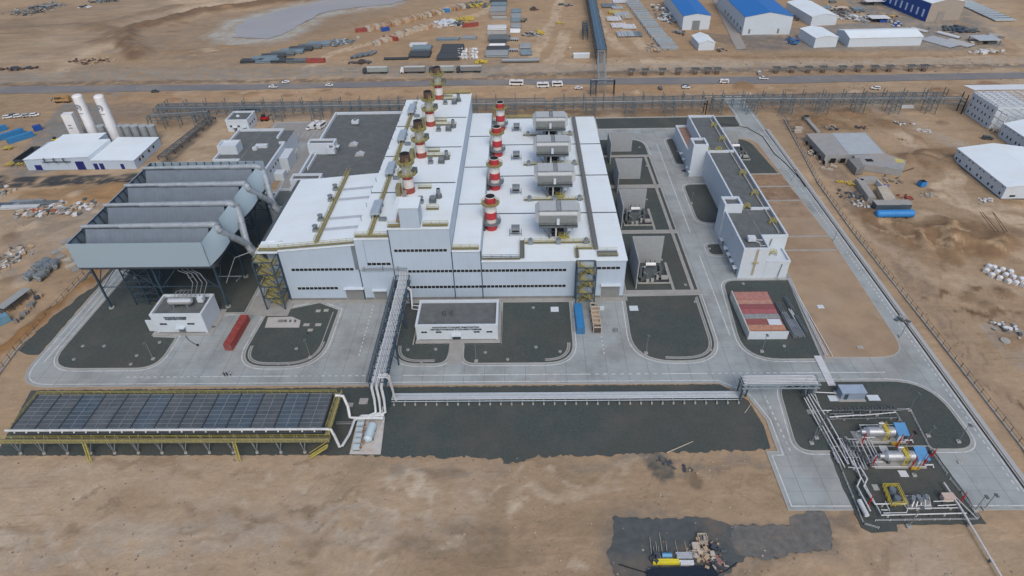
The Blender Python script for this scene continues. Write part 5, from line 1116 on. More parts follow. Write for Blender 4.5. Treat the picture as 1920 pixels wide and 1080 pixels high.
for i in range(5): x, y = G(1514+i*8, 268+i*9, 1.5); MB().cbox(x-.3, y, .6, .4, 1.8, 1.6).build('opening', BLACK, t)
x, y = G(1630, 300, 3.2); MB().cbox(x, y, 3.05, 3, 2.4, .1).build('roof_opening', BLACK, t)
t = thing('precast_shed', 'open topped pale concrete box shed above the blue tank', 'building', (*G(1640, 370), 0))
for (a, c, h) in (((1608, 345), (1632, 380), 2.6), ((1641, 345), (1672, 378), 2.4), ((1608, 345), (1640, 343), 2.6)):
    p, q = G(*a), G(*c); MB().bar((*p, h/2), (*q, h/2), .4 if a[0] > 1620 else 3.0, h).build('wall', WALLP if a[0] > 1620 else CONC, t)
MB().prism([G(*p, 2.6) for p in [(1645, 350), (1662, 347), (1680, 372), (1660, 378)]], 0, 2.6).build('cabin', BEI2, t)
# ================================================================ COOLER ARRAY
t = thing('fan_cooler', 'long flat fin fan cooler with dark panels and yellow walkways at front left', 'cooler', (-92, 110, 0)); zc = 6.6
CX0, CX1, CY0, CY1 = -133.2, -52.2, 104.2, 116.6; nb = 13; bw = (CX1-CX0)/nb
MB().box(CX0, CX1, CY0, CY1, 5.0, zc-.35).build('plenum', DSTEEL, t)
for i in range(nb):
    x0 = CX0+i*bw; MB().box(x0+.18, x0+bw-.18, CY0+.7, CY1-.2, zc-.34, zc-.05).build('panel_bay', FANP2 if i in (2, 5, 8, 9, 11) else FANP, t)
b = MB()
for i in range(nb):
    x0 = CX0+i*bw; b.box(x0+bw/2-.1, x0+bw/2+.1, CY0+.7, CY1-.2, zc-.04, zc+.06)
    for k in range(9): y = CY0+.7+k*1.43; b.box(x0+.2, x0+bw/2-.08, y, y+.14, zc-.04, zc+.03); b.box(x0+bw/2+.08, x0+bw-.2, y, y+.14, zc-.04, zc+.03)
b.build('panel_frame', GALV, t)
for i in range(nb+1): x0 = CX0+i*bw; MB().box(x0-.12, x0+.12, CY0+.4, CY1, zc-.6, zc+.15).build('bay_divider', DSTEEL, t)
b = MB(); b.cyl((CX0-1, CY0, zc+.1), (CX1+1.5, CY0, zc+.1), .34, None, 12); b.tube([(CX1+1.2, CY0, zc+.1), (CX1+2.4, CY0, zc-.1), (CX1+3.2, CY0-.6, 4.8), (CX1+4, CY0-1.4, 1.4), (CX1+4.6, CY0-1, 1.2), (CX1+5.8, CY0+2.5, 1.6), (CX1+6.2, CY0+7, 1.8), (CX1+8, CY0+8.4, 2.0), (CX1+14, CY0+8.5, 2.0)], .38, 10); b.build('header_pipe', mat('cooler_pipe', (.50, .53, .54), .45, metal=.1), t, True)
b = MB(); b.tube([(CX1+1, CY1-1, zc+.2), (CX1+3, CY1-1, zc), (CX1+4.2, CY1-2.4, 4), (CX1+4.8, CY1-4.5, 2), (CX1+6.5, CY1-4.8, 2), (CX1+14, CY1-4.8, 2)], .42, 10); b.build('return_pipe', WPIPE, t, True)
b = MB()
for i in range(nb*2): b.cyl((CX0+1+i*bw/2, CY0+.5, zc), (CX0+1.4+i*bw/2, CY0-.4, zc-.5), .2, None, 8)
b.build('nozzle', WPIPE, t)
o = MB().box(CX0-2.6, CX1+2.2, CY0-2.5, CY0-1.0, 4.5, 4.62).build('front_walkway', YELD, t); r = MB(); r.rail((CX0-2.6, CY0-2.5, 4.6), (CX1+2.2, CY0-2.5, 4.6), 1.1, 1.8, .09); r.rail((CX0-2.6, CY0-1.0, 4.6), (CX1+2.2, CY0-1.0, 4.6), 1.1, 3, .08); r.build('railing', YEL, o)
o = MB().box(CX1+.9, CX1+2.2, CY0-1, CY1+1, 5.6, 5.7).build('side_walkway', YELD, t); r = MB(); r.rail((CX1+2.2, CY0-1, 5.7), (CX1+2.2, CY1+1, 5.7), 1.2, 1.8, .13); r.rail((CX1+.9, CY0+1, 5.7), (CX1+.9, CY1, 5.7), 1.1, 2); r.build('railing', YEL, o)
o = MB().box(CX0-1, CX1+.8, CY1+.1, CY1+1, 5.6, 5.7).build('rear_walkway', YELD, t); r = MB(); r.rail((CX0-1, CY1+1, 5.7), (CX1+.8, CY1+1, 5.7), 1.1, 2.2, .11); r.rail((CX0-.7, CY0, 6.2), (CX0-.7, CY1+1, 6.2), .8, 2); r.build('railing', YEL, o)
for i in range(nb):
    x = CX0+1.2+i*bw
    b = MB(); b.bar((x, CY0-2.2, .5), (x-1.6, CY0-.5, 4.9), .14); b.bar((x, CY0-2.2, .5), (x+.2, CY0+1, 5), .16); b.bar((x, CY0-2.2, .5), (x-.4, CY0-2.4, 4.5), .12); b.build('strut', GALV, t); MB().cyl((x, CY0-2.2, 0), (x, CY0-2.2, .5), .4, None, 8).build('footing', KERB, t)
    MB().bar((x+2.4, CY0+6, 0), (x+2.4, CY0+6, 5), .3).bar((x+2.4, CY1-.6, 0), (x+2.4, CY1-.6, 5), .3).build('post', DSTEEL, t)
for x, d, top in ((-112.6, -2.6, 4.6), (-74, -2.6, 4.6)):
    b = MB(); s = 2.6
    for q in (-.35, .35): b.bar((x+q, CY0-3, 4.6), (x+q+.9, CY0-5.2, .3), .12, .3); b.bar((x+q, CY0-3, 5.7), (x+q+.9, CY0-5.2, 1.3), .13)
    for k in range(9): u = k/9; b.box(x-.35+.9*u, x+.35+.9*u, CY0-3-2.2*u-.15, CY0-3-2.2*u+.15, 4.55-4.2*u, 4.62-4.2*u)
    b.build('stair', YEL, t)
b = MB()
for q in (CY0-4.3, CY0-3.2): b.bar((CX1+2, q, 4.6), (CX1-3.4, q, .2), .12, .35); b.bar((CX1+2, q, 5.7), (CX1-3.4, q, 1.2), .14)
for k in range(14): u = k/14; b.box(CX1+1.8-5.4*u, CX1+2.2-5.4*u, CY0-4.3, CY0-3.2, 4.5-4.3*u, 4.58-4.3*u)
b.build('stair', YEL, t)
# ================================================================ PIPE BRIDGE
t = thing('pipe_bridge', 'elevated blue steel pipe bridge crossing the road to the hall front', 'pipe rack', (-39.5, 140, 0)); zb = 11
for y in (117.5, 134, 150, 161):
    for x in (-41.5, -37.7): MB().bar((x, y, 0), (x, y, zb), .4).build('column', STEEL, t)
b = MB()
for z in (zb-1.9, zb):
    for x in (-41.7, -37.4): b.bar((x, 116.4, z), (x, 164, z), .28)
    n = 19
    for i in range(n+1): y = 116.4+i*47.6/n; b.bar((-41.7, y, z), (-37.4, y, z), .18)
for i in range(n):
    y = 116.4+i*47.6/n; y2 = y+47.6/n
    for x in (-41.7, -37.4): b.bar((x, y, zb-1.9), (x, y, zb), .18); b.bar((x, y if i % 2 else y2, zb-1.9), (x, y2 if i % 2 else y, zb), .16)
for y in (134, 150, 161): b.bar((-41.5, y, 2), (-37.7, y, 8), .18); b.bar((-37.7, y, 2), (-41.5, y, 8), .18)
b.build('truss', STEEL, t)
for i in range(6): x = -40.4+i*.48; MB().tube([(x, 120 if i > 3 else 116, zb+.15), (x, 163, zb+.15), (x-.2, 164.8, zb+1)], (.18, .2, .15, .18, .13, .16)[i], 8).build('pipe', PIPE if i % 2 else WPIPE, t, True)
for i in range(3): x = -41.1+i*1.3; MB().tube([(x, 133, zb-1.3), (x, 117, zb-1.1), (x+.1, 115.8, zb-1.4), (x+.4, 115, 6), (x+.6, 113.5, 2.4), (x-1.2, 112.6, 2.0), (x-2.8, 112.4, 2.0)], .38, 10).build('drop_pipe', mat('cooler_pipe', (.50, .53, .54), .45, metal=.1), t, True)
r = MB(); r.rail((-42.2, 116.4, zb), (-42.2, 162, zb), 1.1, 2.4, .1); r.build('railing', STEEL, t); MB().box(-42.4, -41.8, 116.4, 162, zb-.1, zb).build('walkway', GRATE, t)
b = MB()
for i in range(3): b.tube([(-39.5, 119-i*.6, zb+.2), (-37.2, 119-i*.6, zb+.4), (-36.6, 119-i*.6, zb-.4), (-36.3, 119.4-i*.3, 2.0), (-36, 119.4-i*.3, 1.0)], .17, 7)
b.build('riser_pipe', WPIPE, t)
b = MB(); b.tube([(-38, 159, zb), (-36.4, 159, 9), (-36.2, 156.5, 4.6), (-33.8, 156.3, 4.4)], .2, 7); b.tube([(-38, 158.3, zb), (-36.4, 158.2, 9), (-36.2, 155.4, 4), (-33.8, 155.2, 3.8)], .2, 7); b.build('branch_pipe', WPIPE, t)
# ================================================================ LOW PIPE ROW ALONG THE ROAD
t = thing('pipe_row', 'row of low silver pipes on concrete sleepers beside the main road', 'pipeline', (10, 120, 0))
for i in range(7): MB().cyl((-37.4, 118.8+i*.42, 1.15 if i else .7), (59.6, 118.9+i*.42, 1.15 if i else .7), (.13, .2, .16, .2, .13, .18, .16)[i], None, 8).build('pipe', PIPE if i % 2 else mat('bluish_pipe', (.42, .50, .56), .4, metal=.3), t, True)
for i in range(33): x = -36.6+i*2.98; MB().box(x-.14, x+.14, 118.3, 121.8, .55, .75).build('cross_beam', GALV, t); MB().cbox(x, 118.0, 0, .45, .45, .55).build('sleeper', KERB, t)
# ---- portal over the side road
t = thing('pipe_portal', 'short elevated pipe portal over the side road at right', 'pipe rack', (69, 120, 0)); zp = 6.6
for x, y in ((59.2, 118.8), (61.4, 120.6), (59.2, 121.6), (77.2, 118.8), (79.4, 120.6), (77.2, 121.6)): MB().bar((x, y, 0), (x, y, zp), .35).build('column', STEEL, t)
b = MB()
for y in (118.6, 122.2):
    for z in (zp-1.3, zp): b.bar((58.8, y, z), (79.8, y, z), .28)
    for i in range(10): x = 58.8+i*2.1; b.bar((x, y, zp-1.3 if i % 2 else zp), (x+2.1, y, zp if i % 2 else zp-1.3), .14)
for i in range(9): b.bar((58.8+i*2.6, 118.6, zp), (58.8+i*2.6, 122.2, zp), .16)
for x in (59.2, 77.2): b.bar((x, 118.8, 1), (x, 121.6, 5), .15); b.bar((x, 121.6, 1), (x, 118.8, 5), .15)
b.build('truss', mat('pale_steel', (.28, .34, .38), .5, metal=.2), t)
for i in range(6): y = 119+i*.55; MB().tube([(59.6+.1*i, y, 1.2), (59.4, y, zp), (60, y, zp+.25), (78.6, y, zp+.25), (79.2, y, zp), (79.2, y, 1.6)], .17, 7).build('pipe', WPIPE if i % 2 else PIPE, t, True)
# ================================================================ DOSING PAD
sheet('concrete_pad', [(-45.5, 101.3), (-37.4, 101.2), (-38.4, 114), (-45.8, 114)], .2, mat('stained_pad', (.46, .45, .43), .8, dirt=(.42, .26, .13), dirt_amt=.6, dirt_scale=.3))
for i in range(6):
    y = 102.8+i*1.85; x = -43.8-.1*i+(.1 if i == 2 else 0); u = thing('dosing_unit', f'pale blue grey dosing unit on the stained pad, {ORD[i]} from the front', 'pump unit', (x, y, .2), 'dosing units on the stained pad')
    MB().box(x-.9, x+.9, y-.6, y+.6, .75, 1.7).build('casing', mat('pale_blue_unit', (.42, .50, .54), .5), u); MB().box(x-.8, x+.8, y-.5, y+.5, .2, .75).build('stand', GALVD, u); MB().cyl((x+1.1, y, .9), (x+1.1, y, 1.5), .25, None, 8).build('motor', mat('rust_motor', (.3, .13, .06), .7), u)
u = thing('dosing_tank', 'horizontal pale blue tank lying on the stained pad', 'tank', (-41, 107.5, .2)); MB().cyl((-41.2, 105, 1.7), (-40.8, 109.6, 1.7), 1.15, None, 16).cyl((-40.8, 109.6, 1.7), (-40.77, 110.1, 1.7), 1.15, .6, 16).cyl((-41.23, 104.5, 1.7), (-41.2, 105, 1.7), .6, 1.15, 16).build('shell', mat('pale_blue_tank', (.45, .56, .62), .4), u, True)
for y in (105.8, 108.8): MB().box(-42, -40, y-.2, y+.2, .2, 1).build('saddle', GALVD, u)
b = MB(); b.tube([(-42.2, 104, .6), (-42.2, 110, .6), (-42, 112, 1.2)], .08, 5); b.tube([(-42.6, 104, .5), (-42.4, 108, .5), (-41.4, 107, .9)], .07, 5); b.tube([(-42.9, 109, 1.2), (-41.8, 108.8, 1.2)], .1, 5); single('dosing_pipe', b, mat('orange_hose', (.36, .2, .1), .7), 'thin rusty pipes between the dosing units and pale blue tank', 'pipe')
b = MB(); b.tube([(-38.6, 114.5, 3.5), (-38.8, 113, 1.2), (-38.2, 112.6, 1.1), (-38.4, 109, 1.1)], .12, 6); b.tube([(-39.2, 112, 1), (-38, 111, 1)], .1, 5); b.tube([(-39.4, 111, 1), (-39.2, 109.6, 1)], .1, 5); single('feed_pipe', b, WPIPE, 'thin white pipe dropping onto the rear right of the stained pad', 'pipe')
b = MB(); b.bar((-51, 111.3, 1), (-45.9, 111.3, 1), .1); b.bar((-51, 110.7, 1), (-45.9, 110.7, 1), .1); single('cable_tray', b, PIPE, 'pair of thin pipes from cooler to the stained pad', 'pipe')
# ================================================================ CONTAINERS
def container(x, y, L_, rz, mt, label, z=0, w=2.45, h=2.6, name='shipping_container', group=None, cat='container'):
    t = thing(name, label, cat, (x, y, z), group); MB().cbox(x, y, z+.12, L_-.1, w-.1, h-.2).build('body', mt, t)
    b = MB(); c, s = math.cos(rz), math.sin(rz)
    def q(u, v, ww): return (x+u, y+v, ww)
    for u in (-L_/2+.07, L_/2-.07):
        for v in (-w/2+.07, w/2-.07): b.bar(q(u, v, z), q(u, v, z+h), .14)
    for v in (-w/2+.07, w/2-.07):
        for zz in (z+.07, z+h-.07): b.bar(q(-L_/2, v, zz), q(L_/2, v, zz), .14)
    for u in (-L_/2+.07, L_/2-.07):
        for zz in (z+.07, z+h-.07): b.bar(q(u, -w/2, zz), q(u, w/2, zz), .14)
    b.build('frame', mt, t)
    b = MB()
    for v in (-.8, -.3, .3, .8): b.bar(q(-L_/2-.02, v, z+.2), q(-L_/2-.02, v, z+h-.2), .06)
    b.build('lock_rod', GALV, t); t.rotation_euler = (0, 0, rz); return t
container(17.5, 153.1, 12.2, R(90.5), BLUEC, 'bright blue shipping container standing on the road before the hall', h=2.7)
MB().box(17.0, 17.9, 146.85, 146.93, 1.2, 2.1)
container(-91.2, 147.8, 14.2, R(88), REDC, 'long weathered red shipping container beside the pump house')
t = thing('open_crate', 'open beige crate frame on wheels right of the blue container', 'crate', (22.6, 153, 0)); b = MB()
for x in (21.5, 23.9):
    b.bar((x, 147.2, .5), (x, 159.3, .5), .2); b.bar((x, 147.2, 2.7), (x, 159.3, 2.7), .22)
    for k in range(7): b.bar((x, 147.2+k*2.0, .2), (x, 147.2+k*2.0, 2.7), .2)
for k in range(7): b.bar((21.5, 147.2+k*2.0, 2.7), (23.9, 147.2+k*2.0, 2.7), .3)
b.build('frame', BEI2, t); MB().box(21.7, 23.7, 149, 158.8, .5, 1.9).build('load', BEI, t); MB().box(21.6, 23.8, 147.3, 148.6, .4, 2.4).build('head_box', mat('dark_interior', (.07, .06, .055), .8), t)
for k in range(3): MB().cyl((21.3, 148.4+k*4.6, .35), (24.1, 148.4+k*4.6, .35), .35, None, 10).build('axle', TYRE, t)
for i, (px, py, sx, lb) in enumerate(((1128, 580, 1.4, 'white box beside the beige crate frame'), (1154, 621, 1.2, 'grey wooden box alone on the road before the hall'))): x, y = G(px, py); u = single('road_box', MB().cbox(x, y, .04, sx, 1, .8).cbox(x, y, .85, sx+.1, 1.1, .1), WALLP if i == 0 else GALV, lb, 'box')
# container shelter with colour-banded roofs
x0, x1, y0, y1 = 68.6, 80.6, 143.9, 164.2
MBK = [('red', (.38, .18, .15), 4.2), ('salmon', (.43, .235, .18), 2.3), ('dark red', (.24, .075, .08), 2.3), ('crimson', (.33, .105, .115), 2.6), ('grey', (.24, .27, .27), 2.3), ('maroon', (.26, .085, .075), 2.9), ('orange', (.43, .225, .145), 2.6)]
y = y1-.2
for i, (nm, c, d) in enumerate(MBK):
    m_ = mat('box_'+nm.replace(' ', '_'), c, .7, var=.16, scale=1.2, dirt=(.2, .09, .07), dirt_amt=.6, dirt_scale=.8, lines=[(0, .6, .12, .12)])
    u = thing('storage_container', f'{nm} storage container in the white fenced block, {ORD[6-i]} from the front', 'container', (74.6, y-d/2, .16), 'storage containers inside the white surround')
    MB().box(x0+.5, x1-.45, y-d+.12, y, .2, 3.0-.04*(i % 2)).build('body', m_, u); MB().box(x0+.4, x1-.4, y-d+.08, y-d+.11, .2, 3.05).build('rim', GALV if i % 2 else m_, u); y -= d
t = thing('container_surround', 'white sheet wall around the block of red roofed containers', 'screen', (74.6, 154, 0)); MB().box(x0, x1, y0, y0+.25, 0, 3.2).build('front_sheet', WALLP, t); MB().box(x0-.1, x0+.3, y0+.3, y1+.2, 0, 3.2).build('side_sheet', mat('pale_sheet', (.45, .47, .44), .7, lines=[(1, .7, .1, .3)]), t)
single('roof_sheet', MB().cbox(77.7, 148.6, 3.04, 4, 2.6, .12).cbox(77.9, 148.4, 3.17, 3.6, .1, .06), WALLP, 'white sheet lying on the roofs of the red containers', 'sheet')
def bundle(x, y, L_, n, r, rz, mt, label, rows=2, name='pipe_bundle', cat='pipes', group=None, hollow=True, z=0):
    b = MB(); c, s = math.cos(rz), math.sin(rz)
    for k in range(rows):
        for i in range(n-k):
            v = (i-(n-k-1)/2)*2*r; zz = z+r+k*1.74*r; j = random.uniform(-.03, .03)*L_
            a, e = (-L_/2+j, v), (L_/2+j, v); b.cur = 0; b.cyl((x+a[0]*c-a[1]*s, y+a[0]*s+a[1]*c, zz), (x+e[0]*c-e[1]*s, y+e[0]*s+e[1]*c, zz), r*.97, None, 8 if r < .3 else 12)
            if hollow:
                b.cur = 1
                for (u, v_), q in ((a, -.02), (e, .02)): b.cyl((x+u*c-v_*s, y+u*s+v_*c, zz), (x+(u+q)*c-v_*s, y+(u+q)*s+v_*c, zz), r*.8, None, 8)
    b.cur = 0
    return single(name, b, [mt, BLACK], label, cat, group)
for i, (px, py, L_, n, m_, lb) in enumerate(((1462, 582, 6, 4, GALVD, 'back left bundle of dark profiles beside the red containers'), (1478, 572, 6, 3, GALVD, 'back right bundle of profiles beside the red containers'), (1486, 592, 5.5, 2, PIPE, 'bright short sheets in the profile stack by the red containers'),
                                  (1476, 603, 7, 4, GALV, 'middle bundle of grey profiles beside the red containers'), (1489, 619, 7.5, 7, GALV, 'wide front bundle of grey profiles beside the red containers'), (1500, 610, 8, 3, GALVD, 'right front bundle of long profiles beside the red containers'))):
    bundle(*G(px, py), L_, n, .28, R(92), m_, lb, 1 if i == 2 else 2, 'profile_bundle', 'profiles', 'steel profiles beside the red containers', False, .16)
t = thing('duct_cover', 'white covered cable duct crossing the road to the blue grey cabin', 'cover', (89, 130, 0)); A, B = G(1539, 668), G(1567, 724); C2, D2 = G(1554, 724), G(1528, 668)
MB().prism([A, B, (B[0]-2.1, B[1]), (A[0]-2.1, A[1])], .04, .28).build('slab', mat('white_slab', (.52, .54, .56), .7, lines=[(1, 1.5, .12, .3)]), t)
b = MB()
for s in (-.25, .25): b.tube([(89.6+s, 136, .7), (91.3+s, 174, .7)], .14, 6)
b.box(91.3, 91.5, 136, 174, .16, .5); b.build('pipe_pair', WPIPE, t)
t = thing('cabin', 'blue grey metal cabin on a pale slab in the gas yard', 'cabin', (89.8, 120, .16)); MB().box(86.2, 93.6, 118.2, 122.2, .17, .4).build('slab', KERB, t)
MB().box(86.8, 93.2, 118.9, 121.8, .42, 2.9).build('wall', mat('cabin_blue_grey', (.24, .30, .38), .45, lines=[(0, .9, .06, .2)]), t); MB().box(86.6, 93.4, 118.7, 122, 2.92, 3.05).build('roof', mat('cabin_roof', (.30, .37, .46), .35), t); MB().box(87.6, 88.6, 118.84, 118.89, .45, 2.4).build('door', STEEL, t)
# ================================================================ TRANSFORMERS
wall_m = mat('fire_wall_concrete', (.30, .325, .34), .85, var=.08, lines=[(2, 1.3, .06, .3), (1, 1.6, .06, .2), (0, 1.6, .06, .2)])
def firewall(x0, x1, yb, yf, h, lb, g='fire walls of the transformer bays'):
    t = thing('fire_wall', lb, 'wall', (x0, (yb+yf)/2, 0), g); MB().box(x0-.25, x0+.1, yf, yb+.25, 0, h).build('side_wall', wall_m, t)
    if x1 > x0: MB().box(x0+.12, x1, yb, yb+.3, 0, h).build('back_wall', wall_m, t)
def transformer(x, y, lb, sc=1.0, k=0):
    t = thing('transformer', lb, 'transformer', (x, y, .16), 'power transformers in their bays'); q = lambda v: v*sc
    MB().box(x-2.3, x+2.3, y-1.4, y+1.6, 1.0, 4.0).build('tank_body', GALVD, t); MB().box(x-3.2, x+3, y-2.4, y+2.4, .2, 1.0).build('base', GALVD, t)
    MB().cyl((x-1.8, y-.4, 6.0), (x+1.6, y-.4, 6.0), .62, None, 14).build('conservator', TANK, t, True)
    b = MB()
    for s in (-1.5, 1.3): b.bar((x+s, y-.4, 4.2), (x+s, y-.4, 5.5), .2)
    b.build('conservator_stand', GALVD, t)
    for s in (-1, 1):
        b = MB()
        for i in range(8): b.box(x+s*3.4-.45, x+s*3.4+.45, y-1.9+i*.5, y-1.7+i*.5, 1.2, 4.6)
        b.box(x+s*3.4-.2, x+s*3.4+.2, y-2, y+2, 4.4, 4.7); b.build('radiator', GALVD, t)
    for i in range(3):
        b = MB()
        for j in range(5): b.cyl((x-1.6+i*1.6, y+1.0, 4.3+j*.42), (x-1.6+i*1.6, y+1.0, 4.6+j*.42), .28, .18, 8)
        b.cyl((x-1.6+i*1.6, y+1.0, 4.2), (x-1.6+i*1.6, y+1, 7.0), .08, None, 6); b.build('bushing', mat('brown_porcelain', (.10, .06, .05), .3), t)
    [MB().box(*q).build('control_box', KERB, t) for q in ((x+3.9, x+6.2, y-2, y-.6, .5, 1.4), (x+2, x+2.7, y-2.8, y-1.8, 1.0, 2.6), (x-1.5, x-.5, y-3.5, y-2.7, .2, 1.4), (x+.1, x+1.1, y-3.3, y-2.7, .2, 1.7))]
    b = MB()
    for s in (-1, 1): b.tube([(x+s*1.2, y-1.9, 1.4), (x+s*1.2, y-2.4, 3), (x+s*2.8, y-2.3, 4.2)], .15, 6); b.tube([(x-2+s, y+2.2, 2), (x+s*2, y+2.4, 5), (x+s*2.2, y+3.4, 6.4)], .13, 6)
    b.tube([(x-4.4, y+.5, 3.4), (x-2, y+.5, 4.4), (x-2, y-.6, 5)], .35, 8); b.build('pipe', GALV, t)
    bd = MB(); bx0, bx1, by0, by1 = x-4.4, x+6.8, y-3.9, y+4.4
    for a in ((bx0, bx1, by0, by0+.25), (bx1-.25, bx1, by0+.25, by1), (bx0, bx0+.25, by0+.25, by1)): bd.box(*a, .16, .65)
    bd.build('oil_bund', KERB, t); MB().box(bx0+.25, bx1-.25, by0+.25, by1, .165, .22).build('bund_floor', mat('oily_floor', (.035, .04, .045), .7), t)
for (yf, yb, lb) in ((169.8, 185, 'front'), (208.3, 222, 'second')): firewall(38.2, 49.2, yb, yf, 11.5 if yf < 180 else 10, f'tall concrete fire wall behind the {lb} transformer right of the hall')
for (yb, lb) in ((250.5, 'third'), (278, 'fourth')): firewall(40, 51.5, yb-1.5, yb-14.5, 10, f'grey concrete fire wall of the {lb} bay without transformer'); 
firewall(93.5, 102, 279, 262, 9, 'concrete fire wall at the transformer right of the service building')
transformer(43.6, 176.5, 'grey transformer with white conservator in the front bay'); transformer(43.8, 214, 'grey transformer with white conservator in the second bay'); transformer(97.9, 269.5, 'grey transformer with white conservator right of the service building')
# ================================================================ GAS YARD
t = thing('gas_separator', 'horizontal silver gas vessel with yellow platform, front one of two', 'vessel', (92.5, 98.5, .16))
def vessel():
    x, y = 92.5, 98.5
    MB().cyl((x-3.2, y, 2.4), (x+3.4, y, 2.4), 1.28, None, 20).cyl((x+3.4, y, 2.4), (x+3.8, y, 2.4), 1.28, .7, 20).cyl((x-3.9, y, 2.4), (x-3.2, y, 2.4), .6, 1.28, 20).cyl((x-4.9, y, 2.4), (x-3.9, y, 2.4), .65, None, 14).build('shell', SILV, t, True)
    for s in (-2.4, 2.4): MB().box(x+s-.3, x+s+.3, y-1, y+1, .17, 1.5).build('saddle', GALVD, t)
    MB().box(x-6.2, x+6.5, y-2.2, y+1.9, .17, .32).build('skid', KERB, t)
    MB().add([(x+3.9, y-1.6, 2.6), (x+6.8, y-1.6, 2.6), (x+6.8, y+1.9, 3.5), (x+3.9, y+1.9, 3.5), (x+3.9, y-1.6, 2.72), (x+6.8, y-1.6, 2.72), (x+6.8, y+1.9, 3.62), (x+3.9, y+1.9, 3.62)], [(0,1,2,3),(4,5,6,7),(0,1,5,4),(1,2,6,5),(2,3,7,6),(3,0,4,7)]).build('shelter_roof', LBLUE, t)
    b = MB()
    for u in (4.1, 6.6):
        for v in (-1.5, 1.7): b.bar((x+u, y+v, .2), (x+u, y+v, 2.6 if v < 0 else 3.5), .14)
    b.build('shelter_frame', mat('frame_blue', (.08, .22, .42), .5), t); MB().box(x+4.4, x+5.8, y-1, y+.6, .36, 1.9).build('control_box', WALLP, t)
    b = MB(); b.box(x+.6, x+1.5, y-1.5, y+1.5, 3.75, 3.83)
    for s in (.6, 1.5): b.rail((x+s, y-1.5, 3.8), (x+s, y+1.5, 3.8), .8, 1, .07); b.bar((x+s, y-1.6, .3), (x+s, y-1.6, 3.8), .1)
    for k in range(7): b.bar((x+.6, y-1.6, .6+k*.5), (x+1.5, y-1.6, .6+k*.5), .06)
    b.build('yellow_platform', mat('bright_yellow', (.62, .50, .05), .5), t)
    b = MB(); b.cyl((x-.3, y+.5, 4.0), (x-.3, y+.5, 5.1), .45, None, 10); b.cyl((x-1.0, y+.5, 5.0), (x+.3, y+.5, 5.0), .3, None, 10); b.tube([(x-4.8, y+.2, 2.4), (x-5.6, y+.2, 2.2), (x-5.8, y+.2, 1.2), (x-5.8, y-2, 1.1)], .2, 8); b.cyl((x-4.4, y, 3.0), (x-4.4, y, 3.9), .2, None, 8); b.build('nozzle', SILV, t)
    b = MB()
    for k in range(6): b.cyl((x+2.4+k*.35, y-2.6, .5), (x+2.4+k*.35, y-2.6, 1.2), .25, None, 8)
    b.tube([(x+2.2, y-2.6, 1.0), (x+4.6, y-2.5, 1.0)], .15, 6); b.build('valve', mat('orange_valve', (.5, .33, .04), .5), t)
    b = MB(); b.tube([(x-7, y-1.9, .6), (x+6.4, y-1.9, .6)], .1, 6); b.tube([(x+6, y-1.6, .9), (x+8, y-1.6, .9), (x+8, y-2.2, .5)], .2, 6); b.box(x-1, x+1, y-4.6, y-2.8, .17, .3); b.build('pipe', WPIPE, t)
vessel(); dup(t, (91.2, 106.1, .16), label='horizontal silver gas vessel with yellow platform, rear one of two')
for i, (px, py, hh, lb) in enumerate(((1614, 834, 4.6, 'red leaning post left of the rear gas vessel'), (1634, 875, 4.6, 'red leaning post left of the front gas vessel'), (1681, 838, 5, 'red post before the blue roof of the rear gas vessel'), (1706, 880, 5, 'red post before the blue roof of the front gas vessel'),
                               (1702, 830, 5, 'red post right of the rear gas vessel'), (1728, 877, 5.2, 'red post right of the front gas vessel'), (1627, 948, 4.4, 'red post left of the yellow railed basin'), (1800, 942, 4, 'red post at the right end of the gas yard'), (1748, 855, 3, 'short red pole at the right fence of the gas yard'))):
    x, y = G(px, py); single('red_post', MB().cyl((x, y, .1), (x, y, hh), .13, .1, 8).cyl((x, y, hh*.4), (x, y, hh*.6), .2, None, 8).box(x-.3, x+.3, y-.3, y+.3, .16, .3), mat('bright_red', (.42, .02, .02), .5), lb, 'post', 'red posts of the gas yard')
def pipes(nm, label, runs, r=.16, mt=WPIPE, sup=3.0, zs=None, cat='pipes'):
    t = thing(nm, label, cat, (runs[0][0][0], runs[0][0][1], .16)); k = 0
    for run in runs:
        MB().tube(run, r, 7).build('pipe', mt, t, True)
        for a, c in zip(run[:-1], run[1:]):
            d = math.dist(a, c); n = int(d/sup)
            if abs(a[2]-c[2]) > .4: continue
            for i in range(n):
                u = (i+.5)/n; x, y, z = (a[j]+(c[j]-a[j])*u for j in range(3))
                if k < 90 and z > .5: MB().box(x-.22, x+.22, y-.22, y+.22, .1, z-r).build('support', GALVD if k % 2 else KERB, t); k += 1
    return t
g = lambda px, py, z: (*G(px, py, z), z)
pipes('pipe_loop', 'parallel white pipes from the portal to the rear of the gas yard', [[g(1520, 738, 2), g(1555, 790, 1), g(1606, 880, 1), g(1650, 960, 1), g(1652, 966, 1), g(1812, 962, 1)], [g(1516, 740, 2), g(1548, 797, 1), g(1590, 870, 1)], [g(1523, 735, 2), g(1568, 737, 1.2)], [g(1527, 737, 2), g(1540, 770, 1), g(1612, 768, 1), g(1614, 778, 1), g(1555, 782, 1)],
      [g(1612, 779, 1), g(1680, 773, 1), g(1694, 796, 1), g(1611, 797, 1), g(1620, 812, 1)],
      [g(1512, 744, 2), g(1543, 800, .9), g(1584, 876, .9)], [g(1508, 746, 1.6), g(1540, 806, .8)]], .15)
pipes('valve_line', 'row of small grey valves and pipes at the rear of the gas yard', [[g(1555, 776, .9), g(1600, 775, .9)], [g(1620, 770, .9), g(1690, 769, .9)], [g(1550, 786, .6), g(1682, 783, .6)], [g(1565, 779, .9), g(1655, 776, .9)]], .13, GALV)
b = MB()
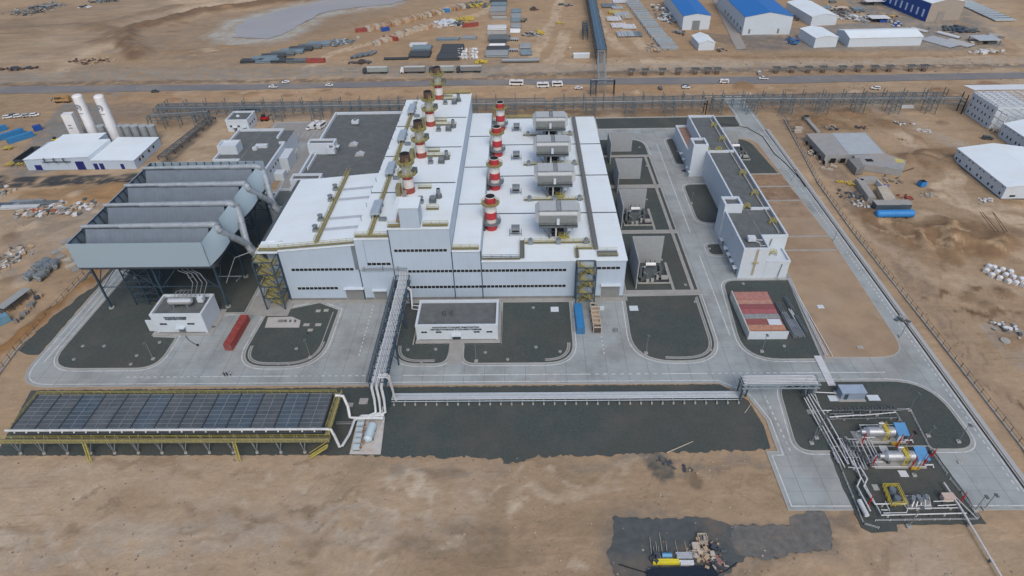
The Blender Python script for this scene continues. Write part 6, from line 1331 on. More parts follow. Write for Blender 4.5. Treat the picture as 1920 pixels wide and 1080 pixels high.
for i in range(22): x, y = G(1560+i*5.6, 775-i*.15); b.cyl((x, y, .5), (x, y, 1.5+.3*(i % 3)), .2, None, 7); b.cyl((x-.3, y, 1.1), (x+.3, y, 1.1), .28, None, 7)
single('valve_row', b, GALVD, 'close row of small valves on the rear pipes of the gas yard', 'valves', kind='stuff')
pipes('pipe_manifold', 'bundle of grey pipes running down the left side of the gas yard', [[g(1572+i*6.5, 822+i*1.0, 1), g(1592+i*6.8, 870+i*2, 1)] for i in range(6)]+[[g(1562, 848, .8), g(1572, 868, .8)], [g(1556, 834, .8), g(1576, 872, .8)], [g(1600, 836, .9), g(1622, 880, .9)], [g(1580, 846, .7), g(1606, 845, .7)], [g(1586, 858, .7), g(1612, 857, .7)], [g(1570, 822, 1), g(1608, 824, 1)], [g(1590, 876, 1), g(1614, 878, 1)]], .13, PIPE)
b = MB()
for i in range(16): x, y = G(1576+i*3.5+random.uniform(-3, 3), 826+i*3.4); b.cyl((x, y, .6), (x, y, 1.9), .2, None, 7); b.cyl((x-.35, y, 1.3), (x+.35, y, 1.3), .27, None, 7)
single('valve_row', b, GALVD, 'scattered small valves on the left pipes of the gas yard', 'valves', kind='stuff')
pipes('pipe_loop', 'two bent white pipes going to the front of the gas yard', [[g(1600, 862, 1.2), g(1614, 896, 1.2), g(1607, 912, 1.2), g(1632, 958, 1.2)], [g(1612, 874, 1.2), g(1626, 898, 1.2), g(1620, 912, 1.2), g(1640, 945, 1.2), g(1700, 944, 1)]], .19)
pipes('pipe_loop', 'white pipes between the two silver gas vessels on their left side', [[g(1620, 824, 1), g(1640, 866, 1)], [g(1625, 822, 1), g(1646, 864, 1)], [g(1614, 830, 1), g(1634, 872, 1)], [g(1630, 822, 1), g(1650, 862, 1)], [g(1616, 820, 1.4), g(1640, 820, 1.4)], [g(1636, 866, 1.4), g(1656, 866, 1.4)]], .14)
pipes('pipe_loop', 'white pipes along the front edge of the gas yard', [[g(1652, 956, .8), g(1664, 956, .8)], [g(1695, 945, .9), g(1700, 953, .9), g(1740, 953, .9)], [g(1750, 940, .9), g(1790, 939, .9), g(1796, 946, .9), g(1758, 948, .9)], [g(1736, 953, .8), g(1798, 952, .8)], [g(1656, 962, .8), g(1700, 961, .8), g(1702, 953, .8)], [g(1790, 930, .8), g(1832, 972, .8)], [g(1660, 940, .9), g(1668, 958, .9)], [g(1698, 930, .9), g(1712, 930, .9), g(1720, 948, .9), g(1745, 947, .9), g(1742, 932, .9)]], .12)
t = thing('railed_basin', 'yellow railed machine basin at the front of the gas yard', 'platform', (*G(1672, 935), .16)); P = [G(*p, .16) for p in [(1656, 918), (1678, 918), (1692, 948), (1668, 950)]]
MB().prism(P, .17, .9).build('basin', DSTEEL, t); b = MB()
for ins in (0, -.45):
    Q = offset(P, .5+ins)
    for i in range(4): b.rail((*Q[i], .9), (*Q[(i+1) % 4], .9), 1.0, 1.2, .08)
b.build('railing', mat('bright_yellow', (.62, .50, .05), .5), t)
cx, cy = sum(p[0] for p in P)/4, sum(p[1] for p in P)/4
for dy in (-1.2, 1.1): MB().cyl((cx, cy+dy, .9), (cx, cy+dy, 2.1), .9, .7, 12).build('pump', mat('machine_blue_grey', (.12, .15, .18), .5), t)
t = thing('valve_skid', 'cluster of grey valves and pipes in the front middle of the gas yard', 'valve skid', (*G(1722, 945), .16)); cx, cy = G(1722, 945)
MB().box(cx-3, cx+2.6, cy-1.6, cy+1.6, .17, .3).build('skid', KERB, t)
for i in range(9): a = random.uniform(-2.4, 2.2); c = random.uniform(-1.2, 1.4); h = random.uniform(1, 2.4); MB().cyl((cx+a, cy+c, .3), (cx+a, cy+c, h), .25, None, 8).cyl((cx+a, cy+c, h), (cx+a, cy+c, h+.12), .5, None, 10).build('valve', GALV, t)
b = MB()
for i in range(4): b.tube([(cx-2.5+i, cy-1.3, .8), (cx-1.5+i*.8, cy, 1.6), (cx-1+i*.8, cy+1.4, 1.2)], .2, 7)
b.build('pipe', SILV, t)
x, y = G(1773, 938); single('pale_box', MB().cbox(x, y, .3, 2.6, 1.4, 1.5).cbox(x, y, 1.82, 2.8, 1.6, .12), mat('pinkish_box', (.48, .38, .33), .7), 'pale pinkish box near the right front of the gas yard', 'box')
x, y = G(1618, 950); t = thing('slim_vessel', 'slim white horizontal cylinder at the left front of the gas yard', 'vessel', (x, y, .16)); A, B = g(1611, 938, 1.5), g(1626, 967, 1.5); MB().cyl(A, B, .55, None, 14).build('shell', WPIPE, t, True)
for u in (.2, .8): q = [A[i]+(B[i]-A[i])*u for i in range(3)]; MB().box(q[0]-.4, q[0]+.4, q[1]-.2, q[1]+.2, .17, 1.1).build('saddle', GALVD, t)
for i, (px, py, w, d, lb) in enumerate(((1590, 838, 1.6, 6.2, 'long pale slab at the left of the rear gas vessel'), (1519, 773, 1.8, 1.4, 'small pale slab at the left rear fence corner of the gas yard'), (1637, 747, 3.2, 2, 'white square slab right of the blue grey cabin'), (1562, 748, 2.6, 2, 'white square slab left of the blue grey cabin'),
    (1641, 915, 1.4, 1.6, 'small grey slab left of the yellow railed basin'), (1188, 579, 2.8, 2.4, 'white square hatch slab behind the lamp post plot right of the hall'), (1040, 581, 2.6, 2.4, 'white square hatch slab in the plot left of the blue container'), (1538, 576, 2, 1.6, 'white square hatch slab in the middle of the sand plot'),
    (597, 584, 1.5, 1.2, 'small white hatch at the left of the row behind the gravel island'), (612, 583, 1.5, 1.2, 'small grey hatch in the middle behind the gravel island'), (575, 610, 1.9, 1.2, 'pale hatch left of a pair on the gravel island'), (597, 610, 1.9, 1.2, 'pale hatch right of a pair on the gravel island'), (582, 620, 1.6, 1.1, 'pale hatch in front of the pair on the gravel island'),
    (1612, 652, 1.8, 1.2, 'tan hatch slab at the front of the sand plot'), (682, 753, 2.4, 2, 'white hatch slab between pipe bridge foot and cooler'), (657, 760, 1.6, 1.4, 'small framed hatch beside the cooler return pipe'), (1800, 868, 1.2, .8, 'small pale cover beside the right edge of the gas yard'))):
    x, y = G(px, py); b = MB().cbox(x, y, .02, w, d, .32); b.cbox(x+w*.15, y-d*.1, .341, w*.3, d*.3, .04); single('hatch_slab', b, KERB if i not in (2, 3, 5, 6, 7) else WALLP, lb, 'hatch')
t = thing('anchor_slab', 'pale concrete base with anchor blocks on the rounded gravel island', 'base', (*G(530, 605), .16)); MB().prism([G(*p) for p in [(503, 596), (548, 595), (564, 602), (561, 615), (497, 615)]], .1, .28).build('slab', mat('pale_slab', (.40, .39, .37), .85, var=.1), t)
for k in range(4): x, y = G(527+k*9, 604); MB().cbox(x, y, .28, 1.6 if k == 0 else .5, .8, .5).build('anchor_block', CONCD if k == 0 else GALVD, t)
# covers (round manholes)
mh = [(156, 650), (196, 650), (139, 675), (257, 668), (300, 643), (246, 684), (1000, 578), (1005, 652), (1050, 660), (1303, 567), (1332, 657), (522, 683), (542, 683), (765, 657), (817, 656), (790, 683), (910, 662), (952, 675), (1240, 488), (1262, 443), (1218, 497), (1290, 520), (1285, 535), (1212, 375), (1250, 372), (1217, 402), (1200, 320), (1212, 312), (1196, 326), (1182, 280), (1199, 277), (1470, 650), (1810, 560-0), (556, 655), (1345, 385), (1330, 467), (1270, 285), (1393, 533)]
mh.remove((1810, 560))
PL = [('the plot left of the pump house', -150, -105, 130, 160), ('the rounded gravel island', -92, -58, 130, 165), ('the narrow plot under the pipe bridge', -41, -22, 130, 165), ('the plot before the water building', -22, 17, 130, 165), ('the large plot right of the hall front', 30, 62, 130, 166.9), ('the front transformer bay', 30, 62, 167, 205.5),
      ('the second transformer bay', 30, 62, 205.5, 241.5), ('the third transformer bay', 30, 62, 241.5, 271.4), ('the rear transformer bay', 30, 62, 271.4, 300), ('the plot of the red containers', 62, 92, 130, 182), ('the small plots left of the service building', 62, 92, 182, 300)]
mc = {}
for i, (px, py) in enumerate(mh):
    x, y = G(px, py); nm = [q[0] for q in PL if q[1] <= x <= q[2] and q[3] <= y <= q[4]][:1] or ['the gravel']; mc.setdefault(nm[0], []).append((x, y, px, py))
mh2 = [(q, f'{ORD[i]} manhole cover from the left in {nm}' if len(v) > 1 else f'only manhole cover in {nm}') for nm, v in mc.items() for i, q in enumerate(sorted(v, key=lambda q: q[2]))]
for (x, y, px, py), lb_ in mh2: b = MB().cyl((x, y, .1), (x, y, .42), .5, None, 12); b.cur = 1; b.cyl((x, y, .42), (x, y, .5), .3, None, 10); single('manhole', b, [KERB, GALV], lb_, 'manhole cover', 'manholes in the gravel plots')
# ---- lamp posts
def lamp(px, py, h, lb, light=True, dark=False):
    x, y = G(px, py); t = thing('lamp_post', lb, 'lamp post', (x, y, .1), 'slim lamp posts around the plant'); MB().box(x-.5, x+.5, y-.5, y+.5, .12, .5).build('foot', KERB, t)
    MB().cyl((x, y, .5), (x, y, h), .11, .07, 8).build('pole', GALV, t); MB().box(x-.35, x+.35, y-.9, y+.15, h, h+.14).build('lamp_head', GALVD if not dark else BLACK, t)
for a in ((288, 674, 7, 'lamp post in the gravel plot left of the pump house'), (582, 671, 7.5, 'lamp post at the front of the rounded gravel island'), (893, 678, 7, 'lamp post before the long low water building'), (1211, 663, 7.5, 'lamp post in the large plot right of the hall front'), (1428, 660, 7, 'lamp post before the block of red containers'),
          (1704, 770, 7, 'lamp post at the rear right corner of the gas yard'), (1796, 829, 7, 'lamp post in the right lobe of the gas yard'), (1739, 818, 4, 'short lamp post right of the rear gas vessel'), (1530, 822, 9, 'tall lamp post left of the gas yard pipes'), (1521, 832, 8, 'lamp post at the lower left of the gas yard'),
          (1703, 988, 8, 'lamp post at the front edge of the gas yard'), (1296, 382, 5, 'lamp post in the oblong plot left of the service building'), (1827, 958, 6, 'left lamp post at the right front of the gas yard'), (1845, 955, 6, 'right lamp post at the right front of the gas yard'), (1486, 338, 5, 'lamp post on the right road behind the sand plot'),
          (1563, 452, 5, 'lamp post on the right road beside the sand plot'), (1688, 632, 5.5, 'lamp post on the right road at the sand plot corner')): lamp(*a)
for px, py, tx, lb in ((1688, 855, 9.5, 'tall floodlight mast with black head at the rear of the gas yard'), (1713, 892, 9.5, 'tall floodlight mast with black head beside the front gas vessel')): lamp(px, py, tx, lb, dark=True)
# ---- fences
def fence(pts, label, h=2.2, step=3.2, name='fence', mt=DSTEEL, base=True, mx=95):
    t = thing(name, label, 'fence', (*pts[0], 0)); L_ = sum(math.dist(a, c) for a, c in zip(pts[:-1], pts[1:])); step = max(step, L_/mx); r = MB(); bb = MB()
    for a, c in zip(pts[:-1], pts[1:]):
        n = max(1, int(math.dist(a, c)/step))
        for i in range(n+1):
            u = i/n; x, y = a[0]+(c[0]-a[0])*u, a[1]+(c[1]-a[1])*u; MB().bar((x, y, 0), (x, y, h), .12).build('post', mt, t)
        for z in (h*.45, h-.1): r.bar((*a, z), (*c, z), .06)
        bb.bar((*a, .2), (*c, .2), .35, .4)
    r.build('wire', mt, t)
    if base: bb.build('base_beam', KERB, t)
fence([(135.5, 312), (127.2, 243), (125.8, 205), (126.2, 131), (126, 84)], 'long wire fence on a pale concrete beam right of the outer road')
fence([(-158.8, 200), (-158.6, 141), (-154.5, 110)], 'wire fence on a pale beam left of the condenser', mx=40)
yard = [g(1519, 773, 0)[:2], g(1572, 868, 0)[:2], g(1578, 885, 0)[:2], g(1618, 984, 0)[:2], g(1646, 992, 0)[:2]]
fence(yard, 'low white pipe fence along the left side of the gas yard', .9, 3, 'pipe_fence', WPIPE, False)
fence([g(1519, 773, 0)[:2], g(1705, 770, 0)[:2], g(1745, 848, 0)[:2], g(1774, 890, 0)[:2]], 'low white pipe fence along the rear right side of the gas yard', .9, 3, 'pipe_fence', WPIPE, False)
fence([g(1640, 978, 0)[:2], g(1835, 975, 0)[:2], g(1800, 925, 0)[:2], g(1780, 900, 0)[:2]], 'low white pipe fence along the front of the gas yard', .9, 3, 'pipe_fence', WPIPE, False)
pipes('pipeline', 'single white pipeline leaving the gas yard towards the front right corner', [[g(1770, 905, 1.3), g(1800, 950, 1.3), g(1880, 1085, 1.0)]], .22, sup=7)
b = MB(); x, y = G(1500, 230)
cb = thing('cable_line', 'black cable lying across the rear road of the plant', 'cable', (x, y, .1)); MB().tube([(*G(*p, .15), .15) for p in [(1350, 232), (1400, 239), (1430, 256), (1452, 288), (1475, 308), (1500, 335), (1510, 350)]], .18, 5).build('cable', BLACK, cb)
x, y = G(345, 622); b = MB().tube([(*G(*p, .12), .12) for p in [(345, 623), (352, 636), (362, 643), (371, 648)]], .09, 5); b.cyl((*G(371, 648), .05), (*G(371, 648), .5), .3, None, 8); single('hose', b, BLACK, 'black hose trailing from the pump house door', 'hose')
# ---- people
def person(px, py, label, rz=0, shirt=CLOTH, pant=CLOTH, step=.18):
    x, y = G(px, py); me = bpy.data.meshes.new('person'); j = {'p': (0,0,.92), 'c': (0,0,1.25), 'n': (0,0,1.47), 'h': (0,.01,1.66), 'sl': (-.19,0,1.42), 'sr': (.19,0,1.42), 'el': (-.27,.02,1.15), 'er': (.27,.02,1.15), 'wl': (-.28,.1,.9), 'wr': (.28,.1,.9),
        'hl': (-.1,0,.88), 'hr': (.1,0,.88), 'kl': (-.11,step*.6,.48), 'kr': (.11,-step*.3,.48), 'al': (-.11,step,.08), 'ar': (.11,-step,.08), 'tl': (-.11,step+.17,.04), 'tr': (.11,-step+.17,.04)}
    rad = {'p': .15, 'c': .16, 'n': .06, 'h': .11, 'sl': .07, 'sr': .07, 'el': .05, 'er': .05, 'wl': .035, 'wr': .035, 'hl': .1, 'hr': .1, 'kl': .065, 'kr': .065, 'al': .045, 'ar': .045, 'tl': .04, 'tr': .04}
    E = [('p','c'),('c','n'),('n','h'),('n','sl'),('n','sr'),('sl','el'),('sr','er'),('el','wl'),('er','wr'),('p','hl'),('p','hr'),('hl','kl'),('hr','kr'),('kl','al'),('kr','ar'),('al','tl'),('ar','tr')]; K = list(j)
    me.from_pydata([j[k] for k in K], [(K.index(a), K.index(c)) for a, c in E], []); t = bpy.data.objects.new('person', me); COL.objects.link(t); md = t.modifiers.new('skin', 'SKIN'); t.modifiers.new('sub', 'SUBSURF').levels = 1
    for i, k in enumerate(K): me.skin_vertices[0].data[i].radius = (rad[k], rad[k])
    me.skin_vertices[0].data[0].use_root = True; bpy.context.view_layer.update(); me2 = bpy.data.meshes.new_from_object(t.evaluated_get(bpy.context.evaluated_depsgraph_get())); bpy.data.objects.remove(t)
    for m_ in (shirt, SKIN, pant): me2.materials.append(m_)
    for p in me2.polygons: z = p.center.z; p.material_index = 1 if z > 1.5 else (0 if z > .9 else 2); p.use_smooth = True
    o = bpy.data.objects.new('person', me2); COL.objects.link(o); o.location = (x, y, .04); o.rotation_euler = (0, 0, rz); tagg(o, label, 'person'); h = MB().dome((0, .01, 1.66), .14, .13, 10).build('hair', BLACK, o)
    return o
person(422, 706, 'person in dark clothes walking on the road, left of three', R(200)); person(427, 705.5, 'person in dark clothes walking on the road, middle of three', R(190)); person(433, 704.5, 'person in dark trousers and pale top walking on the road, right of three', R(185), CLOTHW)
person(577, 628, 'person in black standing on the rounded gravel island', R(120))
# ================================================================ LONG PIPE RACKS
def rack(nm, label, pts, w, h, bay, pipe_n=4, mt=STEEL, levels=2, tall=0, deck=None, pair=None):
    t = thing(nm, label, 'pipe rack', (*pts[0], 0)); b = MB(); dk = MB(); np_ = 0
    for a, c in zip(pts[:-1], pts[1:]):
        A, B = Vector(a), Vector(c); d = (B-A).normalized(); nrm = Vector((-d.y, d.x)); L_ = (B-A).length; n = max(1, round(L_/bay))
        for i in range(n+1):
            for off in ((0, pair) if pair else (0,)):
                p = A+d*min(L_, L_*i/n+off)
                for s in (-1, 1):
                    q = p+nrm*w/2*s
                    if np_ < 98: MB().bar((q.x, q.y, 0), (q.x, q.y, h+(tall if (i % 2 or pair) else 0)), .34).build('post', mt, t); np_ += 1
                for z in [h-k*1.9 for k in range(levels)]: b.bar((*(p-nrm*w/2), z), (*(p+nrm*w/2), z), .25)
            if pair:
                p, p2 = A+d*(L_*i/n), A+d*min(L_, L_*i/n+pair)
                for s in (-1, 1):
                    q, q2 = p+nrm*w/2*s, p2+nrm*w/2*s
                    for z in (1.5, 3.5, 5.5): b.bar((*q, z), (*q2, z+1.8), .13); b.bar((*q, z), (*q2, z), .13)
        for s in (-1, 1):
            for k in range(levels): z = h-k*1.9; b.bar((*(A+nrm*w/2*s), z), (*(B+nrm*w/2*s), z), .26)
        for i in range(n*3): 
            p = A+d*(L_*(i+.5)/(n*3)); b.bar((*(p-nrm*w/2), h), (*(p+nrm*w/2), h), .14)
        for i in range(pipe_n): o = (i-(pipe_n-1)/2)*w/(pipe_n+1); P0, P1 = A+nrm*o, B+nrm*o; MB().cyl((*P0, h+.2), (*P1, h+.2), .10+.05*(i % 2), None, 6).build('pipe', GALV if i % 2 else GALVD, t)
        if deck: dk.bar((*A, h+.1), (*B, h+.1), w*.9, .12)
    b.build('beam', mt, t)
    if deck: dk.build('deck', deck, t)
    return t
RKS = mat('rack_steel', (.125, .16, .18), .55, metal=.1, var=.2)
rack('pipe_rack', 'long blue grey pipe rack on paired trestles behind the plant', [(-196, 321), (96, 320)], 4.5, 7.6, 21, 3, RKS, 2, .6, pair=5)
rack('pipe_rack', 'right continuation of the long pipe rack past the concrete shell', [(100, 322), (228, 318)], 4.5, 7.6, 18, 3, RKS, 2, 2.6, pair=5)
rack('pipe_rack', 'thin rear pipe rack with tall poles, left half behind the plant', [(-200, 331), (12, 331)], 3, 5.6, 5.3, 1, RKS, 2, 2.6)
rack('pipe_rack', 'thin rear pipe rack with tall poles, right half behind the plant', [(17, 331), (226, 331)], 3, 5.6, 5.3, 1, RKS, 2, 2.6)
rack('pipe_rack', 'short dense rack bay left of the tall white tanks and behind grey tanks', [(-196, 312), (-166, 316)], 4, 7, 8, 2, RKS, 2)
t = rack('pipe_gallery', 'covered blue pipe gallery running away to the far storage yard', [(50.2, 404), (53, 470), (60, 640)], 6, 9, 11, 3, STEEL, 2, deck=mat('blue_deck', (.05, .11, .17), .5, lines=[(0, .9, .2, .4), (1, 1.6, .3, .4)], line_col=(.16, .22, .26)))
b = MB()
for y in (404, 420, 436, 452, 468, 490, 512, 534, 556): b.rail((47+(y-404)*.045, y, 9.2), (47+(y-404)*.045, y+15, 9.2), 1.1, 3, .1); b.rail((53.4+(y-404)*.045, y, 9.2), (53.4+(y-404)*.045, y+15, 9.2), 1.1, 3, .1)
b.build('railing', STEEL, t)
rack('pipe_gallery', 'sloping link of the blue gallery over the asphalt road to the portal', [(45.2, 352), (49.6, 402)], 4, 9, 12, 2, mat('pale_steel', (.28, .34, .38), .5, metal=.2), 2)
rack('road_portal', 'double legged steel portal straddling the roadside below the blue gallery', [(38.6, 350.5), (51.8, 350.5)], 3.6, 8.8, 9, 3, STEEL, 2, pair=3)
for i, (y, h) in enumerate(((455, 7), (575, 7.5))): rack('side_trestle', f'{("near", "far")[i]} ladder like trestle left of the blue gallery', [(44.5+i*6, y), (45.5+i*6, y+22)], 3.2, h, 5.5, 1, STEEL, 3)
A, B = G(306, 300), G(398, 226); rack('low_pipe_rack', 'low dark pipe rack running diagonally behind the condenser to the trestles', [A, B], 4.5, 1.8, 7, 4, DSTEEL, 1)
A, B = G(64, 325), G(250, 318)
for i, px in enumerate((1183, 1209, 1241, 1271, 1303, 1326, 1344, 1454, 1484, 1514, 1542, 1578, 1608, 1638, 1666, 1706, 1731)):
    x, y = G(px, 141-(px-1183)*.014); t = thing('pier_frame', f'small grey steel frame on a dark pier in the roadside ditch, {ORD[i]} from the left', 'frame', (x, y, 0), 'frames on piers in the roadside ditch')
    MB().cbox(x, y, -.2, 2.2, 1.6, 1.6).build('pier', mat('pier_brown', (.13, .085, .06), .9), t); b = MB()
    for s in (-1.6, 1.6):
        for q in (-1, 1.2): b.bar((x+s*.7, y+q, 1.2), (x+s*.7, y+q, 3.4), .2)
    for k in range(5): b.bar((x-2.2, y-1.2+k*.8, 3.4+.1*(k % 2)), (x+2.2, y-1.2+k*.8, 3.4), .22)
    for s in (-2.1, 0, 2.1): b.bar((x+s, y-1.4, 3.6), (x+s, y+2.2, 3.6), .18)
    b.build('frame', GALVD, t)
# ================================================================ VEHICLES
def wheels(t, x, y, xs, w, r=.36):
    for u in xs:
        for s in (-1, 1): MB().cyl((x+u, y+s*(w/2-.22), r), (x+u, y+s*w/2, r), r, None, 12).build('wheel', TYRE, t)
def car(px, py, rz, mt, label, kind='car', z=.13, group='cars beside the asphalt road', L_=4.6):
    x, y = G(px, py); t = thing('parked_car' if kind != 'pickup' else 'pickup_truck', label, 'car' if kind != 'pickup' else 'pickup', (x, y, z), group); h = 1.0
    if kind == 'pickup': L_ = 5.3; prof = [(-2.6,.45),(-2.6,1.05),(-.4,1.08),(-.15,1.75),(.95,1.75),(1.5,1.12),(2.6,1.0),(2.65,.45)]; gp = [(-.3,1.14),(-.08,1.68),(.9,1.68),(1.32,1.14)]
    elif kind == 'suv': prof = [(-2.3,.45),(-2.3,1.1),(-2.1,1.75),(.6,1.78),(1.25,1.15),(2.3,1.0),(2.35,.45)]; gp = [(-2.05,1.15),(-1.92,1.68),(.55,1.7),(1.05,1.15)]
    else: prof = [(-2.25,.4),(-2.25,.95),(-1.5,1.02),(-1.0,1.48),(.35,1.48),(1.1,1.0),(2.2,.88),(2.25,.4)]; gp = [(-1.32,1.03),(-.93,1.42),(.3,1.42),(.86,1.03)]
    b = MB(); b.xprism([(q, v) for q, v in [(0, 0)]*0+[(0,0),(0,0),(0,0)]], 0, 0) if 0 else None
    b.yprism([(x+u, z+v) for u, v in prof], y-.9, y+.9); b.build('body', mt, t)
    g_ = MB(); g_.yprism([(x+u, z+v) for u, v in gp], y-.92, y+.92); u0, u1 = gp[2], gp[3]; g_.add([(x+u0[0]+.1, y-.75, z+u0[1]+.02), (x+u1[0]+.28, y-.8, z+u1[1]+.04), (x+u1[0]+.28, y+.8, z+u1[1]+.04), (x+u0[0]+.1, y+.75, z+u0[1]+.02)], [(0,1,2,3)]); g_.build('window', GLASS, t)
    POS[t.name] = Vector((x, y, z))
    for u in (-1.4, 1.45):
        for s in (-1, 1): MB().cyl((x+u, y+s*.72, z+.35), (x+u, y+s*.93, z+.35), .35, None, 12).build('wheel', TYRE, t)
    if kind == 'pickup': MB().box(x-2.45, x-.5, y-.75, y+.75, z+1.06, z+1.1).build('load_bed', DSTEEL, t)
    for s in (-.65, .65): MB().box(x+2.22, x+2.3, y+s-.18, y+s+.18, z+.7, z+.85).build('headlight', PAINT, t)
    t.rotation_euler = (0, 0, rz); return t
def bus(px, py, rz, L_, label, mt=CARW, h=2.9, w=2.3, z=.13, name='bus', cat='bus', group='buses and vans', stripe=True):
    x, y = G(px, py); t = thing(name, label, cat, (x, y, z), group); b = MB(); b.yprism([(x-L_/2, z+.4), (x+L_/2, z+.4), (x+L_/2, z+h*.55), (x+L_/2-.35, z+h-.1), (x+L_/2-.7, z+h), (x-L_/2+.1, z+h), (x-L_/2, z+h-.15)], y-w/2, y+w/2); b.build('body', mt, t)
    for s in (-1, 1): MB().box(x-L_/2+.5, x+L_/2-.9, y+s*w/2-.03, y+s*w/2+.03, z+h*.52, z+h*.83).build('side_window', GLASS, t)
    MB().box(x+L_/2-.14, x+L_/2+.03, y-w/2+.15, y+w/2-.15, z+h*.45, z+h*.7).build('windscreen', GLASS, t)
    for u in (-L_*.3, L_*.32):
        for s in (-1, 1): MB().cyl((x+u, y+s*(w/2-.25), z+.42), (x+u, y+s*(w/2+.02), z+.42), .42, None, 12).build('wheel', TYRE, t)
    MB().box(x-L_*.1, x+L_*.1, y-.5, y+.5, z+h+.005, z+h+.15).build('roof_vent', KERB, t); t.rotation_euler = (0, 0, rz)
for i, (px, c1, c2, lb) in enumerate(((705, DSTEEL, mat('truck_green_grey', (.26, .30, .29), .6), 'articulated lorry with green grey trailer and dark cab, first of four'), (775, CARW, mat('truck_brown_grey', (.20, .20, .20), .6), 'articulated lorry with grey trailer and white cab, second of four'),
                                    (829, DSTEEL, mat('truck_pale', (.28, .31, .29), .6), 'articulated lorry partly behind the farthest tall chimney, third of four'), (880, DSTEEL, mat('truck_brown_grey', (.2, .2, .2), .6), 'articulated lorry with dark cab and grey trailer, rightmost of four'))):
    x, y = G(px, 137.5-(px-705)*.012); t = thing('lorry', lb, 'lorry', (x, y, .13), 'lorries queued on the far gravel road'); MB().box(x-5.2, x+7.6, y-1.25, y+1.25, 1.2, 3.9).build('trailer', c2, t); MB().box(x-5.3, x+7.7, y-1.3, y+1.3, 3.91, 4.02).build('tarpaulin', mat('trailer_top', (.48, .50, .48), .6), t)
    b = MB(); b.yprism([(x-8, .6), (x-5.7, .6), (x-5.7, 3.5), (x-7.4, 3.5), (x-8, 2.2)], y-1.2, y+1.2); b.build('cab', c1, t); MB().box(x-8.02, x-7.6, y-1, y+1, 2.0, 2.9).build('windscreen', GLASS, t); MB().box(x-6, x+7.4, y-.9, y+.9, .7, 1.15).build('chassis', DSTEEL, t)
    for u in (-7, -4.4, 3.6, 4.9, 6.2):
        for s in (-1, 1): MB().cyl((x+u, y+s*.95, .6), (x+u, y+s*1.25, .6), .5, None, 10).build('wheel', TYRE, t)
car(291, 173, R(4), CARG, 'dark grey car on the asphalt road at far left'); car(513, 165, R(178), CARW, 'white car on the asphalt road left of the others', 'pickup'); car(536, 156, R(200), CARW, 'white car on the verge just behind the leftmost white pickup')
car(618, 162, R(0), CARW, 'white car alone on the asphalt road left of the tall chimneys'); car(1085, 167, R(5), CARW, 'silver car with grey windows parked left of the road portal'); car(1238, 167, R(88), CARG, 'dark car seen end on beside the asphalt road')
car(1285, 163, R(10), CARG, 'dark car partly behind a white car beside the asphalt road'); car(1286, 166, R(2), CARW, 'white car in front of a dark car beside the asphalt road'); car(1431, 149, R(176), CARW, 'white pickup on the asphalt road at right', 'pickup')
car(1641, 168, R(160), CARW, 'white car parked on sand right of the plant road', 'suv'); car(1423, 139, R(80), mat('silver_truck', (.4, .43, .45), .4), 'pale silver pickup seen end on in the ditch', 'pickup')
for i, (px, py, r_, m_, lb) in enumerate(((16, 222, 20, CARW, 'white car leftmost in the parked row at far left'), (26, 219, 25, CARG, 'dark car squeezed between white cars at far left'), (36, 220, 30, CARW, 'white car third in the parked row at far left'), (52, 219, 25, mat('silver_truck', (.4, .43, .45), .4), 'silver van in the parked row at far left'), (66, 218, 20, CARW, 'white car rightmost in the parked row at far left'))):
    car(px, py, R(r_), m_, lb, 'suv', .05, 'cars parked in a row at far left')
bus(968, 160, R(176), 8.5, 'long white bus on the asphalt road, leftmost of three', h=3.1); bus(1018, 164, R(2), 7.2, 'white minibus on the roadside, middle of three'); bus(1045, 162, R(2), 6.4, 'white minibus on the roadside, rightmost of three'); bus(1357, 156, R(178), 5.2, 'small white van on the asphalt road at right', h=2.2, w=1.9, name='van', cat='van')
bus(592, 239, R(70), 6.6, 'white minibus parked in the paved yard, middle of three', z=.05); bus(604, 239, R(70), 6.2, 'white minibus parked in the paved yard, right of three', z=.05); car(581, 242, R(250), CARW, 'white car with dark windscreen parked left of two minibuses', 'suv', .05, None)
bus(468, 210, R(3), 11.5, 'long grey blue bus behind the gate house', mat('bus_grey', (.16, .22, .27), .4), 3.1, 2.4, .0); 
x, y = G(497, 226); t = thing('red_loader', 'red wheeled machine parked beside the gate house', 'machine', (x, y, 0)); MB().cbox(x, y, .8, 4.2, 2.4, 1.3).build('body', CARR, t); MB().cbox(x-.4, y, 2.12, 1.6, 1.8, 1.3).build('cab', GLASS, t); b = MB(); b.bar((x+1, y, 1.6), (x+4.4, y+.6, 3.2), .5); b.build('arm', DSTEEL, t); wheels(t, x, y, (-1.3, 1.3), 2.6, .7)
x, y = G(119, 192); t = thing('mobile_crane', 'orange yellow mobile crane with long folded boom at far left', 'crane', (x, y, 0)); OY = mat('crane_orange', (.36, .22, .09), .6, var=.2); MB().cbox(x, y, 1, 9, 2.5, 1.2).build('carrier', OY, t); MB().cbox(x+3.8, y, 2.2, 1.8, 2.4, 1).build('cab', OY, t); MB().bar((x-4.6, y, 3.3), (x+4.6, y, 3.9), 1, .9).build('boom', OY, t); MB().cbox(x-2.4, y, 2.25, 2.6, 2.3, .9).build('turret', DSTEEL, t); b = MB(); b.bar((x-4.8, y, 3.2), (x-6.4, y-.6, 1), .3); b.build('hook_arm', DSTEEL, t); wheels(t, x, y, (-3.4, -2, 1.8, 3.2), 2.6, .6)
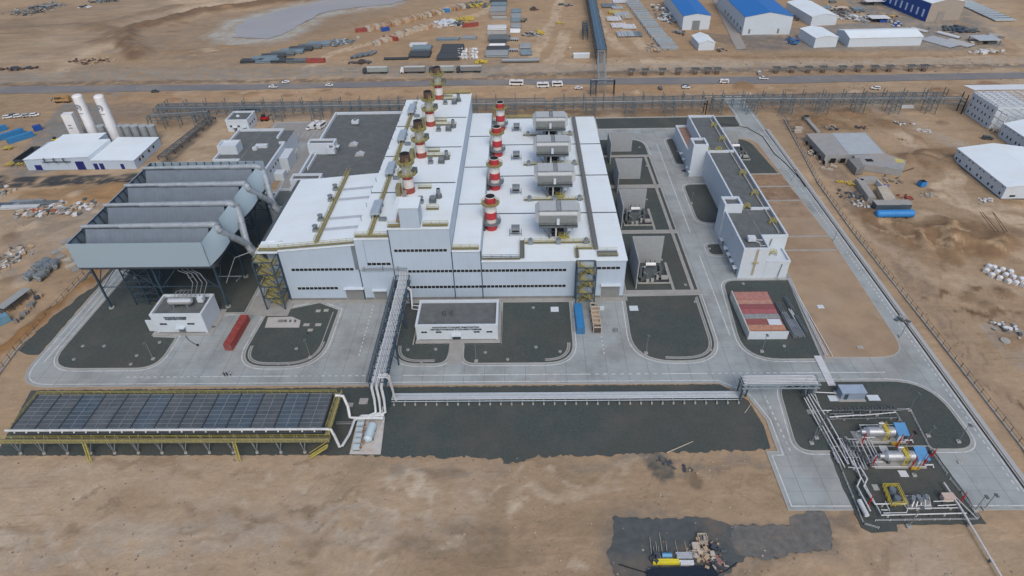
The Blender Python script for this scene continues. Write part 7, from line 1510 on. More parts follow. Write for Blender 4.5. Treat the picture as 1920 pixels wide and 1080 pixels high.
x, y = G(106, 266); t = thing('yellow_loader', 'small yellow loader on the grey track by the white tanks', 'machine', (x, y, 0)); Y2_ = mat('bright_yellow', (.62, .50, .05), .5); MB().cbox(x, y, .7, 2.6, 1.7, 1).build('body', Y2_, t); MB().cbox(x-.2, y, 1.72, 1.1, 1.3, .9).build('cab', GLASS, t); b = MB(); b.bar((x+1, y, 1.4), (x+2.6, y-.8, 2), .35); b.bar((x+2.6, y-.8, 2), (x+3.2, y-1.2, .8), .3); b.build('arm', Y2_, t); wheels(t, x, y, (-.9, .9), 2, .5)
for i, (px, py, L_, rz, m_, lb) in enumerate(((22, 256, 12.2, 55, BLUEC, 'blue container with dusty roof, left of two at far left'), (40, 262, 12.2, 52, BLUEC, 'blue container with dusty roof, right of two at far left'), (2, 246, 6, 55, BLUEC, 'blue container cut by the left edge of the picture'), (72, 244, 4, 40, BLUEW, 'small dark blue skip container at far left'),
        (4, 606, 5, 50, mat('pale_blue_sheet', (.12, .26, .36), .6), 'pale blue box at the left edge beside the fence'))): container(*G(px, py), L_, R(rz), m_, lb, name='shipping_container' if i < 3 else 'skip')
# ================================================================ LEFT YARD
t = thing('yard_shed', 'long grey flat roofed open shed at the left edge', 'shed', (*G(28, 575), 0)); A, B = Vector(G(8, 590)), Vector(G(58, 552)); d = (B-A).normalized(); n_ = Vector((-d.y, d.x))
MB().bar((*A, 2.8), (*B, 2.8), 3.2, .16).build('roof', mat('dusty_grey_roof', (.28, .30, .30), .8, var=.1), t); MB().bar((*(A+n_*1.3), 1.35), (*(B+n_*1.3), 1.35), .15, 2.7).build('wall', CONCD, t)
for k in range(5): q = A+(B-A)*k/4-n_*1.4; MB().bar((*q, 0), (*q, 2.7), .2).build('post', DSTEEL, t)
for i in range(9):
    px, py = 18+i*5+random.uniform(-3, 3), 604-i*6+random.uniform(-3, 3); x, y = G(px+16, py); single('scrap_box', MB().cbox(x, y, 0, random.uniform(.8, 2), random.uniform(.8, 1.4), random.uniform(.5, 1.3), random.random()), random.choice([CONCD, DSTEEL, BEI]), f'scrap crate beside the long grey shed, {ORD[i]} from the left', 'crate', 'scrap crates beside the grey shed')
def reel(px, py, r, w, rz, label):
    x, y = G(px, py); t = thing('cable_reel', label, 'cable reel', (x, y, 0), 'large cable reels at left'); c, s = math.cos(rz), math.sin(rz); D = Vector((c, s, 0))*w/2; P0 = Vector((x, y, r))
    MB().cyl(P0-D, P0+D, r*.82, None, 20).build('cable_drum', GALV, t, True)
    for q in (-1, 1):
        MB().cyl(P0+D*q, P0+D*q*1.12, r, None, 20).build('flange', mat('reel_blue_grey', (.13, .18, .22), .6), t); b = MB()
        for k in range(3): a = k*math.pi/3; u = Vector((-s*math.cos(a), c*math.cos(a), math.sin(a)))*r*.92; b.bar(P0+D*q*1.16-u, P0+D*q*1.16+u, .22)
        b.build('spoke', KERB, t)
for i, (px, py) in enumerate(((58, 524), (79, 524), (76, 508), (92, 510), (90, 500), (104, 503))): reel(px, py, 1.75, 2.4, R(250+i*7), f'large round cable reel with spoked end, {ORD[i]} from the left')
sl_ = [(126, 455, 4), (152, 458, 3), (110, 473, 5), (122, 468, 3.4), (152, 470, 4), (148, 482, 4), (140, 490, 3), (128, 492, 2.4), (115, 484, 2.6), (136, 502, 3.6), (104, 494, 2.5), (158, 464, 3), (144, 507, 2.6)]
for i, (px, py, w) in enumerate(sl_):
    x, y = G(px, py); b = MB().cbox(x, y, 0, w, 2.2, .9+.5*random.random(), R(random.uniform(50, 60)));
    for q in range(3): b.cbox(x+(q-1)*.6, y+(q-1)*.8, 1.6, .12, 2.4, .1, R(55))
    single('concrete_block', b, BEI2 if i % 2 else CONC, f'pale concrete block or crate below the condenser corner, {ORD[i]} of its heap', 'block', 'pale blocks heaped at the condenser corner')
def rubble(px, py, w, d, n, label, mts, hmax=1.0, name='rubble_pile', cat='rubble', group=None, seed=0, size=(.4, 1.6), flatb=.35):
    rr = random.Random(seed+int(px)); x, y = G(px, py); b = MB()
    for k in range(n):
        u, v = rr.gauss(0, w/4), rr.gauss(0, d/4); b.cur = rr.randrange(len(mts)); sz = rr.uniform(*size); b.cbox(x+u, y+v, rr.uniform(-.05, hmax*max(0, 1-abs(u)/(w*.6))), sz*rr.uniform(.6, 1.8), sz, sz*rr.uniform(.15, flatb*1.6), rr.uniform(0, 3.1))
    return single(name, b, mts, label, cat, group)
RM = [CONC, BEI2, BEI, GALVD, TARP]
for i, (px, py, w, d, lb) in enumerate(((45, 398, 8, 8, 'heap of pale boards at the left of the debris field'), (62, 402, 7, 7, 'heap with red brown sheets in the debris field'), (80, 397, 9, 9, 'heap of white panels in the middle of the debris field'), (104, 392, 9, 9, 'heap with an orange sheet in the debris field'), (128, 396, 10, 9, 'grey heap of mixed scrap right in the debris field'), (150, 388, 10, 7, 'low heap of pale slabs at the right of the debris field'), (170, 386, 9, 6, 'scattered pale slabs at the far right of the debris field'), (118, 383, 9, 4, 'white boards at the rear of the debris field'), (4, 360, 10, 8, 'white and grey scrap at the left edge'), (14, 482, 12, 14, 'long heap of grey planks left of the reels'), (30, 478, 9, 9, 'pale bundled panels left of the reels'), (8, 500, 6, 10, 'grey boards at the left edge'))):
    rubble(px, py, w, d, 34, lb, RM+([mat('rust_sheet', (.36, .10, .05), .8)] if i in (1, 3) else []), 1.0, 'scrap_heap', 'scrap heap')
for i, (px, py, L_) in enumerate(((40, 386, 16), (38, 390, 16), (70, 384, 14), (6, 386, 10), (52, 380, 14), (86, 382, 12))): bundle(*G(px, py), L_, 5, .3, R(2), (GALV, PIPE, GALVD, STEEL, GALV, GALVD)[i], f'bundle of grey blue profiles behind the debris field, {ORD[i]} listed from the left', 2, group='steel bundles behind the debris field', hollow=False)
x, y = G(62, 300); 
for i in range(3):
    x, y = G(55+i*26, 296-i*6); t = thing('open_basin', f'dark open basin with steel frame left of the treatment building, {ORD[i]} from the left', 'basin', (x, y, 0), 'open basins left of the treatment building'); b = MB()
    for s in (-1, 1): b.cbox(x+s*2, y, 0, .3, 15, 2.6); b.cbox(x, y+s*7.4, 0, 4.2, .3, 2.6)
    b.build('wall', mat('basin_dark', (.045, .055, .06), .7), t); MB().cbox(x, y, .02, 3.7, 14.4, .5).build('water', mat('dark_water', (.02, .05, .06), .2), t)
for i, (px, py) in enumerate(((20, 310), (42, 309), (15, 280))):
    x, y = G(px, py); b = MB()
    for k in range(10): b.bar((x-2+k*.45, y-1.5, .4+random.random()), (x-1+k*.35, y+1.5, .3+random.random()*1.2), .3)
    single('yellow_formwork', b, mat('formwork_yellow', (.50, .40, .10), .7), f'stack of yellow formwork beams near the open basins, {ORD[i]} of three', 'formwork', 'yellow formwork stacks')
fence([G(22, 316), G(82, 312)], 'low scaffold barrier before the yellow formwork', 1.6, 2.5, 'barrier', GALVD, False)
# ================================================================ RIGHT SAND YARD
x, y = G(1675, 407); t = thing('blue_tank', 'long bright blue covered tank lying on the sand at right', 'tank', (x, y, 0)); BT = mat('blue_tank_paint', (.025, .20, .50), .5, var=.12, lines=[(0, 1.4, .12, .2)])
MB().cyl((x-7, y, 1.6), (x+7, y, 1.6), 1.55, None, 18).cyl((x-7.5, y, 1.6), (x-7, y, 1.6), 1.0, 1.55, 18).cyl((x+7, y, 1.6), (x+7.5, y, 1.6), 1.55, 1.0, 18).build('shell', BT, t, True)
for s in (-4.5, 0, 4.5): MB().box(x+s-.3, x+s+.3, y-1.5, y+1.5, 0, .7).build('cradle', DSTEEL, t)
x, y = G(1669, 392); t = thing('dark_box_shed', 'long dark blue grey box with pale roof behind the blue tank', 'shed', (x, y, 0)); MB().box(x-7, x+7, y-1.8, y+1.8, 0, 3).build('wall', mat('dark_blue_grey', (.06, .09, .12), .6, lines=[(0, 1, .1, .4)]), t); MB().box(x-7.2, x+7.2, y-2, y+2, 3.02, 3.2).build('roof', CONC, t)
x, y = G(1727, 349); t = thing('water_skip', 'small bright blue metal skip standing alone on the sand', 'skip', (x, y, 0)); MB().cbox(x, y, .3, 2.6, 2.4, 2.1, .2).build('body', BT, t); MB().cbox(x, y, 2.42, 2.2, 2, .1, .2).build('opening', BLACK, t); MB().cbox(x, y, 0, 2.2, 2, .3, .2).build('skid', DSTEEL, t)
YM = mat('yellow_sheet', (.52, .40, .06), .7, var=.2)
for px, py, w, n, lb, ms in ((1577, 342, 3.5, 14, 'small yellow heap left of the yellow stack on the sand', [YM]), (1597, 346, 6, 30, 'larger heap of yellow formwork on the sand', [YM, YM, BEI]), (1600, 368, 11, 60, 'tangled grey rebar heap left of the box shed', [GALVD, DSTEEL, CONC]), (1697, 372, 6, 20, 'dark red heap of rebar right of the box shed', [mat('red_rebar', (.26, .05, .04), .8)]), (1660, 350, 5, 18, 'blue and grey material heap behind the box shed', [BT, CONC, CARR]),
        (1612, 384, 8, 26, 'scattered white scraps left of the blue tank', [TARP, CONC]), (1672, 340, 12, 26, 'brown timber and planks behind the box shed', [BEI, GALVD, CONC]), (1740, 366, 7, 18, 'pale rubble right of the blue skip', [CONC, BEI2]), (1553, 308, 7, 14, 'pale stone slabs before the concrete shell', [BEI2, CONC]), (1522, 288, 7, 26, 'white stones along the left side of the concrete shell', [TARP, CONC, BEI2]), (1560, 242, 8, 22, 'scrap pile with grey boards behind the concrete shell', [CONC, GALVD, DSTEEL]), (1690, 232, 8, 24, 'pale and dark rubble beside the sand track', [TARP, DSTEEL, CONC]), (1735, 246, 7, 20, 'small rubble heap right of the sand track', [BEI2, TARP]), (1612, 240, 5, 20, 'dark scrap heap behind the concrete shell', [DSTEEL, RUST]),
        (1695, 262, 4, 12, 'pale boards behind the white office', [BEI2, BEI]), (1752, 300, 5, 12, 'pale stones on the sand left of the white office', [TARP, BEI2]), (1865, 245, 9, 40, 'timber and scaffold heap below the unfinished office', [BEI, RUST, CONC]), (1890, 275, 7, 24, 'pale boards below the front wing of the office', [BEI2, CONC]), (1850, 376, 6, 20, 'white rubble before the white gabled office', [TARP, CONC]), (1885, 618, 10, 30, 'grey rubble on the paved corner at the right edge', [CONC, GALVD, TARP]), (1690, 600, 5, 14, 'small patch of grey boards on the outer road', [CONC, GALVD])):
    rubble(px, py, w, w*.7, n, lb, ms, .8, 'scrap_heap', 'scrap heap', size=(.25, 1.0))
x, y = G(1884, 640); single('round_cover', MB().cyl((x, y, 0), (x, y, .5), 1.3, None, 18).cyl((x, y, .5), (x, y, .6), .5, None, 10), KERB, 'round concrete cover on the paved corner at the right edge', 'cover')
x, y = G(1851, 261); t = thing('dark_car_wreck', 'dark car standing in the mud below the unfinished office', 'car', (x, y, 0)); t2 = car(1851, 261, R(-12), CARG, 'dark car standing in the mud below the unfinished office', 'suv', 0, None); bpy.data.objects.remove(t)
for i, (px, py) in enumerate(((1848, 510), (1858, 518), (1868, 512), (1873, 524), (1884, 518), (1889, 530), (1898, 522), (1903, 533), (1913, 526), (1918, 537), (1853, 502), (1878, 508), (1893, 512), (1862, 504))):
    x, y = G(px, py); b = MB(); b.cbox(x, y, 0, 1.5, 1.5, 1.1, random.random()); b.dome((x, y, 1.1), .9, .5, 10, 3); single('bulk_bag', b, TARP, f'white bulk bag in the row at the right edge, {ORD[i]} placed', 'bag', 'white bulk bags at the right edge')
for i in range(3): x, y = G(1545+i*9, 317-i*2+ (i % 2)*4); single('timber_block', MB().cbox(x, y, 0, 3, 1, .6, R(-35)).cbox(x, y, .6, 2.8, .9, .3, R(-35)), BEI2, f'brown beam block on sand before the concrete shell, {ORD[i]} from the left', 'block', 'beam blocks before the concrete shell')
for i, (p, q) in enumerate((((1677, 328), (1713, 316)), ((1800, 550-60), (1830, 440-30)))):
    if i == 0: single('pipe_line', MB().cyl((*G(*p), .25), (*G(*q), .25), .22, None, 8), RUST, 'brown pipe lying on sand right of the concrete shell', 'pipe')
for i, (p, q) in enumerate((((1832, 408), (1870, 444)), ((1836, 408), (1874, 440)), ((1858, 410), (1888, 436)), ((1855, 408), (1884, 440)))): single('long_rod', MB().cyl((*G(*p), 2.6), (*G(*q), .4), .12, None, 6), RUST, f'long rusty rod lying over the dug mound, {ORD[i]} from the left', 'rod', 'rusty rods on the dug mound')
t = thing('inlet_channel', 'pale precast channel leading to a dark pit behind the concrete shell', 'channel', (*G(1525, 235), 0)); MB().bar((*G(1513, 226), .5), (*G(1534, 250), .5), 1.8, 1).build('channel', CONC, t); x, y = G(1511, 224); MB().cbox(x, y, 0, 3, 3, 1.8).build('pit_box', CONCD, t); MB().cbox(x, y, 1.81, 2.4, 2.4, .05).build('opening', BLACK, t)
for i, (px, py) in enumerate(((1497, 242), (1495, 248), (1700, 202))): x, y = G(px, py); single('slab_stack', MB().cbox(x, y, 0, 4 if i < 2 else 7, 2, .6).cbox(x, y, .65, 3.6 if i < 2 else 6.5, 1.8, .5), BEI2 if i < 2 else TARP, ('stack of pale slabs left behind the concrete shell', 'front stack of pale slabs left behind the concrete shell', 'long white precast box under the right pipe rack')[i], 'slab stack')
# ================================================================ FOREGROUND SALVAGE PILE
gx_, gy_ = G(1285, 1045)
for i, (px, py, L_) in enumerate(((1240, 1055, 9), (1240, 1060, 9), (1240, 1050, 8))): pass
def sheet_(px0, px1, py, d, z, h, mt, lb, nm='panel_stack', cat='panels'):
    (x0_, y_), (x1_, _) = G(px0, py), G(px1, py); b = MB()
    for k in range(max(1, int(d/.5))): b.box(x0_+random.uniform(0, .3), x1_-random.uniform(0, .3), y_+k*.5, y_+k*.5+.44, z, z+h+.04*(k % 2))
    single(nm, b, mt, lb, cat)
sheet_(1224, 1274, 1060, 1.2, .1, .9, mat('fresh_yellow', (.66, .58, .04), .5), 'bright yellow folded sheet in the salvage pile at the bottom', 'yellow_sheet', 'sheet')
sheet_(1273, 1302, 1062, 1.0, .1, .8, TARP, 'white panels right of the bright yellow sheet'); sheet_(1267, 1300, 1050, 1.6, .1, .7, PIPE, 'pale blue grey panels behind the bright yellow sheet'); sheet_(1224, 1262, 1052, .8, .1, .4, BEI, 'brown plank layer behind the yellow sheet'); sheet_(1214, 1226, 1070, .4, .1, .2, GALV, 'small pale strip left of the yellow sheet')
x, y = G(1249, 1044); single('blue_drum', MB().cyl((x-1, y, .7), (x+1.1, y, .7), .55, None, 14).cyl((x+1.1, y, .7), (x+1.2, y, .7), .3, None, 8), mat('drum_blue', (.10, .28, .45), .4), 'pale blue drum lying in the salvage pile', 'drum')
for i, (p, q) in enumerate((((1218, 1009), (1221, 1040)), ((1229, 1016), (1231, 1036)), ((1236, 1000), (1241, 1036)), ((1248, 1016), (1250, 1036)), ((1225, 1026), (1226, 1038)), ((1234, 1026), (1235, 1038)), ((1265, 1015), (1271, 1042)), ((1283, 1016), (1288, 1042)))):
    single('thin_pole', MB().cyl((*G(*p), .25), (*G(*q), .5), .07, None, 6), BEI2, f'thin pale pole sticking out behind the salvage pile, {ORD[i]} listed', 'pole', 'thin poles behind the salvage pile')
for i, (px, py, w, n, ms, lb) in enumerate(((1316, 1018, 4, 22, [BEI2, BEI, DSTEEL], 'open timber crates at the rear of the salvage pile'), (1312, 1036, 5, 30, [BEI2, DSTEEL, BEI], 'broken crate frames in the middle of the salvage pile'), (1322, 1050, 5, 30, [BEI, DSTEEL, BEI2], 'brown timber scraps in the salvage pile'), (1342, 1056, 4, 34, [mat('reddish_scrap', (.26, .14, .13), .8), BEI2, DSTEEL], 'reddish scrap strip at the right of the salvage pile'), (1232, 1048, 3, 14, [DSTEEL, GALV], 'dark bin and boxes left in the salvage pile'), (1340, 1026, 4, 24, [DSTEEL, BEI, GALVD], 'dark tangled scrap right behind the crates'))):
    rubble(px, py, w, w*.7, n, lb, ms, .9, 'salvage_heap', 'scrap heap', size=(.2, .9), flatb=.6)
for i, (px, py, s) in enumerate(((1303, 1028, 1.5), (1316, 1012, 1.9), (1314, 1030, 1.9), (1334, 1042, 1.0), (1303, 1042, 1.3), (1325, 1040, 1.2))):
    x, y = G(px, py); b = MB()
    if i in (0, 3): b.cbox(x, y, .3, s, s*1.1, .9); b.cbox(x, y, 1.21, s*.9, s, .05)
    else:
        for u in (-1, 1): b.cbox(x+u*s/2, y, .2, .14, s, .9); b.cbox(x, y+u*s/2, .2, s, .14, .9); b.cbox(x+u*s/6, y, .8, .1, s, .1)
    single('wooden_crate', b, BEI2, ('pale closed box at the left of the crates', 'large open crate at the rear of the salvage pile', 'open slatted crate in the middle of the salvage pile', 'small pale box at the right of the crates', 'open crate at the front left of the salvage pile', 'open crate at the front right of the salvage pile')[i], 'crate', 'crates of the salvage pile')
P = [G(*p) for p in [(1222, 1068), (1335, 1064), (1345, 1078), (1350, 1100), (1215, 1100), (1212, 1075)]]; b = MB(); b.prism(ragged(P, .6, .15, 3), .05, .75); single('black_tarpaulin', b, mat('navy_tarpaulin', (.006, .014, .028), .5, bump=1.0), 'very dark blue tarpaulin at the bottom under the salvage pile', 'tarpaulin')
t = thing('black_strap', 'black straps trailing left and right of the salvage pile', 'strap', (*G(1180, 1068), .08)); MB().tube([(*G(*p, .1), .1) for p in [(1160, 1058), (1185, 1066), (1212, 1074)]], .12, 5).build('strap', BLACK, t); MB().tube([(*G(*p, .1), .1) for p in [(1345, 1076), (1362, 1070), (1382, 1055)]], .1, 5).build('strap', BLACK, t)
# ================================================================ FAR STORAGE YARD
DKP = mat('black_pipe', (.035, .045, .055), .6); BG = mat('blue_grey_pipe', (.13, .19, .23), .5)
i0 = 0
for i, (px, py, w, n, mt) in enumerate(((935, 3, 14, 6, DKP), (936, 10, 13, 5, BG), (934, 20, 13, 7, GALV), (934, 30, 13, 4, mat('brown_grey_pipe', (.22, .2, .18), .7)), (937, 36, 12, 3, CONC), (932, 54, 14, 5, PIPE), (932, 65, 14, 4, CONC), (936, 74, 15, 6, GALVD), (934, 81, 11, 5, DKP), (932, 88, 11, 3, TARP), (934, 95, 15, 6, DKP), (932, 103, 15, 6, GALV), (938, -6, 14, 6, GALVD))):
    x, y = G(px, py); bundle(x, y, w, n*2, .5, 0, mt, f'stack of long pipes in the left column behind the lorries, {ORD[12-i] if i < 12 else "farthest"} from the front', 2, group='pipe stacks in the left column')
for i, (px, py, n, mt) in enumerate(((968, 22, 4, BG), (968, 31, 4, GALV), (967, 39, 4, BG), (968, 50, 4, GALV), (966, 60, 3, TARP), (985, 88, 4, GALV), (986, 100, 4, BG), (963, 76, 2, PIPE), (962, 96, 2, PIPE))):
    x, y = G(px, py); bundle(x, y, 7.5 if i < 7 else 4, n+3, .75, 0 if i < 7 else R(85), mt, f'short stack of wide pipes in the second column, {ORD[i]} from the rear', 1, group='wide pipes in the second column')
x, y = G(976, 117); bundle(x, y, 24, 1, 1.4, R(0), GALV, 'very long wide pipe lying parallel behind the gravel road', 1); 
for i, (px, py, L_, n, mt, r, lb) in enumerate(((788, 104, 14, 6, DKP, .5, 'black pipe bundle behind the lorries, front one of the left pair'), (792, 92, 13, 5, BG, .5, 'blue grey pipe bundle behind the front black pipe bundle'), (785, 86, 12, 4, PIPE, .45, 'pale pipe bundle at the rear of the left pair'), (842, 108, 15, 7, DKP, .45, 'large black pipe bundle, front one beside the white rolls'), (848, 95, 15, 12, DKP, .45, 'large black pipe bundle behind the front one beside the white rolls'), (840, 75, 16, 3, BG, .4, 'thin blue grey pipe bundle behind the black bundles'), (880, 73, 10, 3, GALV, .5, 'grey pipe bundle right behind the black bundles'), (744, 112, 16, 1, DKP, .9, 'single long black pipe lying behind the lorries'))):
    bundle(*G(px, py), L_, n if n == 1 else n*2, r, 0, mt, lb, 1 if n == 1 else 2)
for k in range(24):
    px, py = 861+(k % 6)*6.4+random.uniform(-1, 1), 110-(k//6)*5+random.uniform(-1, 1); x, y = G(px, py); b = MB(); r_ = random.uniform(0, 3); b.cyl((x-.9*math.cos(r_), y-.9*math.sin(r_), .9), (x+.9*math.cos(r_), y+.9*math.sin(r_), .9), .95, None, 12); single('wrapped_roll', b, TARP if k % 3 else BEI2, f'white wrapped roll right of the black pipe bundles, {ORD[k]} of the heap', 'roll', 'white wrapped rolls behind the lorries')
rr = random.Random(11)
def crates(p0, p1, n, group, where, cols, w=(3, 6)):
    for i in range(n):
        u = i/(n-1); px, py = p0[0]+(p1[0]-p0[0])*u, p0[1]+(p1[1]-p0[1])*u+rr.uniform(-1.5, 1.5); x, y = G(px, py); L_ = rr.uniform(*w); h = rr.uniform(1.8, 2.8); wd = rr.uniform(2.2, 3); mt = rr.choice(cols); rz = R(rr.uniform(112, 124)); t = thing('storage_crate', f'large crate in the {where} slanting row, {ORD[i]} from the left', 'crate', (x, y, 0), group)
        MB().cbox(x, y, .12, L_+1.5, wd, h, 0).build('box', mt, t); b = MB()
        for k in range(4): b.cbox(x-L_/2-.4+k*(L_+.8)/3, y, h+.13, .22, wd+.1, .1)
        b.build('batten', BEI2, t); t.rotation_euler = (0, 0, rz)
crates((690, 58), (868, 14), 32, 'crates in the rear slanting row', 'rear', [ORC, BEI, BEI, BEI2, BEI2, ORC], (5, 8))
crates((704, 84), (812, 49), 24, 'crates in the front slanting row', 'front', [BEI2, BEI, ORC, BEI, BEI2], (3, 6))
for i, (px, py, L_, mt, rz, lb) in enumerate(((593, 117, 12.2, REDC, 0, 'long red container standing alone behind the gravel road'), (733, 75, 12.2, REDC, -28, 'crimson container at the left end of the front crate row'), (682, 59, 12.2, REDC, 22, 'dark red open container at the left end of the rear crate row'), (882, 50, 12.2, REDC, 18, 'dark red container below the yellow heap'), (723, 58, 6, BLUEW, 25, 'dark blue container between the two crate rows'), (837, 23, 6, BLUEC, 10, 'blue grey container in the rear crate row'))): container(*G(px, py), L_, R(rz), mt, lb)
for i in range(7): x, y = G(497+i*17, 112-i*4.6); bundle(x, y, 16, 9, .5, R(8), (BG, DKP, GALVD)[i % 3], f'dark pipe bundle in the slanting line at left, {ORD[i]} from the left', 2, group='dark pipe bundles in the slanting line')
for i in range(4): x, y = G(475+i*28, 116); bundle(x, y, 15, 6, .5, R(2), (DKP, BG, DKP, GALVD)[i], f'dark pipe bundle left of the lone red container, {ORD[i]} from the left', 2, group='dark pipe bundles left of the red container')
for i in range(8): x, y = G(665+i*5, 108-i*.9); single('large_fitting', MB().cyl((x-1.5, y-3.5, .9), (x+1.5, y+3.5, .9), .85, None, 10), GALV if i % 2 else GALVD, f'short slanted grey pipe piece, {ORD[i]} from the left of the slanted row', 'pipe', 'slanted pipe pieces left of the lorries')
for px, py, w, d, n, ms, lb in ((678, 118, 12, 5, 50, [DSTEEL, GALVD, RUST], 'dark steel scrap frame beside the first lorry'), (640, 80, 20, 16, 60, [GALV, BG, PIPE], 'heap of grey tubes left of the crate rows'), (840, 44, 24, 20, 110, [TARP, TARP, WALLP], 'large heap of white wrapped goods between the crate rows'), (868, 36, 20, 14, 60, [YM, BEI, YM], 'yellow formwork heap beside the white wrapped goods'), (895, 10, 26, 18, 80, [YM, GALVD, BG], 'yellow and grey scrap heap at the top left of the pipe stacks'), (860, 46, 14, 8, 40, [DKP, GALVD], 'dark long scrap behind the dark red container'),
        (1012, 63, 8, 8, 24, [YM], 'low yellow stack on the sand right of the pipe columns'), (1050, 45, 8, 8, 12, [YM, BEI2], 'few small yellow pieces on the open sand'), (905, 117, 9, 5, 22, [YM], 'low yellow heap behind the rightmost lorry'), (980, 40, 7, 10, 30, [YM, RUST, GALVD], 'brown and yellow fittings beside the wide pipes'), (998, 66, 14, 6, 40, [GALV, RUST, PIPE], 'grey round fittings lying right of the wide pipes'), (1000, 18, 8, 8, 16, [RUST, DSTEEL], 'dark scattered pieces at the top of the open sand'), (1062, 10, 10, 10, 20, [CONC, DSTEEL], 'grey pieces on the open sand near the gallery'),
        (1250, 28, 16, 50, 150, [GALV, PIPE, GALVD, TARP], 'long heap of galvanised scrap along the left blue roofed warehouse'), (1276, 62, 9, 8, 50, [GALV, RUST, CONC], 'scrap at the foot of the left blue roofed warehouse'), (1480, 34, 14, 14, 70, [CONC, RUST, GALVD], 'mixed brown scrap between the blue roof and white warehouse'), (1484, 78, 8, 16, 60, [BLUEW, BLUEC, GALVD], 'blue machinery parts beside the square white shed'), (1575, 22, 30, 30, 120, [CONC, BEI2, GALVD, RUST], 'spread of mixed goods in the grey yard'), (1600, 34, 26, 16, 110, [TARP, CONC, GALV], 'white frames scattered in the grey yard'), (1665, 32, 10, 12, 40, [ORC, YM, RUST], 'orange and rusty goods beside the blue sided warehouse'), (1680, 46, 8, 10, 40, [RUST, BLUEW, TARP], 'rusty pipes at the foot of the blue sided warehouse'),
        (1795, 56, 24, 14, 110, [DSTEEL, GALVD, STEEL], 'dark tangled steel in the corner of the grey yard'), (1850, 98, 16, 6, 40, [TARP, BEI2], 'pale scraps at the corner of the far road'), (1350, 95, 9, 5, 22, [RUST, CONC], 'brown scraps before the small white tent'), (1230, 92, 10, 14, 50, [BEI, CONC, RUST], 'brown stones left of the small white tent'), (1395, 6, 12, 16, 60, [TARP, GALVD], 'pale boards between the blue roofed pair'), (60, 20, 40, 30, 100, [GALVD, DSTEEL, CONC], 'grey scrap field at the top left'), (90, 12, 26, 20, 70, [CONC, BG, GALV], 'grey blue scrap at the top left'), (160, 14, 10, 6, 20, [TARP, DSTEEL], 'single pale and dark heap at the top left'), (200, 3, 30, 12, 60, [DSTEEL, GALV], 'dark scrap at the top edge left'), (35, 130, 30, 5, 50, [RUST, DSTEEL], 'brown scattered brush beside the far gravel road'), (170, 116, 26, 12, 60, [RUST, BEI], 'brown stones beside the far dirt track')):
    rubble(px, py, w, d, n, lb, ms, 1.2, 'scrap_heap', 'scrap heap', size=(.5, 2.2))
x, y = G(1090, 108); t = thing('site_cabin', 'white long site cabin below the blue gallery', 'cabin', (x, y, 0)); MB().cbox(x, y, 0, 10.5, 3, 2.6).build('wall', WALLP, t); MB().cbox(x, y, 2.62, 10.8, 3.3, .15).build('roof', ROOFW, t)
x, y = G(1067, 93); single('water_barrel', MB().cyl((x, y, .9), (x+1.6, y, 1.2), .9, None, 12).box(x-.3, x+1.6, y-.6, y+.6, 0, .5), BEI2, 'pale barrel trailer on the open sand', 'barrel')
# sheet and slab stacks right of the gallery
k_ = 0
for i, (px, py, w, mt, lb) in enumerate(((1143, 12, 12, GALV, 'left grey sheet stack at the top of the column'), (1163, 4, 12, TARP, 'white sheet stack at the very top of the column'), (1158, 16, 9, PIPE, 'pale sheet stack below the white one at the top'), (1153, 25, 9, YM, 'yellow topped sheet stack in the column'), (1166, 28, 12, PIPE, 'ribbed pale sheet stack right of the yellow one'), (1152, 37, 11, TARP, 'white sheet stack below the yellow one'), (1176, 33, 8, BEI2, 'beige sheet stack at the right of the column'), (1161, 50, 11, TARP, 'wide white sheet stack, left front'), (1180, 52, 10, TARP, 'wide white sheet stack, right front'), (1176, 66, 14, PIPE, 'pale slanted sheet stack, lower left'), (1190, 66, 11, GALV, 'grey slanted sheet stack, lower right'))):
    x, y = G(px, py); b = MB()
    for q in range(int(w)): b.cbox(x-w/2+q, y, random.uniform(.5, .9), .8, 11 if i not in (2, 3) else 6, .5)
    b.cbox(x, y-2, .1, w, .4, .5); b.cbox(x, y+2, .1, w, .4, .5); single('sheet_stack', b, mt, lb, 'sheets', 'metal sheet stacks right of the gallery')
for i in range(22):
    py = 2+i*4.3; px = 1171+i*3.3+4; x, y = G(px+ (10 if i > 16 else 8), py); n_ = 1+(i % 3 == 0); b = MB()
    for q in range(3): b.cbox(x, y, .1+q*.55, 12-.3*q, 4.6-(i % 2), .48)
    single('panel_slab', b, mat('slab_grey_blue', (.30, .34, .36), .7, var=.15) if i % 4 else (CONC if i % 8 else KERB), f'long pale slab stack in the slanting slab row, {ORD[21-i]} from the front', 'slab stack', 'long slab stacks in the slanting row')
for i, (px, py, w, L_, rz, n, lb) in enumerate(((1391, 30, 8, 7, 20, 6, 'rear'), (1401, 40, 9, 9, 20, 7, 'middle'), (1412, 50, 12, 10, 20, 9, 'front'))):
    x, y = G(px, py); b = MB()
    for q in range(n): b.cbox(x-w/2+q*w/n, y, .4, w/n*.8, L_, .7)
    single('sheet_stack', b, PIPE, f'{lb} stack of white sheets left of the right blue roofed warehouse', 'sheets', 'sheet stacks between the blue roofed warehouses')
for i, (px, py, L_, n, rz, r, mt, lb) in enumerate(((1765, 80, 22, 14, 118, .5, PIPE, 'wide row of white pipes laid slanting in the grey yard'), (1798, 82, 17, 9, 118, .5, mat('pale_pipe', (.42, .43, .42), .6), 'row of paler pipes right of the wide white row'), (1778, 68, 16, 2, 118, .8, WPIPE, 'two large white pipes behind the slanting rows'), (1723, 58, 12, 2, 118, .7, WPIPE, 'two white pipes just behind the very long warehouse'))): bundle(*G(px, py), L_, n, r, R(rz), mt, lb, 1)
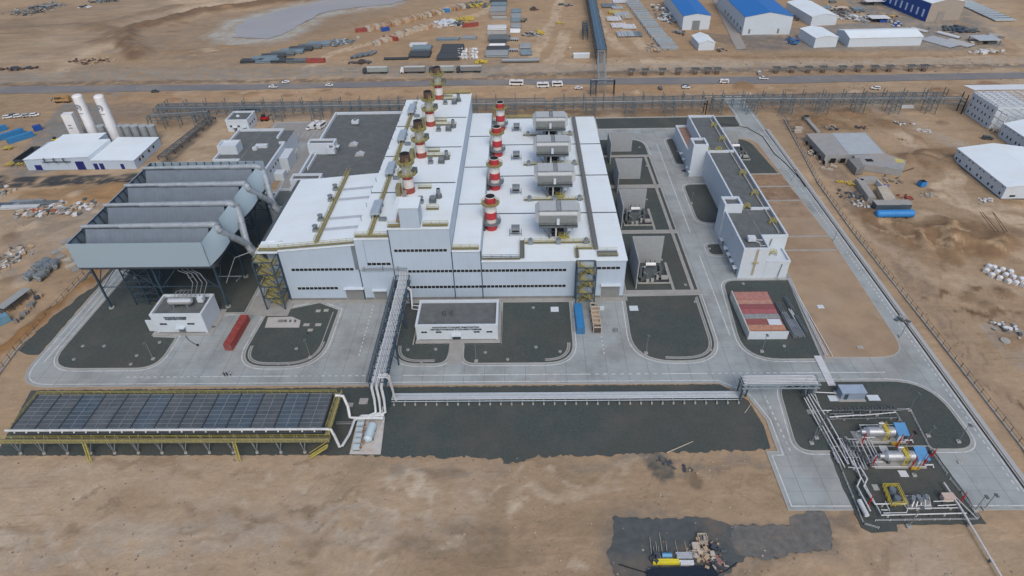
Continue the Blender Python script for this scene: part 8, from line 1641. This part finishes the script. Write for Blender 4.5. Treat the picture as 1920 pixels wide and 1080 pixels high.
for i, (px, py, w, d, mt, lb) in enumerate(((1844, 80, 15, 12, PIPE, 'flat white sheet roof in the corner of the grey yard'), (1645, 40, 14, 9, TARP, 'white flat canopy over blue goods in the grey yard'), (1634, 8, 14, 10, TARP, 'white flat canopy at the top of the grey yard'))):
    x, y = G(px, py); t = thing('flat_canopy', lb, 'canopy', (x, y, 0)); MB().cbox(x, y, 3.0, w, d, .25).build('roof', mt, t)
    for u in (-1, 1):
        for v in (-1, 1): MB().cbox(x+u*(w/2-.5), y+v*(d/2-.5), 0, .3, .3, 3).build('post', DSTEEL, t)
    MB().cbox(x+w*.2, y-1, 0, w*.4, d*.5, 2).build('stored_goods', BLUEW if i == 1 else GALVD, t)
for i in range(9): x, y = G(1808+i*9, 6+i*4.0); single('long_roof_panel', MB().cbox(x, y, .5, 15, 7, .5).cbox(x, y-2, 0, 14, .5, .5).cbox(x, y+2, 0, 14, .5, .5), mat('greenhouse_grey', (.40, .46, .48), .5, lines=[(1, 1.5, .3, .3)]), f'long flat pale panel roof on the far slope, {ORD[i]} from the left', 'panel roof', 'flat panel roofs on the far right slope')

for px, py, w, d, n, ms, lb in ((1242, 868, 5, 3.5, 22, [DSTEEL, mat('spilt_gravel', (.072, .085, .088)), GALVD], 'small dark spoil heap at the gravel edge in the foreground'), (1290, 880, 4, 2, 10, [BEI, DSTEEL], 'few dark scraps right of the small spoil heap')): rubble(px, py, w, d, n, lb, ms, .35, 'spoil_heap', 'spoil heap', size=(.2, .8))
single('fallen_plank', MB().cyl((*G(1250, 850), .25), (*G(1299, 829), .3), .16, .1, 7), BEI2, 'long pale pole lying on the dark gravel above the small spoil heap', 'pole')
single('fallen_plank', MB().cyl((*G(1396, 775), .2), (*G(1408, 758), .2), .12, .08, 7), BEI2, 'short pale stick on the gravel below the pipe portal', 'pole')
YD = [GALVD, CONC, BG, BEI2]
for i in range(18):
    px, py = (rr.uniform(1505, 1640), rr.uniform(0, 42)) if i < 12 else (rr.uniform(1790, 1880), rr.uniform(44, 84)); x, y = G(px, py); bundle(x, y, rr.uniform(5, 11), rr.randint(3, 7), .4, R(rr.choice([0, 8, 118, 112])), rr.choice(YD), f'bundle of stored sections in the grey yard, {ORD[i]} listed of the loose ones', 2, group='loose bundles in the grey yard', hollow=False)
